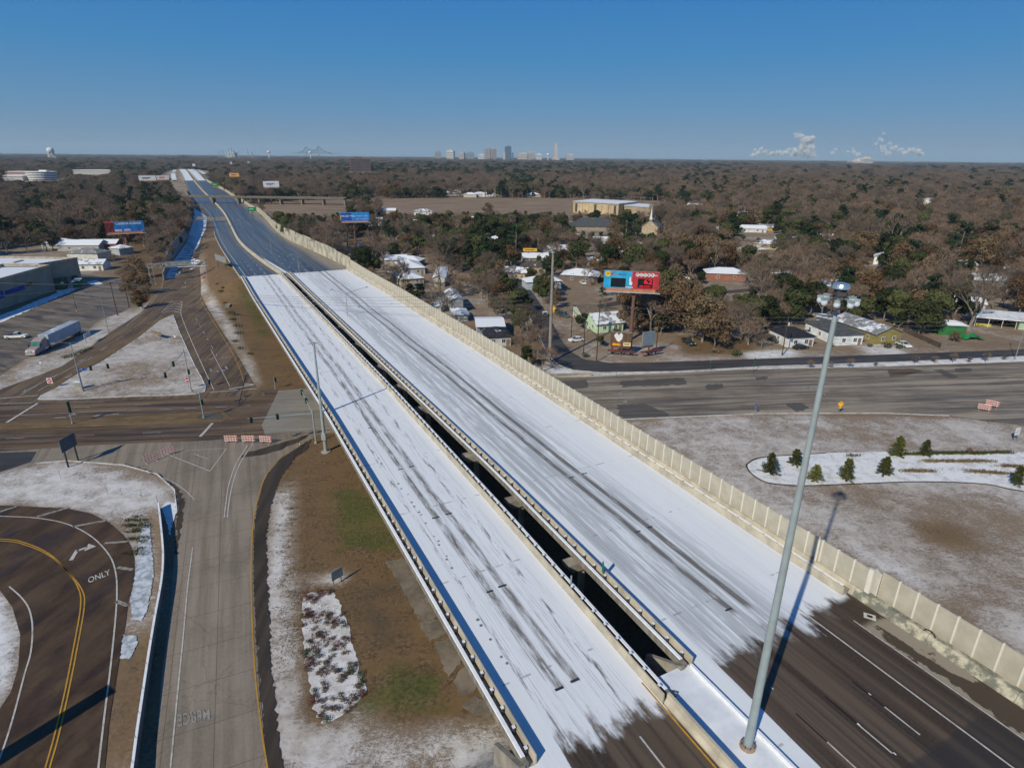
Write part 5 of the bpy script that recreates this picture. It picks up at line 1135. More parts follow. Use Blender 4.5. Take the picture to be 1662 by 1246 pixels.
# landmarks used to say where a house or tree stands
LM = [(gp(a_, b_), n_) for a_, b_, n_ in [(1023, 552, 'the lottery billboard'), (892, 588, 'the weathered monopole'), (990, 540, 'the green cottage'), (1298, 564, 'the black-roofed white house'), (1376, 550, 'the long white house'), (1440, 545, 'the olive house'), (1538, 541, 'the green shed'), (1650, 530, 'the carport'),
    (1175, 452, 'the red-brick house'), (1150, 378, 'the tan house with the white carport'), (1216, 370, 'the two-storey white house'), (1362, 404, 'the wide snowy hip-roofed house'), (1431, 428, 'the white-walled cottage'), (1484, 437, 'the yellow-trimmed house'), (1568, 402, 'the long white roof by oaks'), (1620, 402, 'the blue-white roofed house'), (1600, 462, 'the snowy roofs at the right edge'), (943, 455, 'the house left of the lottery billboard'), (861, 421, 'the yellow banner'), (740, 508, 'the grey gable barn'), (672, 462, 'the tan carport house'), (795, 546, 'the boarded house'), (660, 430, 'the low snow-covered dwelling'),
    (578, 407, 'the WE GET YOU billboard'), (520, 382, 'the round-topped shed'), (607, 366, 'the white utility building'), (678, 371, 'the arched warehouse'), (790, 362, 'the twin-gabled house'), (209, 410, 'the CARMINA BURANA billboard'), (148, 424, 'the two-window cottage'), (100, 401, 'the cottage in the ramp-side trees'), (300, 380, 'the shaded ramp wall'), (20, 390, 'the back of the big grey store'), (1100, 520, 'the bare bank above the dark pickup'), (1210, 520, 'the bank west of the black-roofed house'), (1260, 480, 'the side street behind the houses'), (1050, 480, 'the side street behind the lottery billboard'), (1500, 490, 'the wood behind the green shed'), (1100, 420, 'the middle of the wooded blocks'), (1300, 440, 'the wood before the snowy hip-roofed house'), (900, 395, 'the wood between banner and church')]]+[(at(a_, b_), n_) for a_, b_, n_ in [(985, 348, 'the school'), (1056, 378, 'the church'), (962, 372, 'the church hall'), (300, 335, 'the overpass'), (460, 345, 'the dry field by the overpass'), (700, 350, 'the near edge of the dry field'), (1250, 330, 'the woods past the two-storey house'), (1505, 331, 'the far white gabled house'), (50, 345, 'the left-hand ramp-side woods'), (150, 330, 'the green-awning house'), (1380, 370, 'the far woods behind the hip-roofed house'), (1640, 370, 'the far woods at the right edge')]]
def region(x, y):
    (lx, ly), nm = min(LM, key=lambda l: (l[0][0]-x)**2+(l[0][1]-y)**2); dd_ = math.hypot(x, y)-math.hypot(lx, ly); sd_ = x-lx-(y-ly)*lx/max(ly, 1)
    if abs(dd_) > abs(sd_): return ('beyond ' if dd_ > 0 else 'in front of ')+nm
    return ('to the right of ' if sd_ > 0 else 'to the left of ')+nm
# more roofs showing through the woods
hr = random.Random(77)
def region0(x, y): return region(x, y)
SEEN = set()
for (a_, b_) in [(700, 395), (760, 405), (815, 392), (690, 350), (840, 380), (905, 410), (925, 385), (980, 400), (1040, 410), (1090, 400), (1075, 375), (1110, 440), (1240, 405), (1280, 395), (1300, 360), (1345, 350), (1420, 360), (1460, 375), (1520, 372), (1590, 365), (1640, 350), (1550, 440), (1630, 425), (1255, 450), (1215, 410), (635, 345), (880, 465), (705, 425), (765, 470), (835, 450), (1130, 335), (1180, 330), (1400, 330), (1560, 325), (30, 372), (75, 365), (120, 352), (230, 365), (60, 330), (200, 340), (95, 315), (1010, 420), (1350, 470), (1440, 475), (1090, 470)]:
    p = gp(a_+hr.uniform(-5, 5), b_+hr.uniform(-3, 3))
    if min([math.dist(p, f[:2])-f[2] for f in FOOT]) < 8: continue
    wn, wc = hr.choice([('white', (.62, .62, .6)), ('tan', (.42, .34, .24)), ('grey', (.34, .34, .34)), ('brick', (.28, .15, .11)), ('pale blue', (.38, .45, .5))]); kd_ = hr.choice(['hip', 'gable'])
    lb_ = '%s snowy %s-roofed house %s' % (wn, kd_, region(*p))
    if lb_ in SEEN: lb_ = lb_.replace('snowy', 'smaller snowy')
    SEEN.add(lb_); house(lb_, p, hr.uniform(13, 18), hr.uniform(8, 11), R(hr.uniform(-25, 25)), wall=wc, roof=hr.choice([(.25, .25, .27), (.4, .4, .42), (.14, .12, .11)]), snow=hr.uniform(.5, .95), kind=kd_, h=3)
# ================================================================== trees
def tint_mat(name, a, b, var=.35, rough=.9, hue=None, trans=0.):
    """leaf or bark colour; each tree varies by its own random value"""
    q = NT(name); oi = q.n('ObjectInfo'); p = q.pos(); n = q.noise(p, .9, 3, .6); n2 = q.noise(p, 6., 2, .6)
    c = q.mix(q.ramp(n, .3, .7), a, b)
    c = q.mix(q.math('MULTIPLY', q.ramp(n2, .4, .7), .35), c, tuple(min(1, v*1.7) for v in b))
    if hue: c = q.mix(q.math('MULTIPLY', oi.outputs['Random'], .7), c, q.mix(n, hue, tuple(v*1.5 for v in hue)))
    c = q.mix(1., c, q.mix(oi.outputs['Random'], (1-var,)*3, (1+var,)*3), 'MULTIPLY')
    return q.out(c, rough, spec=.1)
M_bark = tint_mat('grey_bark', (.11, .092, .076), (.24, .21, .175))
M_twig = tint_mat('bare_twigs', (.108, .082, .063), (.240, .190, .148), .42, hue=(.135, .080, .055))
M_ever = tint_mat('evergreen_leaves', (.018, .031, .011), (.047, .062, .024), .5, hue=(.056, .056, .022))
M_rust = tint_mat('rust_leaves', (.082, .048, .026), (.17, .100, .055), .4, hue=(.10, .078, .045))
M_pine = tint_mat('pine_needles', (.010, .024, .012), (.024, .044, .020), .4)
def rvec(r):
    while 1:
        v = Vector((r.uniform(-1, 1), r.uniform(-1, 1), r.uniform(-1, 1)))
        if .05 < v.length < 1: return v.normalized()
def limb(mb, p0, p1, r0, r1, n=4): mb.tube(p0, p1, r0, r1, n, False)
def skeleton(r, h, spread, levels, nk, tb, upright=.5):
    """returns limb segments and the tips"""
    segs = []; tips = []
    def go(p, d, L, rad, lv):
        mid = p+d*L*.5+rvec(r)*L*.06; e = p+d*L
        segs.append((p, mid, rad, rad*.8)); segs.append((mid, e, rad*.8, rad*.6))
        if lv == 0: tips.append((mid, d, L)); tips.append((e, d, L)); return
        k = nk[len(nk)-lv]
        for i in range(k):
            a = 2*math.pi*(i+r.uniform(0, .7))/k; side = Vector((math.cos(a), math.sin(a), 0))
            nd = (d*.75+side*spread*r.uniform(.6, 1.2)+Vector((0, 0, upright*.35))+rvec(r)*.25).normalized()
            go(p+d*L*r.uniform(.6, 1.) if i else e, nd, L*r.uniform(.60, .80), rad*.55, lv-1)
    go(Vector((0, 0, 0)), Vector((r.uniform(-.08, .08), r.uniform(-.08, .08), 1)).normalized(), h*tb, h*.022, levels)
    return segs, tips
def mk_bare(seed, h=14., spread=.75, tb=.27):
    r = random.Random(seed); segs, tips = skeleton(r, h, spread, 4, [4, 3, 3, 3], tb)
    tr = MB(); cw = MB()
    for i, (a, b, r0, r1) in enumerate(segs):
        (tr if r0 > h*.010 else cw).tube(a, b, r0, r1, 5 if r0 > .1 else 3, False, 0 if r0 > h*.010 else 0)
    for (p, d, L) in tips:
        for _ in range(10):
            u = (d*.5+rvec(r)*.95+Vector((0, 0, .22))).normalized(); l = r.uniform(.5, 1.35)*h/13; s_ = u.cross(rvec(r)).normalized()*.024*h/13
            q0 = p+d*r.uniform(-.4, .5)*L*.5; cw.add([q0-s_, q0+s_, q0+u*l], [(0, 1, 2)], 1)
    return tr.mesh('trunk', M_bark), cw.mesh('crown', [M_bark, M_twig])
def leafy(cw, c, rad, n, size, r, flat=.75, mi=1, shell=.55):
    for _ in range(n):
        v = rvec(r); k = rad*(shell+(1-shell)*r.random()**.5); p = c+Vector((v.x*k, v.y*k, v.z*k*flat))
        a = rvec(r); b = (v+rvec(r)*.8).normalized().cross(a).normalized(); a = b.cross((v+rvec(r)*.5).normalized()).normalized(); s = size*r.uniform(.6, 1.3)
        cw.add([p-a*s-b*s*.5, p+a*s-b*s*.5, p+b*s*.9], [(0, 1, 2)], mi)
def mk_leafy(seed, h, w_, mat, nb=16, per=130, size=.42, tb=.28, flat=.75, gaps=.2):
    r = random.Random(seed); segs, tips = skeleton(r, h, .8, 2, [4, 3], tb)
    tr = MB(); cw = MB()
    for (a, b, r0, r1) in segs: tr.tube(a, b, r0, r1, 5, False)
    for _ in range(nb):
        t = r.uniform(0, 2*math.pi); q_ = r.random()**.6; z = r.uniform(.30, .93); wr = w_*.5*math.sin(min(1, (1.08-z)/.55)*math.pi/2)*.8
        c = Vector((math.cos(t)*q_*wr, math.sin(t)*q_*wr, z*h*.92)); leafy(cw, c, w_*r.uniform(.13, .24), per, size, r, .8)
    return tr.mesh('trunk', M_bark), cw.mesh('crown', [M_bark, mat])
def mk_pine(seed, h):
    r = random.Random(seed); tr = MB(); cw = MB(); tr.tube((0, 0, 0), (r.uniform(-.4, .4), r.uniform(-.4, .4), h*.95), h*.018, h*.005, 6, False)
    for k in range(20):
        z = h*(.42+.55*k/20); L = h*.21*(1.15-.85*(k/20))*r.uniform(.7, 1.2); a = r.uniform(0, 6.28); e = Vector((math.cos(a)*L, math.sin(a)*L, z+L*.15))
        cw.tube((0, 0, z), e, .07, .03, 3, False, 0); leafy(cw, e, L*.45+.35, 65, .30, r, .55); leafy(cw, e*.55+Vector((0, 0, z*.45)), L*.35+.3, 40, .30, r, .55)
    return tr.mesh('trunk', M_bark), cw.mesh('crown', [M_bark, M_pine])
KIND = {
    'bare_tree': [mk_bare(1), mk_bare(2, 15, .6, .3), mk_bare(3, 12, .95, .22), mk_bare(4, 16, .55, .33), mk_bare(5, 13, .8, .25)],
    'evergreen_tree': [mk_leafy(11, 12, 11, M_ever, 18, 150), mk_leafy(12, 10, 8, M_ever, 14, 150, .36), mk_leafy(13, 13, 9, M_ever, 16, 150, .4)],
    'rust_oak': [mk_leafy(21, 13, 12, M_rust, 20, 115, .34), mk_leafy(22, 12, 10, M_rust, 17, 105, .34), mk_leafy(23, 14, 11, M_rust, 17, 115, .34)],
    'pine_tree': [mk_pine(31, 17), mk_pine(32, 15)]}
HT = {'bare_tree': 14, 'evergreen_tree': 12, 'rust_oak': 13, 'pine_tree': 16}
# ---- where trees stand
tr = random.Random(42)
NOGO = [serv, lot, ramp, [p for p in wpts]+PX([(330, 350), (330, 460), (262, 470), (250, 460)]), PX([(930, 498), (1052, 478), (1305, 460), (1306, 468), (1200, 477), (1050, 488), (945, 512)]), PX([(1145, 383), (1180, 400), (1215, 422), (1262, 428), (1262, 438), (1212, 436), (1170, 414), (1118, 390)]),
        PX([(960, 556), (1100, 545), (1140, 566), (1240, 576), (1250, 592), (950, 610), (915, 580)]),
        PX([(1200, 572), (1480, 566), (1520, 548), (1900, 530), (1900, 600), (1000, 610)]), PX([(266, 458), (281, 421), (300, 394), (311, 356), (306, 318), (318, 318), (345, 345), (372, 400), (415, 470), (450, 560), (425, 640), (330, 640)]),
        [at(*p) for p in [(395, 331), (470, 326), (600, 323), (740, 321), (930, 322), (1050, 326), (1140, 334), (1160, 346), (1045, 350), (935, 352), (780, 343), (600, 347), (440, 351)]],
        PX([(600, 405), (560, 402), (555, 390), (620, 375), (625, 395)]), PX([(895, 505), (945, 540), (965, 560), (925, 572), (905, 545)]),
        PX([(240, 480), (220, 410), (265, 395), (262, 440), (262, 480)]), PX([(100, 470), (200, 470), (200, 440), (140, 430), (100, 440)]),
        PX([(665, 475), (735, 475), (735, 467), (660, 463)])]
NA = [np.array(p) for p in NOGO]
keep(978, 438, 1072, 480, gp(1023, 552)); keep(985, 520, 1072, 575, gp(1023, 565)); keep(550, 343, 601, 365, gp(578, 405)); keep(568, 355, 585, 405, gp(578, 405)); keep(168, 356, 236, 382, gp(205, 412)); keep(196, 380, 214, 405, gp(205, 412))
keep(224, 284, 253, 293, at(240, 305)); keep(253, 284, 275, 292, at(262, 302)); keep(425, 292, 456, 305, at(441, 330)); keep(371, 280, 390, 290, at(380, 300))
keep(848, 402, 874, 412, gp(860, 420)); keep(773, 512, 822, 540, gp(795, 546)); keep(930, 318, 1050, 340, at(985, 348)); keep(965, 510, 1015, 540, gp(990, 540))
keep(1195, 346, 1262, 378, gp(1216, 376)); keep(1417, 408, 1436, 430, gp(1431, 428)); keep(1153, 428, 1197, 455, gp(1175, 452)); 
keep(1500, 318, 1512, 331, gp(1505, 331)); keep(132, 398, 180, 440, gp(150, 440)); keep(725, 474, 755, 510, gp(740, 508)); 
keep(620, 324, 930, 342, at(760, 330)); keep(430, 327, 560, 344, at(500, 340)); keep(1252, 536, 1322, 566, gp(1300, 566)); keep(1312, 532, 1402, 562, gp(1376, 562)); keep(1372, 528, 1464, 560, gp(1440, 561)); keep(1522, 520, 1556, 545, gp(1538, 546)); keep(1625, 500, 1662, 530, gp(1650, 536)); keep(740, 308, 820, 322, at(780, 322)); keep(300, 265, 340, 320, at(320, 322))
def sightok(x, y, h, w_):
    d = math.hypot(x, y); X0, Y0 = proj(x, y, h); X1, Y1 = proj(x, y, 0); pw = w_*.42*FPX/d
    for (a, b, c, e, dd) in KEEP:
        if d < dd-3 and X0+pw > a and X0-pw < c and Y0 < e and Y1 > b: return False
    for (a, b, c, e, dd) in SOFTK:
        if d < dd-3 and X0+pw > a and X0-pw < c and Y0 < e-2 and Y1 > b and tr.random() < .36: return False
    return True
EVER = [(790, 395, 85, 45, .9), (720, 370, 60, 25, .8), (855, 470, 45, 50, .85), (640, 370, 25, 30, .5), (575, 330, 30, 22, .9), (1000, 395, 60, 22, .75), (900, 365, 60, 20, .75), (1310, 402, 25, 20, .8), (1450, 425, 40, 60, .9), (1190, 370, 22, 18, .9), (1265, 375, 25, 20, .8),
        (235, 345, 90, 28, .6), (60, 350, 60, 25, .5), (800, 275, 420, 14, .62), (1100, 268, 200, 10, .5), (250, 275, 240, 12, .5), (1600, 270, 200, 10, .4), (840, 300, 40, 18, .8), (1000, 440, 40, 30, .4), (1430, 310, 60, 18, .5), (745, 435, 45, 20, .5), (690, 375, 20, 40, .6), (1140, 300, 40, 16, .5), (860, 330, 25, 20, .9), (825, 315, 20, 18, .9), (900, 320, 20, 12, .9), (945, 330, 20, 12, .9), (1060, 325, 16, 16, .8), (270, 320, 40, 16, .6), (575, 385, 20, 16, .8)]
RUST = [(800, 435, 55, 35, .8), (1570, 420, 90, 40, .85), (1380, 440, 90, 50, .65), (1130, 450, 60, 45, .6), (1640, 340, 80, 40, .6), (1230, 310, 100, 30, .5), (850, 430, 40, 30, .6), (920, 420, 60, 30, .4), (230, 430, 35, 50, .8), (1100, 500, 80, 60, .55), (610, 300, 60, 22, .5), (130, 300, 120, 20, .4), (1450, 370, 60, 30, .4), (1010, 345, 60, 20, .4), (240, 360, 60, 30, .35)]
from mathutils import noise as mnoise
def pick(x, y, px_, py_):
    e, ru = .19, .06
    for (a, b, sx_, sy_, v) in EVER:
        k = ((px_-a)/sx_)**2+((py_-b)/sy_)**2
        if k < 1: e = max(e, v*(1-k*.4))
    for (a, b, sx_, sy_, v) in RUST:
        k = ((px_-a)/sx_)**2+((py_-b)/sy_)**2
        if k < 1: ru = max(ru, v*(1-k*.4)*.62)
    n = mnoise.noise(Vector((x*.012, y*.012, 0))); e += n*.30; ru += mnoise.noise(Vector((x*.015, y*.015, 9)))*.30
    t = tr.random()
    if t < e: return 'pine_tree' if tr.random() < .16 else 'evergreen_tree'
    if t < e+ru: return 'rust_oak'
    return 'bare_tree'
cand = []; d = 100.
while d < 14000:
    step = max(7.0, d*.0088); na_ = max(1, int(2*R(43)*d/step)); k = np.arange(na_)
    rs = np.random.RandomState(int(d*10)); a = -R(43)+2*R(43)*(k+rs.rand(na_))/na_; dd = d+(rs.rand(na_)-.5)*step
    cand.append(np.stack([np.sin(a)*dd, np.cos(a)*dd, np.full(na_, d), np.full(na_, step)], 1)); d += step*.92
cand = np.concatenate(cand); X_, Y_ = vproj(cand[:, 0], cand[:, 1], np.zeros(len(cand)))
S_ = cand[:, 0]*TV[0]+cand[:, 1]*TV[1]; O_ = cand[:, 0]*NV[0]+cand[:, 1]*NV[1]; LLs, RRs = npi(S_, LL), npi(S_, RR); D_ = cand[:, 2]
ok = (X_ > -60) & (X_ < 1730) & (Y_ < 620) & ~((D_ < 420) & (X_ < 262) & (Y_ > 402)) & ~((O_ > RRs) & (D_ < 165) & (X_ > 1190)) & ~((Y_ > 581-(X_-905)*.02) & (X_ > 880)) & ~((O_ < LLs) & (S_ < 300) & (X_ > 215))
nr = D_ < 2300
ok &= ~(nr & (S_ < 1300) & (O_ < RRs+3) & (O_ > LLs-np.where(S_ > 640, 24, 3))) & ~(nr & (S_ >= 1238) & (S_ < 2150) & (np.abs(O_) < 60))
for p in NOGO: ok &= ~pip(cand[:, 0], cand[:, 1], p)
for f in FOOT: ok &= ~((cand[:, 0]-f[0])**2+(cand[:, 1]-f[1])**2 < f[2]**2)
spots = []
for i in np.nonzero(ok)[0]:
    x, y, d, step = (float(v) for v in cand[i]); X, Y = X_[i], Y_[i]
    kd = pick(x, y, X, Y-6)
    sc = tr.uniform(.8, 1.35)*(1. if kd != 'bare_tree' else 1.1)
    grow_ = max(1., step/8.2); big = 1+.35*min(1, (grow_-1)/3)
    if d < 240: sc *= .88
    if d < 2200 and not sightok(x, y, HT[kd]*sc, 10*sc):
        sc *= .45
        if not sightok(x, y, HT[kd]*sc, 10*sc): continue
    if d < 1200 and mnoise.noise(Vector((x*.02, y*.02, 4))) > .47: continue      # clearings
    spots.append((d, kd, x, y, sc, grow_, big))
print('trees', len(spots))
cnt = {'bare_tree': 0, 'evergreen_tree': 0, 'rust_oak': 0, 'pine_tree': 0}; LIM = {'bare_tree': 300, 'evergreen_tree': 300, 'rust_oak': 300, 'pine_tree': 60}
DESC = {'bare_tree': ('leafless', 'bare tree'), 'evergreen_tree': ('dark evergreen broad-crowned', 'evergreen tree'), 'rust_oak': ('rust-brown leafed', 'oak tree'), 'pine_tree': ('dark layered', 'pine tree')}
def tree(kd, x, y, sc, label, group, v=None, rz=None):
    tm, cm = KIND[kd][tr.randrange(len(KIND[kd])) if v is None else v]
    t = thing(kd, label, DESC[kd][1], (x, y, gz(x, y)-.05), tr.uniform(0, 6.28) if rz is None else rz, group); t.scale = (sc*tr.uniform(.9, 1.15), sc*tr.uniform(.9, 1.15), sc)
    inst(tm, 'trunk', t); inst(cm, 'crown', t); return t
# singled-out trees
def lone(kd, px_, py_, sc, label, v=0): x, y = gp(px_, py_); tree(kd, x, y, sc, label, None, v)
lone('bare_tree', 846, 583, 1.12, 'wide-spreading bare tree just over the noise wall, near the weathered monopole', 2)
lone('bare_tree', 718, 530, 1.1, 'tall forked bare tree beside the grey gable barn', 0)
lone('pine_tree', 572, 372, 1.0, 'dark pine rising behind the blue-signed billboard', 0)
lone('evergreen_tree', 944, 533, .55, 'dense dark green bush-shaped evergreen before the tan-roofed cottage', 1)
lone('evergreen_tree', 973, 563, .40, 'small dark evergreen beside the low chicken billboard', 1)
lone('evergreen_tree', 1191, 384, 1.1, 'round dark green tree beside the low white building', 0)
lone('evergreen_tree', 1488, 392, 1.55, 'big dark conifer towering over the yellow-trimmed house', 2)
lone('bare_tree', 1455, 408, 1.6, 'tallest pale bare tree rising beside the big dark conifer', 3)
lone('evergreen_tree', 1318, 425, 1.1, 'lone green tree in front of the wide snowy hip-roofed house', 2)
lone('evergreen_tree', 1007, 475, .8, 'green tree standing just below the lottery billboard', 1)
lone('rust_oak', 232, 500, .62, 'orange-brown tree leaning over the sign gantry', 1); lone('rust_oak', 218, 478, .75, 'brown scrubby tree left of the orange-brown gantry tree', 0); lone('rust_oak', 240, 478, .65, 'brown bush-like tree close against the gantry leg', 2)
lone('evergreen_tree', 226, 502, .33, 'low dark green shrub tree at the lot corner', 1); lone('bare_tree', 206, 462, .6, 'thin bare tree at the back of the parking lot', 1)
lone('rust_oak', 224, 452, .8, 'rusty tree behind the parking lot nearest the shaded wall', 0); lone('bare_tree', 186, 428, .75, 'bare tree between the two-window cottage and the billboard', 2)
lone('rust_oak', 1548, 555, .32, 'small russet bush beside the green shed', 1)
for k, (a, b, s_) in enumerate([(640, 425, .9), (600, 410, .45), (612, 398, .55)]): lone('evergreen_tree', a, b, s_, ['dark evergreen right of the billboard pole', 'low green bush at the foot of the noise wall by the billboard', 'green bush on the dirt drive by the billboard'][k], k % 3)
for k, (a, b) in enumerate([(20, 386), (60, 390), (95, 396), (118, 398), (245, 392), (262, 390), (235, 402)]): lone('bare_tree' if k % 2 == 0 else 'rust_oak', a, b, .8, 'tree standing behind the big grey store, number of its row unseen'.replace(', number of its row unseen', ['', ' at the far left', ' near its middle', ' near the cottages', ' beside the highway wall', ' hard against the shaded wall', ' by the billboard'][k]), k % 3)
far_pts = {k: [] for k in KIND}
spots.sort()
for (d, kd, x, y, sc, grow_, big) in spots:
    if cnt[kd] < LIM[kd] and grow_ < 1.5:
        cnt[kd] += 1; rg = region(x, y); sz_ = 'tall' if sc > 1.15 else ('small' if sc < .9 else 'mid-sized'); tree(kd, x, y, sc, '%s %s %s %s' % (sz_, DESC[kd][0].replace('dark evergreen broad-crowned', 'dark evergreen'), DESC[kd][1].replace('evergreen ', ''), rg), '%s %ss %s' % (sz_, DESC[kd][1], rg))
    else: far_pts[kd].append((x, y, sc*grow_*1.05, sc*big))
# ---- the rest of the woods: one object, instancing whole trees on points
def gn_woods(name, kd, pts):
    me = bpy.data.meshes.new(name); me.from_pydata([(x, y, gz(x, y)) for x, y, a, b in pts], [], [])
    me.attributes.new('tree_scale', 'FLOAT_VECTOR', 'POINT').data.foreach_set('vector', [v for x, y, a, b in pts for v in (a, a, b)])
    me.attributes.new('tree_turn', 'FLOAT', 'POINT').data.foreach_set('value', [tr.uniform(0, 6.28) for _ in pts])
    whole = []
    for (tm, cm) in KIND[kd]:
        bm = bmesh.new(); bm.from_mesh(tm); n0 = len(bm.faces); bm.from_mesh(cm); m = bpy.data.meshes.new(kd+'_whole'); bm.to_mesh(m); bm.free()
        for mt in cm.materials: m.materials.append(mt)
        whole.append(m)
    me.attributes.new('tree_kind', 'INT', 'POINT').data.foreach_set('value', [tr.randrange(len(whole)) for _ in pts])
    o = bpy.data.objects.new(name, me); C.objects.link(o)
    return o, whole
def make_woods(kd, pts, label):
    o, whole = gn_woods('distant_woods', kd, pts); g = bpy.data.node_groups.new('woods_'+kd, 'GeometryNodeTree')
    g.interface.new_socket('Geometry', in_out='INPUT', socket_type='NodeSocketGeometry'); g.interface.new_socket('Geometry', in_out='OUTPUT', socket_type='NodeSocketGeometry')
    N = g.nodes; L = g.links; gi = N.new('NodeGroupInput'); go = N.new('NodeGroupOutput'); iop = N.new('GeometryNodeInstanceOnPoints'); iop.inputs['Pick Instance'].default_value = True
    g2i = N.new('GeometryNodeGeometryToInstance')
    for k, m in reversed(list(enumerate(whole))):
        # a small source tree of each shape, also standing in the woods
        x, y, a, b = pts[k]
        so = bpy.data.objects.new(kd, m); C.objects.link(so); so.location = (x+2, y+2, 0); tag(so, DESC[kd][0]+' '+DESC[kd][1].replace('evergreen ', '')+' at the near edge of the distant woods', DESC[kd][1], DESC[kd][1]+'s at the edge of the distant woods')
        oi = N.new('GeometryNodeObjectInfo'); oi.inputs['Object'].default_value = so; oi.inputs['As Instance'].default_value = False; oi.transform_space = 'ORIGINAL'; L.new(oi.outputs['Geometry'], g2i.inputs[0])
    def attr(nm, ty):
        n = N.new('GeometryNodeInputNamedAttribute'); n.data_type = ty; n.inputs[0].default_value = nm; return [s for s in n.outputs if s.enabled][0]
    cx_ = N.new('ShaderNodeCombineXYZ'); L.new(attr('tree_turn', 'FLOAT'), cx_.inputs[2])
    L.new(gi.outputs[0], iop.inputs['Points']); L.new(g2i.outputs[0], iop.inputs['Instance']); L.new(attr('tree_kind', 'INT'), iop.inputs['Instance Index']); L.new(cx_.outputs[0], iop.inputs['Rotation']); L.new(attr('tree_scale', 'FLOAT_VECTOR'), iop.inputs['Scale']); L.new(iop.outputs[0], go.inputs[0])
    md = o.modifiers.new('trees', 'NODES'); md.node_group = g; tag(o, label, 'woods', kind='stuff')
print({k: len(v) for k, v in far_pts.items()}, cnt)
for kd, lab in (('bare_tree', 'grey-brown leafless woods filling the distance'), ('evergreen_tree', 'dark green evergreen woods scattered through the distance'), ('rust_oak', 'rust-brown oak woods scattered through the distance'), ('pine_tree', 'dark pines scattered through the distance')):
    if far_pts[kd]: make_woods(kd, far_pts[kd], lab)
# leaf litter floor beneath the far woods is the ground itself
# ================================================================== street furniture, signs, vehicles
def top_z(bx, by, z0, py):
    return min((z0+i*.1 for i in range(600)), key=lambda z: abs(proj(bx, by, z)[1]-py))
M_grey = simple('painted_grey_steel', (.34, .40, .42), rough=.45, var=.08, scale=.6, metal=.2)
M_wood = simple('pole_wood', (.075, .052, .038), var=.25, scale=2)
M_alu = simple('bright_aluminium', (.62, .66, .68), rough=.25, metal=.8, var=.05)
M_lampglass = simple('lamp_glass', (.55, .62, .70), rough=.12, spec=.8, var=.05)
# ---- the tall light mast in the gore
bx, by = at(1213, 1212, DZ)
hm_ = thing('light_mast', 'very tall pale steel light mast with a ring of lamps, standing in the snowy gore', 'light mast', (bx, by, DZ))
MB().lathe((0, 0, 0), [(.62, 0), (.62, .28), (.5, .34)], 16).build('footing', simple('brown_footing', (.30, .22, .16)), hm_)
MB().tube((0, 0, .3), (0, 0, 12.5), .335, .29, 16).tube((0, 0, 12.4), (0, 0, 24.5), .28, .225, 16).tube((0, 0, 24.4), (0, 0, 35.0), .215, .15, 16).build('pole', M_grey, hm_, smooth=False)
MB().tube((0, 0, 35.0), (0, 0, 35.6), .15, .07, 12).tube((0, 0, 35.6), (0, 0, 37.1), .07, n=8).build('pole_top', M_grey, hm_)
MB().lathe((0, 0, 37.0), [(.50, 0), (.48, .10), (.42, .26), (.2, .32)], 20).build('head_cover', M_alu, hm_)
m = MB()
for k in range(8): a = k*math.pi/4; b = a+math.pi/4; m.tube((.48*math.cos(a), .48*math.sin(a), 36.45), (.48*math.cos(b), .48*math.sin(b), 36.45), .06, n=6)
m.box((0, 0, 36.75), (.5, .5, .4)); m.build('lamp_ring', M_darksteel, hm_)
la = MB().box((.72, 0, 36.46), (.55, .06, .06)).box((.96, 0, 36.40), (.34, .26, .14)).mesh('lamp', M_grey); lg_ = MB().lathe((.96, 0, 36.06), [(.15, 0), (.19, .10), (.17, .27)], 12).mesh('lamp_glass', M_lampglass)
for k in range(8): l_ = inst(la, 'lamp', hm_, rz=k*math.pi/4+.25); inst(lg_, 'lamp_glass', l_)
for k in range(8): a = k*math.pi/4
m = MB()
for k in range(8): a = k*math.pi/4; m.tube((.52*math.cos(a), .52*math.sin(a), .25), (.52*math.cos(a), .52*math.sin(a), .5), .035, n=6)
m.build('anchor_bolts', M_darksteel, hm_)['kind'] = 'stuff'
# ---- the steel pole beside the narrow bridge, and the monopole
x, y = gp(529, 733); z = top_z(x, y, 0, 558)
t = thing('steel_pole', 'tall tapering steel pole with a small crosshead beside the narrow bridge', 'pole', (x, y, gz(x, y)))
MB().lathe((0, 0, 0), [(.9, 0), (.9, .15), (.55, .2)], 14).build('footing', M_bconc, t); MB().tube((0, 0, .1), (0, 0, z), .34, .15, 12).build('pole', M_grey, t)
MB().tube((-1.3, .2, z-.1), (1.3, -.2, z-.1), .06).tube((-.7, -.4, z+.1), (.7, .4, z+.1), .06).box((0, 0, z+.1), (.4, .4, .3)).build('crosshead', M_steel, t); MB().box((0, -.3, 3.2), (.8, .5, 1.2)).build('control_box', M_grey, t)
x, y = gp(892, 588); z = top_z(x, y, 0, 412)
t = thing('monopole', 'weathered tan monopole with a flared cap standing by the service road bend', 'pole', (x, y, 0))
MB().lathe((0, 0, 0), [(1.3, 0), (1.2, .12)], 14).build('footing', M_bconc, t); MB().tube((0, 0, 0), (0, 0, z), .48, .28, 12).build('pole', simple('weathered_pole', (.26, .235, .20), var=.15, scale=.5), t); MB().lathe((0, 0, z), [(.28, 0), (.5, .3), (.45, .6)], 12).build('cap', M_steel, t)
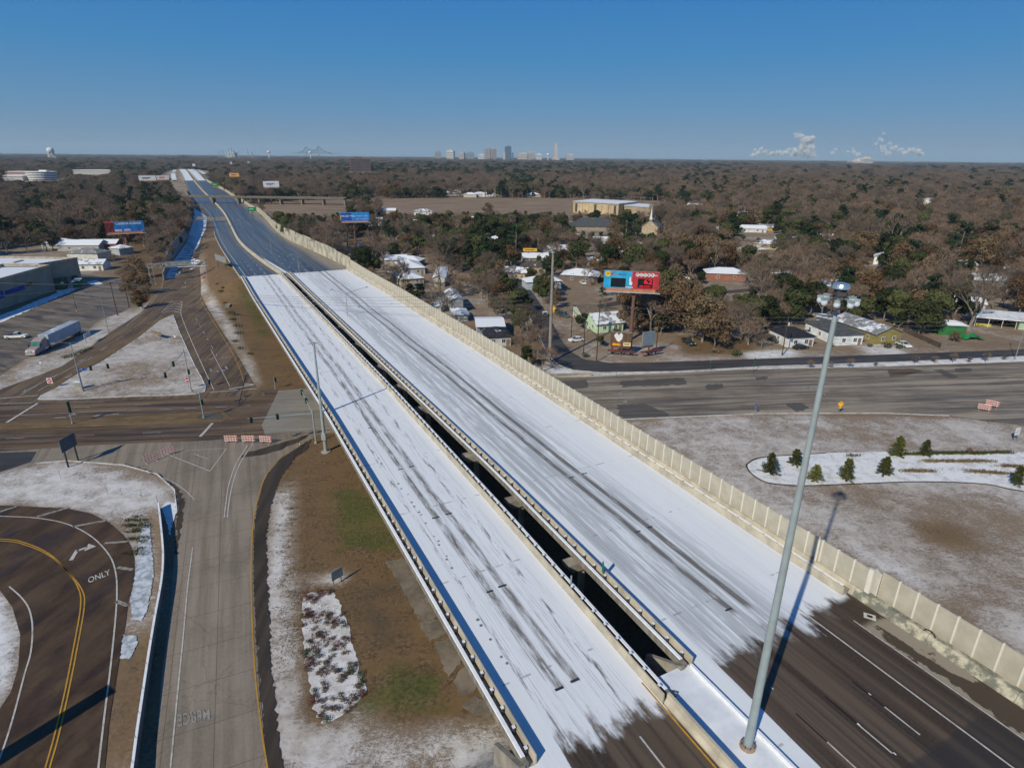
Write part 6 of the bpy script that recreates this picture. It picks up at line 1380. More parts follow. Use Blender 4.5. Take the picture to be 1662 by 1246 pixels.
# ---- lamp posts
def lamp_post(px, top, label, arms, z0=None, cat='street lamp', group=None, r=.11, mat=None, base=None):
    """arms: list of (pixel target of the lamp head)"""
    p = gp(*px) if z0 is None else at(px[0], px[1], z0); zb = gz(*p) if z0 is None else z0; z = top_z(p[0], p[1], zb, top)
    t = thing('street_lamp', label, cat, p+(zb,), group=group); h = z-zb
    MB().tube((0, 0, 0), (0, 0, h), r, r*.55, 8).build('pole', mat or M_steel, t)
    MB().lathe((0, 0, 0), [(r*2.2, 0), (r*2.2, .3), (r*1.2, .4)], 8).build('footing', base or M_bconc, t)
    for a in arms:
        e = at(a[0], a[1], z+.4); d = Vector((e[0]-p[0], e[1]-p[1], .5)); ar = MB().tube((0, 0, h-.15), tuple(d*.5+Vector((0, 0, h+.1))), .055, n=5).tube(tuple(d*.5+Vector((0, 0, h+.1))), (d.x, d.y, h+.4), .05, n=5).build('arm', mat or M_steel, t)
        rz_ = math.atan2(d.y, d.x); MB().box((d.x, d.y, h+.38), (.85, .36, .16), rz_).box((d.x, d.y, h+.48), (.5, .3, .08), rz_, 1).build('lamp_head', [M_alu, M_grey], ar)
    return t
lamp_post((135, 636), 556, 'street lamp with one long arm rising from the corner of the snowy island', [(86, 557)], r=.16)
lamp_post((176.5, 540), 475, 'single-arm lamp on the snowy verge past the lorry', [(192, 468)])
lamp_post((125, 505), 459, 'parking lot lamp with twin heads on a stubby orange footing', [(101, 459), (118, 457)], base=simple('orange_footing', (.55, .28, .14)), mat=M_darksteel)
lamp_post((1647, 583), 520, 'leaning grey lamp post at the right edge beside the service road', [(1668, 515)])
lamp_post((253, 462), 418, 'single-arm lamp standing behind the sign gantry', [(268, 409)])
for k, (b, tp_, arms, w_) in enumerate([((568, 553), 477, [(538, 470), (595, 466)], 'nearest the wide bridge gap'), ((487, 452), 417, [(472, 413), (505, 412)], 'just beyond the snow line'), ((443, 424), 383, [(430, 378), (458, 379)], 'by the far gore slab'), ((413, 394), 368, [(404, 364), (424, 364)], 'third along the far median'), ((393, 377), 359, [(386, 356), (402, 356)], 'fourth along the far median'), ((378, 358), 343, [(372, 341), (385, 341)], 'furthest along the far median')]):
    lamp_post(b, tp_, 'slim twin-arm median lamp '+w_, arms, z0=0. if k == 0 else (6.3 if k == 1 else (3. if k == 2 else (1. if k == 3 else .2))), r=.12, group='twin-arm lamps along the highway median')
lamp_post((333, 400), 370, 'small twin-arm lamp on the ramp gore by the shaded lanes', [(325, 372), (340, 372)], r=.1); lamp_post((393, 568), 505, 'thin grey pole on the grassy slope beside the exit ramp', [], r=.06)
lamp_post((397, 570), 508, 'thin grey post among weeds beside the exit ramp', [], r=.05)
for k, (b, tp_, lab) in enumerate([((1222, 605), 581, 'short green-topped pole on the verge by the service road'), ((1152, 602), 585, 'short thin pole on the verge left of the green-topped pole'), ((1000, 611), 600, 'stubby post on the snowy verge near the wall')]):
    p = gp(*b); z = top_z(p[0], p[1], 0, tp_); t = thing('marker_pole', lab, 'pole', p+(0,)); MB().tube((0, 0, 0), (0, 0, z), .05, n=6).build('pole', simple('green_post', (.04, .14, .09)), t); MB().box((0, 0, z-.2), (.5, .1, .35), .4).build('signal_head', simple('green_post', (.04, .14, .09)), t)
# ---- utility poles and wires
UP = {}
def utility(px, top, label, arm=1.2, n=1, tr_=False):
    p = gp(*px); z = top_z(p[0], p[1], 0, top); t = thing('utility_pole', label, 'utility pole', p+(0,)); MB().tube((0, 0, 0), (0, 0, z), .16, .11, 8).build('pole', M_wood, t)
    for k in range(n): MB().box((0, 0, z-.5-k*1.1), (arm*2, .14, .14), R(80)).build('crossarm', M_wood, t)
    if tr_: MB().lathe((.35, -.2, z-2.6), [(.24, 0), (.24, .85), (.1, .95)], 10).build('transformer', simple('transformer_grey', (.55, .56, .56)), t)
    UP[label] = p+(z,); return p+(z,)
u1 = utility((191, 512), 457, 'dark wooden utility pole at the edge of the parking lot', 1.6); u2 = utility((210, 500), 447, 'wooden utility pole just behind the lot-edge pole', .2)
u3 = utility((1269, 577), 513, 'wooden utility pole with a white transformer before the black-roofed house', .5, 1, True); u4 = utility((968, 587), 487, 'tall dark utility pole in front of the low chicken billboard', .3)
u5 = utility((947, 574), 515, 'utility pole with two crossarms beside the white car', 1.3, 2, True); u6 = utility((927, 549), 500, 'utility pole with a transformer by the yellow sign', .8, 1, True)
u7 = utility((1592, 507), 465, 'pale leaning utility pole left of the carport', .3); u8 = utility((1064, 575), 520, 'short brown pole behind the blue blank billboard', .2); u9 = utility((543, 402), 362, 'slim utility pole left of the blue-signed billboard', .3)
def wire(a, b, sag, label, r=.03, grp=None):
    pts = [tuple(a[i]+(b[i]-a[i])*t/10-(sag*4*(t/10)*(1-t/10) if i == 2 else 0) for i in range(3)) for t in range(11)]
    m = MB().path(pts, r, 3); o = m.build('power_line', simple('wire', (.16, .16, .15)), fix=False); tag(o, label, 'power line', grp)
def offp(p, dx=0, dy=0, dz=0): return (p[0]+dx, p[1]+dy, p[2]+dz)
L_ = 'thin power line crossing high over both snowy bridges'
for k in range(4): wire(offp(u1, 0, k*.5, -.3*k), offp(u4, -20, k*.6, 2-1.3*k), 3.2, L_, .04, 'power lines crossing over the bridges')
for k in range(3): wire(offp(u4, 0, 0, -.4-1.5*k), offp(u3, 0, 0, -.3-1.2*k), 1.4, 'power line strung between the chicken billboard pole and the transformer pole', .04, 'power lines along the service road')
for k in range(3): wire(offp(u3, 0, 0, -.3-1.2*k), at(1720, 520, 10)+(11-1.2*k,), 1.4, 'power line running from the transformer pole past the tall mast to the right edge', .04, 'power lines to the right edge')
for k in range(2): wire(offp(u1, 0, k*.5, -.3), at(-80, 452+30*k, 11)+(11,), 1.2, 'power line passing in front of the big grey store', .04, 'power lines before the store')
for k in range(3): wire(offp(u5, 0, k*.6, -.5), offp(u6, 0, k*.6, -.5), .5, 'short power line between the crossarm pole and the yellow sign pole', .04, 'power lines up the side street')
# ---- billboards
M_postb = simple('brown_steel_post', (.16, .085, .07), var=.12); M_apron = simple('orange_apron', (.42, .17, .10), var=.12); M_catw = simple('catwalk_grey', (.42, .44, .44))
def board(px, corners, label, faces, zh, apron=True, post_r=.55, rz=None, wpx=None, two=True, depth=1.2):
    """px: foot pixel; corners: (left x, right x, top y, bottom y) of the face; faces(t, W, Hh) adds the print"""
    p = gp(*px) if px[1] > 300 else at(*px, 0); d = math.hypot(*p); x0, x1, y0, y1 = corners
    zt = top_z(p[0], p[1], 0, y0); zb = top_z(p[0], p[1], 0, y1); az = math.atan2(p[0], p[1])
    rl, rr_ = ray(x0, (y0+y1)/2), ray(x1, (y0+y1)/2); dist = d
    a = (rl.x/math.hypot(rl.x, rl.y)*dist, rl.y/math.hypot(rl.x, rl.y)*dist); b = (rr_.x/math.hypot(rr_.x, rr_.y)*dist, rr_.y/math.hypot(rr_.x, rr_.y)*dist)
    W = math.dist(a, b); rz_ = math.atan2(b[1]-a[1], b[0]-a[0])+(rz or 0)
    t = thing('billboard', label, 'billboard', p+(0,), rz_); Hh = zt-zb; cx_ = ((a[0]+b[0])/2-p[0])*math.cos(rz_)+((a[1]+b[1])/2-p[1])*math.sin(rz_)
    MB().tube((0, depth/2, 0), (0, depth/2, zb+.2), post_r, post_r*.85, 12).box((cx_, depth/2, zb-.35), (W*.92, .5, .5)).build('post', M_postb, t)
    MB().box((cx_, depth/2, (zt+zb)/2), (W, depth, Hh)).build('panel', simple('board_back', (.25, .25, .24)), t)
    if apron: MB().box((cx_, -.12, zb-Hh*.09), (W*.9, .15, Hh*.17)).build('apron', M_apron, t); MB().box((cx_+W*.02, -.6, zb-Hh*.19), (W*1.02, 1.1, .12)).build('catwalk', M_catw, t)
    faces(t, cx_, (zt+zb)/2, W, Hh); return t
def fbox(t, cx_, cz, w_, h_, mat, y_=-.05, name='print'): return MB().box((cx_, y_, cz), (w_, .04, h_)).build(name, mat, t)
def ftext(t, txt, cx_, cz, w_, h_, mat, y_=-.09, name='lettering'):
    m = text_mesh(txt, 1.); xs = [v.co.x for v in m.vertices]; ys = [v.co.y for v in m.vertices]; sx_ = w_/(max(xs)-min(xs)); sy_ = h_/(max(ys)-min(ys)); mx, my = (max(xs)+min(xs))/2, (max(ys)+min(ys))/2
    for v in m.vertices: v.co = (cx_+(v.co.x-mx)*sx_, y_, cz+(v.co.y-my)*sy_)
    m.materials.clear(); m.materials.append(mat); o = bpy.data.objects.new(name, m); C.objects.link(o); o.parent = t; return o
W_ = simple('print_white', (.70, .70, .70), var=.04); K_ = simple('print_black', (.012, .012, .016), rough=.4); RD = simple('print_red', (.42, .035, .045), var=.12, scale=.5); LB = simple('print_sky_blue', (.03, .34, .60), var=.12, scale=.5); DB = simple('print_blue', (.01, .16, .46), var=.3, scale=.25); YL = simple('print_yellow', (.75, .45, .03)); 
q = NT('red_digits'); q.b.inputs['Emission Color'].default_value = (1, .01, .03, 1); q.b.inputs['Emission Strength'].default_value = .75; LED = q.out((.4, .01, .02), .5)
def lottery(t, cx_, cz, W, Hh):
    fbox(t, cx_-W*.245, cz, W*.51, Hh, LB); fbox(t, cx_+W*.255, cz, W*.49, Hh, RD)
    for k in range(5): fbox(t, cx_-W*.45+k*.0, cz-Hh*(.38-.13*k), W*.08, Hh*.02, simple('print_teal', (.01, .2, .42)), -.08, 'ray_stripe'); fbox(t, cx_+W*.46, cz-Hh*(.38-.13*k), W*.06, Hh*.02, simple('print_dark_red', (.2, .02, .03)), -.08, 'ray_stripe')
    fbox(t, cx_-W*.235, cz-Hh*.17, W*.27, Hh*.53, K_, -.09, 'screen'); fbox(t, cx_+W*.255, cz-Hh*.15, W*.27, Hh*.52, K_, -.09, 'screen')
    ftext(t, '62', cx_+W*.305, cz-Hh*.05, W*.15, Hh*.28, LED, -.13, 'digits'); ftext(t, 'MILLION', cx_+W*.255, cz-Hh*.32, W*.19, Hh*.09, LED, -.13)
    MB().lathe((0, 0, 0), [(Hh*.16, 0), (Hh*.16, .05)], 16).build('emblem', YL, t).matrix_basis = Matrix.Translation((cx_-W*.43, -.08, cz+Hh*.32)) @ Matrix.Rotation(R(90), 4, 'X')
    ftext(t, 'LA', cx_-W*.43, cz+Hh*.33, W*.045, Hh*.12, K_, -.15)
    ftext(t, 'MEGA', cx_-W*.31, cz+Hh*.33, W*.15, Hh*.14, RD, -.1); ftext(t, 'MILLIONS', cx_-W*.165, cz+Hh*.31, W*.13, Hh*.10, simple('print_navy', (.02, .05, .3)), -.1)
    for k, ch_ in enumerate('POWER'):
        X = cx_+W*(.105+k*.068); o = MB().lathe((0, 0, 0), [(Hh*.105, 0), (Hh*.105, .05)], 14).build('ball', W_, t); o.matrix_basis = Matrix.Translation((X, -.08, cz+Hh*.335)) @ Matrix.Rotation(R(90), 4, 'X')
        ftext(t, ch_, X, cz+Hh*.335, Hh*.11, Hh*.14, K_, -.15)
    ftext(t, 'BALL', cx_+W*.445, cz+Hh*.33, W*.06, Hh*.08, W_, -.1)
    MB().prism([(-.4, 0), (.5, 0), (.5, .9), (.12, .9), (.05, 2.3), (-.35, 2.3)], 0, .05).build('hand_emblem', W_, t).matrix_basis = Matrix.Translation((cx_-W*.01, -.08, cz-Hh*.28)) @ Matrix.Rotation(R(90), 4, 'X')
    fbox(t, cx_-W*.03, cz-Hh*.42, W*.14, Hh*.035, W_, -.09, 'strip')
board((1023, 552), (980, 1070, 441, 469), 'huge sky-blue and red lottery billboard with red digits 62 on one brown post', lottery, 20)
def carmina(t, cx_, cz, W, Hh):
    fbox(t, cx_, cz, W, Hh, DB); fbox(t, cx_-W*.39, cz, W*.22, Hh, simple('print_maroon', (.14, .02, .025), var=.6, scale=1.2), -.08); fbox(t, cx_-W*.4, cz+Hh*.43, W*.2, Hh*.1, RD, -.1, 'strip')
    ftext(t, 'CARMINA BURANA', cx_+W*.11, cz+Hh*.29, W*.66, Hh*.22, W_); ftext(t, 'theatre.org', cx_-W*.19, cz-Hh*.36, W*.17, Hh*.2, simple('print_pink', (.6, .5, .62))) if 0 else fbox(t, cx_-W*.18, cz-Hh*.36, W*.18, Hh*.2, simple('print_pink', (.55, .45, .62)), -.1, 'logo_block'); fbox(t, cx_+W*.05, cz-Hh*.34, W*.16, Hh*.2, simple('print_pink', (.55, .45, .62)), -.1, 'logo_block'); fbox(t, cx_+W*.29, cz-Hh*.34, W*.04, Hh*.12, simple('print_mauve', (.3, .05, .25)), -.1, 'logo_block')
board((209, 410), (170, 234, 359.5, 376), 'blue billboard lettered CARMINA BURANA on a dark brown post', carmina, 14, post_r=.8)
def getyou(t, cx_, cz, W, Hh):
    fbox(t, cx_, cz, W, Hh, simple('print_bright_blue', (.01, .22, .62), var=.15, scale=.4)); fbox(t, cx_-W*.3, cz-Hh*.02, W*.38, Hh*.9, simple('print_deep_blue', (.01, .08, .38)), -.07)
    ftext(t, 'WE GET YOU.', cx_-W*.22, cz+Hh*.08, W*.5, Hh*.20, W_, -.1); ftext(t, 'HEALTHIER.', cx_+W*.27, cz+Hh*.08, W*.42, Hh*.17, simple('print_pale_blue', (.35, .5, .7)), -.1); ftext(t, 'New Beginnings', cx_+W*.24, cz-Hh*.26, W*.44, Hh*.15, simple('print_pale_blue', (.35, .5, .7)), -.1)
    fbox(t, cx_-W*.49, cz-Hh*.1, W*.02, Hh*.7, YL, -.09, 'strip')
board((578, 407), (552, 599, 345, 358.5), 'bright blue billboard lettered WE GET YOU on a single post by the dirt drive', getyou, 20)
def pale(c, c2, lab=''):
    def f(t, cx_, cz, W, Hh):
        fbox(t, cx_, cz, W, Hh, simple('print_pale_%d' % int(c[0]*100), c)); fbox(t, cx_-W*.05, cz+Hh*.05, W*.5, Hh*.2, simple('print_tone_%d' % int(c2[0]*100), c2), -.1, 'logo_block'); fbox(t, cx_-W*.1, cz-Hh*.15, W*.35, Hh*.12, simple('print_tone_%d' % int(c2[0]*100), c2), -.1, 'logo_block')
    return f
board((241, 320), (225, 253, 285, 293), 'white billboard with dark green lettering over the far ramp-side woods', pale((.72, .74, .74), (.12, .2, .2)), 14); board((263, 316), (254, 274, 285, 291.5), 'whitish and red billboard just beside the white far billboard', pale((.7, .62, .62), (.5, .1, .12)), 14)
board((441, 330), (427, 453, 294, 303.5), 'pale grey-white billboard beyond the overpass near the dry field', pale((.6, .62, .66), (.2, .22, .4)), 14)
board((380, 300), (372, 388, 281, 287), 'small yellow and red billboard far beyond the overpass', pale((.75, .42, .08), (.6, .08, .15)), 14, apron=False); board((377, 294), (373, 376.5, 263, 266.5), 'tall orange square pole sign on the far horizon side', pale((.6, .3, .12), (.5, .2, .1)), 14, apron=False, post_r=.6)
board((315.5, 285), (312, 317, 266, 270), 'small red pole sign just over the white viaduct', pale((.6, .08, .1), (.7, .5, .5)), 14, apron=False, post_r=.4); board((403, 300), (401.5, 405, 262, 265), 'slim white and green mast sign at the far right of the viaduct', pale((.4, .55, .5), (.2, .4, .3)), 14, apron=False, post_r=.5)
t = board((861, 421), (849, 871.5, 403, 408), 'long yellow banner board before snowy parked cars', lambda t, a, b, c, d: (fbox(t, a, b, c, d, simple('print_yellow2', (.62, .42, .05)), -.05), fbox(t, a, b, c*.7, d*.3, RD, -.1, 'strip')), 3, apron=False, post_r=.2, depth=.3)
# the low pair of billboards on the corner
def chicken(t, a, b, W, Hh):
    fbox(t, a, b, W, Hh, simple('print_brown', (.12, .075, .05), var=.25)); fbox(t, a-W*.2, b-Hh*.38, W*.4, Hh*.2, simple('print_orange', (.62, .2, .02)), -.08); fbox(t, a-W*.29, b-Hh*.38, W*.12, Hh*.1, YL, -.12, 'logo_block'); fbox(t, a-W*.13, b-Hh*.38, W*.14, Hh*.1, YL, -.12, 'logo_block')
    MB().prism([(-.7, 0), (-.25, -.75), (.2, -.95), (.75, -.3), (.85, .5), (.45, .95), (.15, .5), (-.1, .5), (-.2, .9), (-.6, .7), (-.85, .3)], 0, .05).build('rooster_emblem', W_, t).matrix_basis = Matrix.Translation((a-W*.13, -.1, b+Hh*.16)) @ Matrix.Rotation(R(90), 4, 'X') @ Matrix.Scale(Hh*.36, 4)
    fbox(t, a+W*.3, b-Hh*.33, W*.36, Hh*.28, simple('print_cream', (.62, .52, .26)), -.09, 'strip'); fbox(t, a+W*.29, b-Hh*.32, W*.24, Hh*.12, simple('print_tan', (.36, .22, .12)), -.12, 'logo_block')
t = board((1008, 577), (991, 1025, 540, 562), 'low brown billboard with a white rooster emblem facing the bridge', chicken, 6, apron=False, post_r=.22, depth=1.0)
MB().box((0, -.5, 1.5), (7.5, .8, .3)).build('catwalk', simple('dark_red_steel', (.16, .04, .035)), t)
for a in (-2.6, 2.6): MB().tube((a, 1.2, 0), (a, 1.2, 4.6), .2, n=8).build('post', M_postb, t)
t = board((1053, 577), (1040, 1064, 538, 560), 'low blank blue-grey billboard turned beside the rooster billboard', lambda t, a, b, c, d: fbox(t, a, b, c, d, simple('blank_blue_grey', (.17, .22, .27), var=.12)), 6, apron=False, post_r=.25, rz=R(38), depth=.5)
MB().box((0, -.8, 1.6), (6.8, .8, .25)).build('catwalk', simple('dark_red_steel', (.16, .04, .035)), t)
# large guide sign seen from behind on the loop verge
def panel_sign(p1, p2, zb, zt, label, mat, cat='road sign', h=None, face=None, pr=.09, pm=None):
    a, b = Vector(gp(*p1)), Vector(gp(*p2)); c = (a+b)/2; d = b-a; rz_ = math.atan2(d.y, d.x); z0 = gz(c.x, c.y); t = thing('road_sign', label, cat, (c.x, c.y, z0), rz_)
    MB().box((0, 0, (zb+zt)/2), (d.length*1.5, .08, zt-zb)).build('panel', mat, t)
    for s_ in (-.5, .5): MB().tube((d.length*s_, .1, -.3), (d.length*s_, .1, zt-.1), pr, n=6).build('post', pm or M_darksteel, t)
    return t
gr_ = simple('sign_back_grey', (.10, .115, .13), var=.1)
panel_sign((112, 758), (128, 748), 3.0, 5.4, 'large dark-backed guide sign on two posts at the snowy loop verge', gr_, pr=.16)
t = panel_sign((543, 951), (555, 944), .9, 2.3, 'small grey notice board on two legs by the shrub bed', simple('notice_grey', (.20, .25, .27)), pr=.045)
panel_sign((141, 557), (148, 553), 1.6, 2.8, 'white rectangular sign on the snowy verge behind the lorry', simple('sign_white', (.62, .64, .64)), pr=.05); panel_sign((250, 548), (260, 551), 1.2, 2.3, 'small brown-backed sign pair high on the snowy island', simple('sign_brown', (.2, .16, .12)), pr=.05)
panel_sign((355, 437), (366, 437), 3.2, 5.8, 'blank grey guide sign on the grass between ramp and highway', simple('sign_back_pale', (.22, .24, .25)), pr=.12); panel_sign((1645, 714), (1650, 713), 1.0, 2.6, 'white and blue notice sign leaning at the right edge of the infield', simple('sign_white', (.62, .64, .64)), pr=.05)
def pole_sign(px, h, label, shape, mat, w_=.75, cat='road sign', face=0., extra=None):
    p = gp(*px); z0 = gz(*p); t = thing('road_sign', label, cat, p+(z0,), face); MB().tube((0, .04, 0), (0, .04, h), .035, n=6).build('post', M_steel, t)
    n = {'square': 4, 'diamond': 4, 'octagon': 8, 'tri': 3, 'round': 16}[shape]; a0 = {'square': math.pi/4, 'diamond': 0, 'octagon': math.pi/8, 'tri': math.pi/2, 'round': 0}[shape]; r_ = w_/2*(1.414 if n == 4 else 1.08)
    o = MB().prism([(r_*math.cos(a0+2*math.pi*i/n), r_*math.sin(a0+2*math.pi*i/n)) for i in range(n)], 0, .04).build('plate', mat, t); o.matrix_basis = Matrix.Translation((0, -.02, h-.4)) @ Matrix.Rotation(R(90), 4, 'X')
    if extra: extra(t, h)
    return t
def dne(t, h):
    o = MB().prism([(.52*math.cos(2*math.pi*i/18), .52*math.sin(2*math.pi*i/18)) for i in range(18)], 0, .03).build('red_disc', RD, t); o.matrix_basis = Matrix.Translation((0, -.07, h-.4)) @ Matrix.Rotation(R(90), 4, 'X'); MB().box((0, -.12, h-.4), (.74, .02, .18)).build('white_bar', W_, t)
pole_sign((84, 630), 2.3, 'square red and white do-not-enter sign at the tip of the island', 'square', W_, 1.25, extra=dne); pole_sign((307, 632), 2.8, 'red and white do-not-enter sign near the island pole', 'square', W_, 1.0, extra=dne)
YS = simple('sign_yellow', (.80, .42, .02)); pole_sign((898, 513), 3.2, 'yellow diamond warning sign with plaque at the top of the side street', 'diamond', YS, 1.3, extra=lambda t, h: MB().box((0, -.03, h-1.6), (.7, .04, .5)).build('plaque', YS, t))
pole_sign((1361, 672), 2.8, 'yellow pedestrian warning sign on the infield kerb', 'diamond', YS, 1.0, extra=lambda t, h: MB().box((0, -.03, h-1.3), (.6, .04, .35)).build('plaque', YS, t)); pole_sign((1224, 675), 3.0, 'blue plate on a thin post at the infield kerb', 'square', simple('sign_blue', (.03, .12, .5)), .5)
pole_sign((333, 458), 2.4, 'small red sign plate at the foot of the gantry, ramp side', 'octagon', RD, .9); pole_sign((243, 469), 2.6, 'red sign plate low on the far gantry leg', 'octagon', RD, .8); pole_sign((285, 553), 1.8, 'small white diamond marker on the snowy island', 'diamond', simple('sign_white', (.62, .64, .64)), .6)
pole_sign((99, 778), 1.7, 'thin white and red stake on the loop verge', 'square', simple('stake_white', (.6, .55, .52)), .12); pole_sign((68, 598), 2.0, 'small grey sign post on the verge behind the lorry cab', 'square', simple('sign_white', (.62, .64, .64)), .5); pole_sign((487, 726), 1.1, 'short pale post at the ramp kerb', 'square', simple('sign_white', (.62, .64, .64)), .2)
p = fw(44.3, 34.3); t = thing('road_sign', 'small green edge-on sign standing on the rail of the wide bridge', 'road sign', p+(DZ,)); MB().tube((0, 0, 0), (0, 0, 2.2), .04, n=6).build('post', M_steel, t); MB().box((0, 0, 1.6), (.12, .5, 1.2)).build('plate', simple('sign_green', (.01, .22, .12)), t)
p = fw(44.5, 30.3); t = thing('gauge_post', 'grey pipe post standing at the gap edge of the narrow bridge', 'post', p+(DZ-.5,)); MB().tube((0, 0, 0), (0, 0, 2.2), .09, n=8).build('post', M_grey, t)
# ---- sign gantry over the exit ramp
ga, gb = Vector(at(239, 432, 7)), Vector(at(334, 427, 7)); d = gb-ga; Lg = d.length; rz_ = math.atan2(d.y, d.x); t = thing('sign_gantry', 'grey steel truss gantry with blank sign backs spanning the exit ramp', 'gantry', (ga.x, ga.y, 0), rz_)
m = MB()
for y_ in (0, 1.3):
    for z_ in (6.1, 7.7): m.tube((0, y_, z_), (Lg, y_, z_), .09, n=6)
n_ = 14
for k in range(n_):
    a_, b_ = Lg*k/n_, Lg*(k+1)/n_
    for y_ in (0, 1.3): m.tube((a_, y_, 6.1 if k % 2 else 7.7), (b_, y_, 7.7 if k % 2 else 6.1), .055, n=4); m.tube((a_, y_, 6.1), (a_, y_, 7.7), .05, n=4)
    m.tube((a_, 0, 7.7), (b_, 1.3, 7.7), .045, n=4)
m.build('truss', M_steel, t, fix=False)
for a_ in (0.2, Lg-.2):
    for y_ in (-.5, 1.8): MB().tube((a_, y_, 0), (a_, .65+(y_-.65)*.5, 7.7), .15, .12, 8).build('leg', M_steel, t)
MB().box((Lg*.52, -.2, 7.5), (Lg*.44, .1, 2.0)).build('sign_panel', simple('sign_back_pale', (.22, .24, .25)), t); MB().box((Lg*.75, -.3, 5.95), (Lg*.5, .7, .06)).build('snow_ledge', M_snow, t)
ga, gb = Vector(at(318, 357, 6)), Vector(at(366, 357, 6)); d = gb-ga; t = thing('sign_gantry', 'distant thin gantry with pale sign backs over the far narrow carriageway', 'gantry', (ga.x, ga.y, 0), math.atan2(d.y, d.x)); Lg = d.length
MB().box((Lg/2, 0, 6.3), (Lg, .3, .3)).box((Lg/2, 0, 7.4), (Lg, .3, .3)).build('truss', M_steel, t)
for a_ in (0, Lg): MB().tube((a_, 0, 0), (a_, 0, 7.4), .2, n=6).build('leg', M_steel, t)
for a_, w_ in ((.15, 4.5), (.5, 5), (.85, 7)): MB().box((Lg*a_, -.3, 7.), (w_, .15, 2.6)).build('sign_panel', simple('sign_back_brown', (.19, .18, .17)), t)
# green overhead signs on the wall side
GS = simple('highway_green', (.005, .22, .10)); YE = simple('exit_yellow', (.55, .38, .03))
for k, (xa, xb, yt, yb, base, lab) in enumerate([(402, 416, 336.5, 344, (410, 352), 'green highway sign with yellow exit strip above the far noise wall'), (343, 356, 297, 303, (350, 310), 'green highway sign with yellow exit strip beyond the overpass')]):
    t = board(base, (xa, xb, yt, yb), lab, lambda t, a, b, c, d: (fbox(t, a, b, c, d, GS), fbox(t, a+c*.05, b-d*.5, c*.8, d*.25, YE, -.1, 'exit_strip'), ftext(t, 'EXIT', a+c*.05, b-d*.5, c*.3, d*.16, K_, -.16), fbox(t, a-c*.1, b+d*.1, c*.5, d*.14, W_, -.1, 'strip')), 7, apron=False, post_r=.3, depth=.4)
board((339, 300), (336, 344, 289, 291.5), 'blue roadside services sign beside the far viaduct', lambda t, a, b, c, d: fbox(t, a, b, c, d, simple('sign_blue', (.03, .12, .5))), 7, apron=False, post_r=.3, depth=.4)
# ---- traffic signals
GSig = simple('signal_green_case', (.012, .055, .035), rough=.5)
def signal_head(parent, c, rz_=0.):
    o = MB().box(c, (.36, .30, 1.1), rz_).box((c[0], c[1], c[2]), (.5, .04, 1.2), rz_).build('signal_head', GSig, parent)
    m = MB()
    for k in range(3): m.tube((c[0], c[1]-.16, c[2]+.34-.34*k), (c[0], c[1]-.34, c[2]+.34-.34*k), .11, n=8)
    m.build('visor', K_, o)
def signal_pole(px, label, h, arms, r=.16, heads=()):
    p = gp(*px); t = thing('traffic_signal', label, 'traffic signal', p+(gz(*p),)); MB().tube((0, 0, 0), (0, 0, h), r, r*.75, 10).build('pole', M_grey, t); MB().lathe((0, 0, 0), [(r*2, 0), (r*2, .35), (r*1.2, .45)], 10).build('footing', M_bconc, t)
    for (ax, ay, hs) in arms:
        e = at(ax, ay, h-.2); v = Vector((e[0]-p[0], e[1]-p[1], 0)); a = MB().tube((0, 0, h-.6), (v.x, v.y, h), r*.6, r*.35, 8).build('mast_arm', M_grey, t)
        for f in hs: signal_head(a, (v.x*f, v.y*f, h-.35))
    for z_ in heads: signal_head(t, (.35, -.2, z_))
    return t
signal_pole((513, 719), 'steel signal pole with two long mast arms beside the narrow bridge', 6.8, [(402, 681, (.55, .95)), (488, 632, (.5, .9))])
signal_pole((331, 679), 'signal pole on the painted median nose with three green signals', 6.2, [(341, 617, (.9,))], .12, (3.8, ))
signal_pole((311, 636), 'tall grey pole on the island edge carrying boxes and a blue sign', 10.5, [(262, 616, (.5, .85))], .14, (5.,)); signal_pole((118, 688), 'slim signal pole on the left end of the painted median', 5.0, [], .1, (3.2, 4.4))
p = gp(135, 634); t = thing('traffic_signal', 'horizontal signal arm with two dark signals and a blue street sign by the island lamp', 'traffic signal', p+(0,)); e = at(176, 594, 5.2); v = Vector((e[0]-p[0], e[1]-p[1], 0)); MB().tube((0, 0, 5.1), (v.x, v.y, 5.6), .09, .06, 8).tube((0, 0, 0), (0, 0, 5.6), .2, .16, 8).build('mast_arm', M_grey, t)
for f in (.42, .98): signal_head(t, (v.x*f, v.y*f, 5.2))
MB().box((v.x*.16, v.y*.16-.1, 5.1), (1.9, .05, .55)).build('street_sign', simple('sign_blue', (.03, .12, .5)), t)
p = gp(129, 632); t = thing('signal_cabinet', 'pale concrete-grey signal cabinet at the foot of the island lamp', 'cabinet', p+(.16,), .2); MB().box((0, 0, .85), (1.3, .9, 1.7)).build('cabinet', simple('cabinet_grey', (.36, .36, .32)), t); MB().box((0, -.47, .9), (.9, .04, 1.3)).build('door', simple('cabinet_grey', (.36, .36, .32)), t); MB().box((0, 0, 1.74), (1.4, 1., .08)).build('snow_cap', M_snow, t)
p = gp(418, 634); signal_pole((447, 631), 'green-headed signal post on the grassy kerb beside the bridge', 3.0, [], .07, (2.4,))
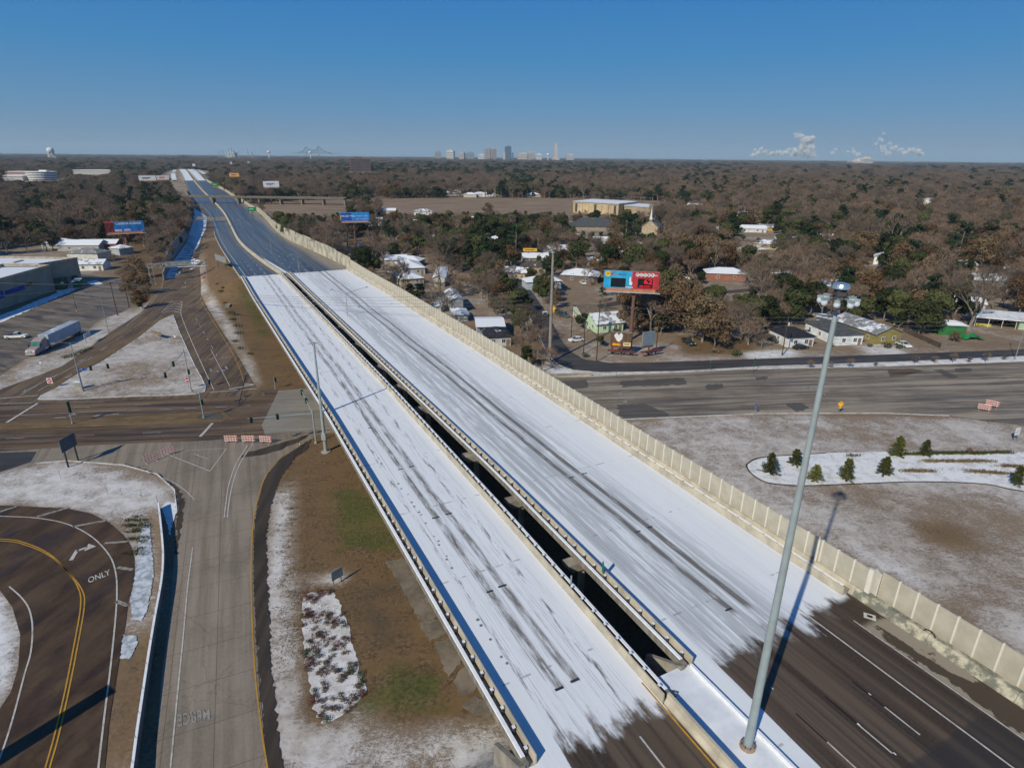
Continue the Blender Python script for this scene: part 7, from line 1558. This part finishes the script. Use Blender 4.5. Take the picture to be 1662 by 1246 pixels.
# ---- barricades
q = NT('red_white_stripes'); oc = q.objc(); sx = q.n('SeparateXYZ', i_0=oc); st_ = q.math('SINE', q.math('MULTIPLY', q.math('ADD', sx.outputs[0], sx.outputs[2]), 13.)); M_bar = q.out(q.mix(q.ramp(st_, -.08, .08), (.72, .70, .68), (.62, .10, .06)), .6)
rail_me = MB().box((0, 0, 0), (2.4, .05, .24)).mesh('rail', M_bar); leg_me = MB().box((0, 0, .8), (.07, .07, 1.6)).box((0, 0, .04), (.08, 1.3, .08)).mesh('leg', simple('barricade_leg', (.45, .4, .38)))
def barricade(px, rz_, label, grp=None, L=2.4):
    p = gp(*px); t = thing('barricade', label, 'barricade', p+(gz(*p)+.06,), rz_, grp)
    for z_ in (.55, 1.0, 1.45): inst(rail_me, 'rail', t, (0, -.06, z_))
    for a_ in (-.85, .85): inst(leg_me, 'leg', t, (a_, 0, 0))
for px, rz_, lab in (((376, 719), R(4), 'red and white barricade at the end nearest the hatched triangle'), ((404, 719), R(2), 'middle red and white barricade across the entrance ramp'), ((432, 720), R(-8), 'red and white barricade nearest the bridge in the row of three'), ((246, 750), R(48), 'barricade seen from behind, nearer the loop verge'), ((274, 739), R(42), 'barricade seen from behind, inside the painted triangle'), ((1596, 667), R(-30), 'nearer barricade at the right-hand exit'), ((1609, 661), R(-38), 'farther barricade at the right-hand exit')):
    barricade(px, rz_, lab, 'red and white barricades')
# ---- vehicles
M_tyre = simple('tyre_rubber', (.018, .018, .02), rough=.8); M_rim = simple('wheel_rim', (.35, .36, .38), rough=.35, metal=.6)
wh_t = MB().tube((0, -.11, 0), (0, .11, 0), .34, n=14).mesh('wheel', M_tyre); wh_r = MB().tube((0, -.13, 0), (0, .13, 0), .2, n=10).mesh('rim', M_rim)
def wheel(t, x, y, r=.34):
    w_ = inst(wh_t, 'wheel', t, (x, y, r), scale=(r/.34, 1.1, r/.34)); inst(wh_r, 'rim', w_)
M_headl = simple('headlight_glass', (.7, .72, .72), rough=.1, spec=.8); M_tail = simple('tail_light', (.35, .02, .02), rough=.3)
def car(p, rz_, label, paint, L=4.6, kind='sedan', snow=False):
    name = {'sedan': 'parked_car', 'suv': 'parked_car', 'pickup': 'pickup_truck'}[kind]; t = thing(name, label, 'car' if kind != 'pickup' else 'pickup', p+(gz(*p)+.03,), rz_); W = 1.8; h = {'sedan': 1.42, 'suv': 1.7, 'pickup': 1.8}[kind]
    mp = simple('car_paint_%02x%02x%02x' % tuple(int(v*255) for v in paint), paint, rough=.3, spec=.5, var=.04)
    lo = [(-L/2, .35), (-L/2+.08, .72), (-L/2+.5, .86), (L/2-1.25, .95), (L/2-.25, .78), (L/2, .55), (L/2-.05, .3), (-L/2+.05, .28)]
    if kind == 'pickup': lo = [(-L/2, .45), (-L/2, 1.08), (-.3, 1.08), (L/2-1.6, 1.12), (L/2-.15, 1.0), (L/2, .7), (L/2-.05, .4), (-L/2+.05, .4)]
    def ext(pr, w_, top=1.): return [[(x, s_*w_/2, z) for x, z in pr] for s_ in (-1, 1)]
    m = MB(); m.sweep(ext(lo, W)); o = m.build('body', mp, t)
    bv = o.modifiers.new('b', 'BEVEL'); bv.width = .07; bv.segments = 2
    if kind == 'sedan': cb = [(-L/2+.65, .86), (-L/2+1.25, h), (L/2-2.2, h), (L/2-1.3, .92)]
    elif kind == 'suv': cb = [(-L/2+.12, .86), (-L/2+.35, h), (L/2-2.1, h), (L/2-1.25, .94)]
    else: cb = [(-.35, 1.06), (-.25, h), (L/2-2.3, h), (L/2-1.65, 1.1)]
    m = MB(); vs = [(x, -W*.47, z) if z < 1.2 else (x, -W*.38, z) for x, z in cb]+[(x, W*.47, z) if z < 1.2 else (x, W*.38, z) for x, z in cb]
    m.add(vs, [(0, 1, 2, 3), (7, 6, 5, 4), (0, 4, 5, 1), (1, 5, 6, 2), (2, 6, 7, 3), (3, 7, 4, 0)]); m.build('cabin_glass', M_glass, t)
    m = MB(); x0, x1 = cb[1][0], cb[2][0]; m.box(((x0+x1)/2, 0, h+.015), (x1-x0+.05, W*.8, .06), 0)
    for x in (x0, x1): 
        for s_ in (-1, 1): m.tube((x, s_*W*.385, h), (cb[0][0] if x == x0 else cb[3][0], s_*W*.475, .9 if kind != 'pickup' else 1.1), .045, n=4)
    for s_ in (-1, 1): m.tube(((x0+x1)/2, s_*W*.39, h), ((x0+x1)/2, s_*W*.48, .9), .045, n=4)
    m.build('roof', mp if not snow else M_snow, t)
    if kind == 'pickup': MB().box((-L/4-.15, 0, 1.1), (L/2-.7, W*.82, .04)).build('bed', K_, t)
    for x in (-L/2+.85, L/2-.85):
        for s_ in (-1, 1): wheel(t, x, s_*(W/2-.06), .38 if kind != 'sedan' else .33)
    for s_ in (-1, 1): MB().box((L/2-.06, s_*W*.36, .68 if kind != 'pickup' else .85), (.12, .35, .15)).build('headlight', M_headl, t); MB().box((-L/2+.0, s_*W*.4, .75 if kind != 'pickup' else .95), (.06, .2, .16)).build('taillight', M_tail, t)
    return t
def cdir(a, b): v = dirv(a, b); return math.atan2(v[1], v[0])
wp = (.72, .73, .73); bp = (.025, .025, .03)
car(gp(28, 549), cdir((12, 549), (46, 548)), 'white pickup truck parked in front of the silver lorry on the lot', wp, 5.7, 'pickup')
car(gp(935, 554), cdir((948, 552), (922, 555)), 'white saloon parked where the side street meets the service road', wp, 4.8)
car(gp(1117, 558), cdir((1107, 552), (1127, 563)), 'dark pickup parked on bare ground right of the low billboards', (.03, .035, .035), 5.6, 'pickup')
car(gp(1466, 562), cdir((1455, 557), (1478, 566)), 'white saloon parked beside the olive house', wp, 4.8); car(gp(1254, 554), cdir((1243, 550), (1266, 558)), 'black car parked left of the black-roofed white house', bp, 4.7, 'suv')
car(gp(1299, 566), cdir((1285, 567), (1312, 564)), 'dark car half hidden in front of the black-roofed white house', bp, 4.6); car(gp(1310, 542), cdir((1302, 539), (1320, 545)), 'white and dark car between the two white houses', (.5, .5, .52), 4.5)
car(gp(676, 467), cdir((688, 466), (664, 468)), 'white off-roader on the dirt drive by the carport house', wp, 4.9, 'suv'); car(gp(1612, 522), cdir((1602, 520), (1622, 524)), 'dark car under the carport, left one', (.04, .05, .06), 4.6, 'suv'); car(gp(1626, 524), cdir((1616, 522), (1636, 527)), 'black car under the carport beside the mint wall', bp, 4.6)
car(gp(915, 514), cdir((905, 512), (925, 516)), 'dark car under trees near the yellow diamond sign', (.05, .07, .09), 4.6, 'suv'); car(gp(884, 512), cdir((889, 520), (880, 504)), 'dark car with snowy bonnet on the side street', (.05, .05, .06), 4.6, snow=True); car(gp(1030, 532), cdir((1018, 532), (1042, 531)), 'white car parked behind the low billboards', wp, 4.8); car(gp(1163, 377), cdir((1155, 376), (1172, 378)), 'white car outside the tan house', wp, 4.8)
car(gp(1076, 528), cdir((1068, 530), (1086, 526)), 'dark blue van among trees behind the blank billboard', (.02, .03, .08), 5, 'suv'); car(gp(946, 461), cdir((940, 458), (952, 465)), 'white car on the drive below the snow-roofed house', wp, 4.6)
for k, (a, b) in enumerate([(850, 401), (858, 400.5), (866, 400.5), (875, 401)]): car(gp(a, b), R(20+k), 'snow-topped car behind the yellow banner, '+['first from its lettered end', 'second along', 'third along', 'last of the four'][k], [(.1, .13, .3), (.3, .3, .32), (.05, .1, .3), (.5, .5, .5)][k], 4.6, snow=True, kind='suv')
car(gp(588, 398), R(70), 'bright turquoise and dark blue van beside the blue-signed billboard', (.03, .35, .6), 6, 'suv'); 
for k, (a, b) in enumerate([(562, 389), (556, 391), (570, 387)]): car(gp(a, b), R(10*k), 'snow-dusted parked car on the drive behind the blue-signed billboard, '+['middle one', 'left one', 'right one'][k], (.06, .1, .16), 4.8, snow=True)
# the lorry
fa, fb = Vector(gp(52, 578)), Vector(gp(124, 543)); d = (fa-fb); Lt = 22.5; rz_ = math.atan2(d.y, d.x); mid = (fa+fb)/2
t = thing('semi_truck', 'parked silver-purple lorry with a long grey box trailer on the lot', 'lorry', (mid.x, mid.y, 0), rz_)
M_trl = simple('trailer_skin', (.36, .42, .50), rough=.45, var=.12, scale=.4, snow=.35); M_cab = simple('cab_paint', (.34, .26, .27), rough=.35, var=.08)
MB().box((-3.6, 0, 2.65), (15.6, 2.6, 2.9)).build('trailer', M_trl, t); MB().box((4.15, 0, 4.05), (.1, 2.5, .25)).box((-3.6, 0, 1.1), (15.2, 2.2, .2)).build('trailer_frame', simple('trailer_white', (.7, .7, .7)), t)
MB().sweep([[(x, s_*1.2, z) for x, z in [(4.9, .7), (4.9, 3.6), (5.6, 3.9), (7.4, 3.3), (8.3, 2.1), (10.6, 1.75), (11.0, 1.2), (11.0, .5), (4.9, .5)]] for s_ in (-1, 1)]).build('cab', M_cab, t)
MB().sweep([[(x, s_*1.12, z) for x, z in [(7.45, 3.22), (8.34, 2.16), (8.40, 2.2), (7.52, 3.26)]] for s_ in (-1, 1)]).build('windscreen', simple('green_glass', (.06, .18, .14), rough=.1, spec=.8), t)
MB().box((11.03, 0, 1.15), (.08, .9, 1.0)).build('grille', M_alu, t); MB().box((10.95, 0, .6), (.35, 2.4, .35)).build('bumper', M_alu, t); MB().box((7.6, 1.22, 2.4), (.9, .04, .7)).box((7.6, -1.22, 2.4), (.9, .04, .7)).build('side_window', M_glass, t)
for s_ in (-1, 1):
    MB().box((10.75, s_*.95, 1.25), (.3, .35, .3)).build('headlight', M_headl, t); MB().box((8.5, s_*1.5, 2.3), (.15, .25, .7)).tube((8.4, s_*1.2, 2.3), (8.5, s_*1.5, 2.3), .03, n=4).build('mirror', K_, t); MB().tube((5.4, s_*1.15, .9), (6.8, s_*1.15, .9), .33, n=12).build('fuel_tank', M_alu, t)
    for x in (9.6, 5.2, 3.9, -9.2, -10.5): wheel(t, x, s_*1.05, .52)
# ---- retaining wall between loop and entrance ramp
wl2 = S([(257, 817), (261, 850), (265, 900), (262, 945), (252, 1000), (242, 1060), (233, 1120), (224, 1180), (216, 1240), (208, 1300)], 3)
wp2 = resample([gp(x, y, 1.0) for x, y in wl2], 3.0, False); t = thing('retaining_wall', 'low curving concrete wall topped with snow beside the entrance ramp', 'wall', wp2[0]+(0,))
for a, b in zip(wp2, wp2[1:]):
    L = math.dist(a, b); z = gz(*a); mb = MB(); mb.box(((a[0]+b[0])/2, (a[1]+b[1])/2, z+.35), (L+.02, .28, 1.5), math.atan2(b[1]-a[1], b[0]-a[0])); mb.build('segment', M_streak, t, True)
    mb = MB(); mb.box(((a[0]+b[0])/2, (a[1]+b[1])/2, z+1.16), (L+.02, .24, .1), math.atan2(b[1]-a[1], b[0]-a[0])); mb.build('snow_cap', M_snow, t, True)
for k, a in enumerate(wp2[::2]): MB().tube(a+(gz(*a)+1.2,), a+(gz(*a)+1.75,), .025, n=4).build('rail_post', M_steel, t, True)
q = NT('grey_ice'); n = q.noise(q.pos(), 1.2, 6, .65); M_ice = q.out(q.mix(q.ramp(n, .38, .62), (.30, .33, .36), (.60, .64, .69)), .45, n, .2)
sheet('ice_patch', PX([(233, 847), (243, 850), (248, 900), (250, 930), (241, 985), (231, 1008), (214, 1005), (212, 975), (220, 930), (225, 885)]), .075, M_ice, 3, rag=.12); sheet('ice_patch', PX([(200, 1030), (222, 1032), (224, 1045), (210, 1070), (196, 1068)]), .075, M_ice, 3, rag=.1)
sheet('snow_strip', PX([(262, 822), (272, 815), (284, 816), (287, 830), (280, 850), (276, 870), (271, 850), (266, 835)]), .075, M_gore, 3, rag=.12)
# ---- off-frame stand-in board, edge on to the sun, added to shadow the loop
sdir = Vector((math.sin(SUN_AZ), math.cos(SUN_AZ))); e = Vector(gp(186, 1114)); z0 = 2.; c = e-sdir*(3.4+9.6*1.407)
t = thing('billboard', 'unseen stand-in billboard beside the loop, added to cast the shadow across the yellow lines', 'billboard', (c.x, c.y, gz(c.x, c.y)), math.pi/2-SUN_AZ); MB().box((0, 0, 7.4), (6.8, 1.7, 4.2)).build('panel', gr_, t); MB().tube((0, 0, 0), (0, 0, 5.4), .4, n=12).build('post', M_postb, t)
print('offscreen board', proj(c.x+sdir.x*3.4, c.y+sdir.y*3.4, gz(c.x, c.y)+9.5), proj(c.x+sdir.x*3.4, c.y+sdir.y*3.4, 5))
# ---- shrub bed and infield bed
bed = PX([(496, 962), (541, 960), (557, 993), (576, 1058), (595, 1123), (557, 1160), (524, 1175), (511, 1147), (498, 1092), (492, 1038), (491, 984)])
grass_sheet('planting_bed', bed, .05, 1.3, rag=.25, cover=(.70, .15, .1))
sbr = random.Random(5); M_redsh = tint_mat('red_shrub', (.07, .025, .022), (.14, .06, .05)); M_grsh = tint_mat('green_shrub', (.030, .045, .018), (.07, .085, .035)); M_brsh = tint_mat('brown_shrub', (.085, .06, .045), (.17, .125, .095))
def shrub_mesh(mat, seed, n=170):
    r = random.Random(seed); m = MB()
    for _ in range(5): leafy(m, Vector((r.uniform(-.5, .5), r.uniform(-.5, .5), r.uniform(.2, .45))), .45, n//5, .085, r, .8, 0, .3)
    return m.mesh('low_shrub', mat)
SHM = {'red': shrub_mesh(M_redsh, 1), 'green': shrub_mesh(M_grsh, 2), 'brown': shrub_mesh(M_brsh, 3)}
bx0, bx1 = min(p[0] for p in bed), max(p[0] for p in bed); by0, by1 = min(p[1] for p in bed), max(p[1] for p in bed); k = 0
while k < 110:
    x, y = sbr.uniform(bx0, bx1), sbr.uniform(by0, by1)
    if not pip(np.array([x]), np.array([y]), bed)[0]: continue
    k += 1; X, Y = proj(x, y, gz(x, y)); kd = 'red' if Y < 985 and X < 540 else sbr.choice(['brown', 'brown', 'green', 'red'])
    o = inst(SHM[kd], 'low_shrub', None, (x, y, gz(x, y)+.03), sbr.uniform(0, 6), (sbr.uniform(.45, .9),)*2+(sbr.uniform(.3, .6),)); tag(o, {'red': 'low wine-red shrub in the snowy bed by the notice board', 'green': 'low green shrub in the snowy bed by the notice board', 'brown': 'low brown twiggy shrub in the snowy bed by the notice board'}[kd], 'shrub', kd+' shrubs in the notice board bed')
bb = [(1212, 757), (1216, 750), (1240, 742), (1340, 735), (1450, 733), (1560, 733), (1662, 733), (1900, 738), (1900, 830), (1662, 797), (1600, 785), (1500, 781), (1400, 784), (1300, 788), (1245, 783), (1220, 770)]
grass_sheet('planting_bed', PX(bb), .05, 1.3, cover=(.77, .15, .0))
mb = MB(); strip_mesh(mb, PX(S([(1340, 735.5), (1240, 742), (1216, 751), (1212, 758), (1222, 771), (1247, 784), (1300, 788.5), (1400, 785), (1500, 782), (1600, 786), (1662, 798), (1900, 831)], 4)), .28, .09)
mb.build('bed_edging', simple('bed_edging', (.05, .045, .03), var=.4))['kind'] = 'structure'
def conifer(seed, h=4., w_=2.6):
    r = random.Random(seed); tk = MB(); cw = MB(); tk.tube((0, 0, 0), (0, 0, h*.9), .09, .03, 6, False)
    for k in range(46):
        f = k/46; z = h*(.06+.86*f); L = w_*.5*(1-f)**.6*r.uniform(.45, 1.3)+.12; a = k*2.4+r.uniform(-.3, .3); e = Vector((math.cos(a)*L, math.sin(a)*L, z-L*.12))
        cw.tube((0, 0, z), e, .025, .01, 3, False, 0)
        for q_ in range(60):
            f2 = r.uniform(.15, 1); p = Vector((0, 0, z)).lerp(e, f2)+rvec(r)*.16*w_/2.6; s_ = rvec(r)*.075; u = (Vector((math.cos(a), math.sin(a), .1))+rvec(r)*.7).normalized(); cw.add([p-s_, p+s_, p+u*.30], [(0, 1, 2)], 1)
    return tk.mesh('trunk', M_bark), cw.mesh('crown', [M_bark, M_con])
M_con = tint_mat('young_conifer_needles', (.042, .052, .011), (.125, .132, .034), .5)
CON = [conifer(1), conifer(2, 4.2, 3.2), conifer(3, 3.6, 2.8)]
for (x, y, tp_, v, lab) in [(1249, 768, 733, 1, 'dark young conifer at the tip end of the snowy bed'), (1290, 754, 727, 2, 'dark young conifer just left of the tall mast'), (1322, 780, 753, 2, 'squat young conifer just right of the tall mast'), (1373, 778, 743, 1, 'broad young conifer in the middle of the snowy bed'), (1434, 769, 740, 2, 'bluish young conifer with snow at its foot'), (1455, 740, 706, 0, 'pointed young conifer on the upper bed edge'), (1500, 739, 712, 0, 'greyish young conifer beside the clipped grass strip'), (1649, 786, 756, 1, 'young conifer at the right end of the snowy bed')]:
    p = gp(x, y); h = top_z(p[0], p[1], 0, tp_); t = thing('young_conifer', lab, 'conifer', p+(.05,), sbr.uniform(0, 6)); hh = (4., 4.2, 3.6)[v]; t.scale = (h/hh*.95, h/hh*.95, h/hh); inst(CON[v][0], 'trunk', t); inst(CON[v][1], 'crown', t)
M_dryg = tint_mat('dry_tuft', (.10, .075, .035), (.22, .16, .085)); M_ging = tint_mat('green_tuft', (.035, .045, .015), (.09, .095, .035))
def tufts(name, pts, mat, n, label, h=.45, wd=1.2):
    m = MB()
    for (x, y) in pts:
        c = gp(x, y)
        for _ in range(n): px_, py_ = c[0]+sbr.gauss(0, wd), c[1]+sbr.gauss(0, wd*.35); a = sbr.uniform(0, 3.14); s_ = .05; m.add([(px_-s_*math.cos(a), py_-s_*math.sin(a), .05), (px_+s_*math.cos(a), py_+s_*math.sin(a), .05), (px_+sbr.uniform(-.15, .15), py_+sbr.uniform(-.15, .15), h*sbr.uniform(.5, 1.1))], [(0, 1, 2)])
    o = m.build(name, mat, fix=False); tag(o, label, 'grass', kind='stuff')
tufts('green_grass', [(1463+i*7, 737.5) for i in range(6)]+[(1508+i*6, 736) for i in range(16)]+[(1610+i*9, 735) for i in range(4)]+[(1385, 740)], M_ging, 130, 'strip of clipped green grass along the upper bed edge', .6, .8)
tufts('dry_grass', [(1505+i*9, 749) for i in range(12)]+[(1470+i*8, 765) for i in range(6)]+[(1575+i*8, 765+i*.6) for i in range(8)]+[(1630+i*8, 757) for i in range(4)], M_dryg, 110, 'tufts of dry brown grass in the snowy bed', .5, .9)
tufts('green_weeds', [(sbr.uniform(208, 238), sbr.uniform(838, 900)) for i in range(26)], M_ging, 60, 'green weeds between the loop and the low wall', .35, .5)
tufts('frost_grass', [(sbr.uniform(455, 480), y) for y in range(780, 1250, 9)], M_dryg, 50, 'frosted grass tufts along the entrance ramp shoulder', .22, .7)
tufts('slope_grass', [(sbr.uniform(470, 640), sbr.uniform(760, 1180)) for _ in range(160)], M_dryg, 40, 'dry brown grass tufts on the slope beside the bridge', .2, 1.)
tufts('gravelly_grass', [(sbr.uniform(470, 840), sbr.uniform(1165, 1246)) for _ in range(60)], M_ging, 50, 'green grass tufts showing through snow below the abutment', .2, .8)
for k, (x, y) in enumerate([(352, 462), (358, 474), (364, 486), (368, 498), (374, 508), (379, 519), (383, 530), (388, 541), (362, 468), (384, 512), (108, 580), (118, 577), (128, 573), (139, 570), (147, 566), (383, 555), (392, 566), (404, 575)]):
    p = gp(x, y); hd = 10 <= k < 15; s_ = sbr.uniform(1.3, 2.1); o = inst(SHM['green'], 'verge_shrub', None, p+(gz(*p),), sbr.uniform(0, 6), (s_, s_, s_*.6)); tag(o, 'dark low hedge shrub beside the lorry on the snowy verge' if hd else 'low green shrub in the snowy strip beside the exit ramp', 'shrub', 'hedge shrubs by the lorry' if hd else 'shrubs beside the exit ramp')
MB().box(gp(368, 478)+(.25,), (1.6, 7, .5), R(15)).build('drain_headwall', M_bconc); tag(C.objects['drain_headwall'], 'pale concrete drain block among shrubs beside the exit ramp', 'drain block')
# young street trees and saplings
st_ = [mk_bare(61, 5.4, .62, .16), mk_bare(62, 5., .7, .13)]
for k, (x, y) in enumerate([(1315, 598), (1347, 598), (1378, 597), (1420, 595), (1485, 590), (1517, 589), (1546, 588), (1571, 588), (1599, 587), (1629, 584)]):
    p = gp(x, y); t = thing('street_tree', ['first bare multi-stem street tree on the verge, under the tall mast', 'second bare street tree along the verge', 'third bare street tree, before the long white house', 'thin bare street tree alone between two groups', 'bare street tree opening the right-hand group on the verge', 'bare street tree second in the right-hand group', 'bare street tree third in the right-hand group', 'bare street tree fourth in the right-hand group', 'bare street tree fifth in the right-hand group', 'bare street tree nearest the leaning lamp post'][k], 'street tree', p+(0,), sbr.uniform(0, 6), 'bare street trees on the verge'); s_ = sbr.uniform(.85, 1.15)*(1 if k != 3 else .7); t.scale = (s_*1.05, s_*1.05, s_); inst(st_[k % 2][0], 'trunk', t); inst(st_[k % 2][1], 'crown', t)
p = gp(1571, 737); t = thing('sapling', 'single leafless sapling rising from the green grass strip', 'sapling', p+(0,)); t.scale = (.62, .62, .78); inst(st_[1][0], 'trunk', t); inst(st_[1][1], 'crown', t)
for x, y, lab, s_ in ((1441, 565, 'round green bush left of the pair by the olive house', 1.6), (1460, 566, 'round green bush nearest the white saloon', 1.4), (1412, 563, 'low bush at the corner of the olive house', 1.), (1346, 562, 'russet bush at the side of the long white house', 1.1), (1000, 540, 'low bush before the green cottage', 1.3), (950, 580, 'small dark bush on the corner lawn', 1.2), (1195, 578, 'yellowish bush on the bank above the service road', 1.8), (1160, 572, 'weedy bush on the bank near the dark pickup', 1.6)):
    p = gp(x, y); o = inst(SHM['brown' if 'russet' in lab or 'weedy' in lab else 'green'], 'garden_bush', None, p+(0,), 0, (s_*1.4, s_*1.4, s_*1.5)); tag(o, lab, 'bush')
# fences, kerb details
p = gp(935, 613); 
t = thing('concrete_wall', 'low concrete parapet wall over the culvert near the verge end', 'wall', gp(925, 611)+(0,), R(6)); MB().box((0, 0, .4), (11, .4, .8)).build('wall', M_bconc, t)
fl_, fr_ = gp(1465, 538), gp(1530, 567); L = math.dist(fl_, fr_); t = thing('fence', 'dark wooden fence running back beside the olive house', 'fence', fl_+(0,), math.atan2(fr_[1]-fl_[1], fr_[0]-fl_[0])); n_ = int(L/1.2)
for k in range(n_): MB().box((k*1.2+.6, 0, .75), (1.1, .08, 1.5)).build('panel', simple('fence_wood', (.10, .075, .06)), t)
for x0, y0, n_, lab in ((1180, 690, 26, 'thin wooden stake and wire fence around the loop hollow'),):
    pass
t = thing('fence', 'thin wire fence of four stakes on the snowy loop verge', 'fence', gp(265, 795)+(0,))
for (x, y) in ((175, 802), (198, 803), (230, 806), (256, 816)): a = gp(x, y); MB().tube(a+(0,), a+(1.3,), .04, n=5).build('stake', M_steel, t, True)
# catch basin, hose, reflectors, footprints
MB().box(fw(27.1, 55.6)+(DZ+.03,), (1.1, .8, .05), -TH*-1).box(fw(27.1, 55.6)+(DZ+.06,), (.5, .35, .02), TH, 1).build('drain_cover', [simple('pale_frame', (.6, .58, .52)), K_])['kind'] = 'structure'
for o_ in C.objects:
    if o_.name == 'drain_cover': tag(o_, 'pale square drain cover in the tan shoulder below the noise wall', 'drain cover', kind='thing')
m = MB(); pts = []
for k in range(9): a = math.pi*k/8; q0 = fw(22.4+.55*math.cos(a), 57.4); pts.append(q0+(DZ+.85+.5*math.sin(a),))
m.path(pts, .05, 6); o = m.build('hose_loop', K_); tag(o, 'black hoop of hose poking over the stained barrier', 'hose')
m = MB(); fp = MB()
for k in range(64):
    s_ = 36+k*.8+sbr.uniform(-.25, .25); o_ = 19.9+math.sin(s_*.12)*.55+sbr.uniform(-.2, .2)
    if sbr.random() < .45 or 45 < s_ < 52: continue
    c_ = fw(s_, o_); r_ = sbr.uniform(.07, .12); fp.add([(c_[0]+r_*1.6*math.cos(a), c_[1]+r_*math.sin(a)*1.9, DZ+.014) for a in [i*math.pi/4 for i in range(8)]], [tuple(range(8))])
fo = fp.build('footprint_trail', simple('slush_print', (.20, .21, .22)), brL, True, fix=False); fo['kind'] = 'stuff'
for s_, o_ in ((26.2, 39.2), (25.3, 39.3), (16.5, 42.9), (21, 46.5), (19.5, 42.8), (12, 46.5), (9, 46.6), (7, 42.9)): m.add([fw(s_+a, o_+b)+(DZ+.016,) for a, b in ((-.12, -.05), (.12, -.05), (.12, .05), (-.12, .05))], [(0, 1, 2, 3)])
m.build('pavement_marker', M_snow, fix=False)['kind'] = 'structure'
# sheds of the parking lot: yellow bay marks
mb = MB()
for k in range(12): strip_mesh(mb, PX([(26+k*3.2, 536.5-k*.15), (27.5+k*3.2, 539.5-k*.15)]), .14, .05)
for k in range(14): strip_mesh(mb, PX([(58+k*3.5, 522-k*.3), (59.5+k*3.5, 524.5-k*.3)]), .13, .05)
mb.build('bay_mark', M_paleyel, fix=False)['kind'] = 'structure'
sheet('stained_asphalt', PX([(1440, 600), (1480, 598), (1500, 602), (1470, 610), (1445, 612)]), .044, M_street, 4, rag=.2)
# ================================================================== winter haze
hz = MB().box((0, 11000, 160), (36000, 24000, 322)).build('haze', [], None)
hm = bpy.data.materials.new('haze_air'); hm.use_nodes = True; ht = hm.node_tree; ht.nodes.remove(ht.nodes['Principled BSDF'])
pv = ht.nodes.new('ShaderNodeVolumePrincipled'); pv.inputs['Color'].default_value = (.60, .84, 1., 1); pv.inputs['Density'].default_value = 5.5e-5; pv.inputs['Anisotropy'].default_value = 0.
ht.links.new(pv.outputs[0], ht.nodes['Material Output'].inputs['Volume']); hz.data.materials.append(hm); hz['kind'] = 'stuff'; hz['label'] = 'thin blue winter haze over the whole plain'
scene.cycles.volume_bounces = 1
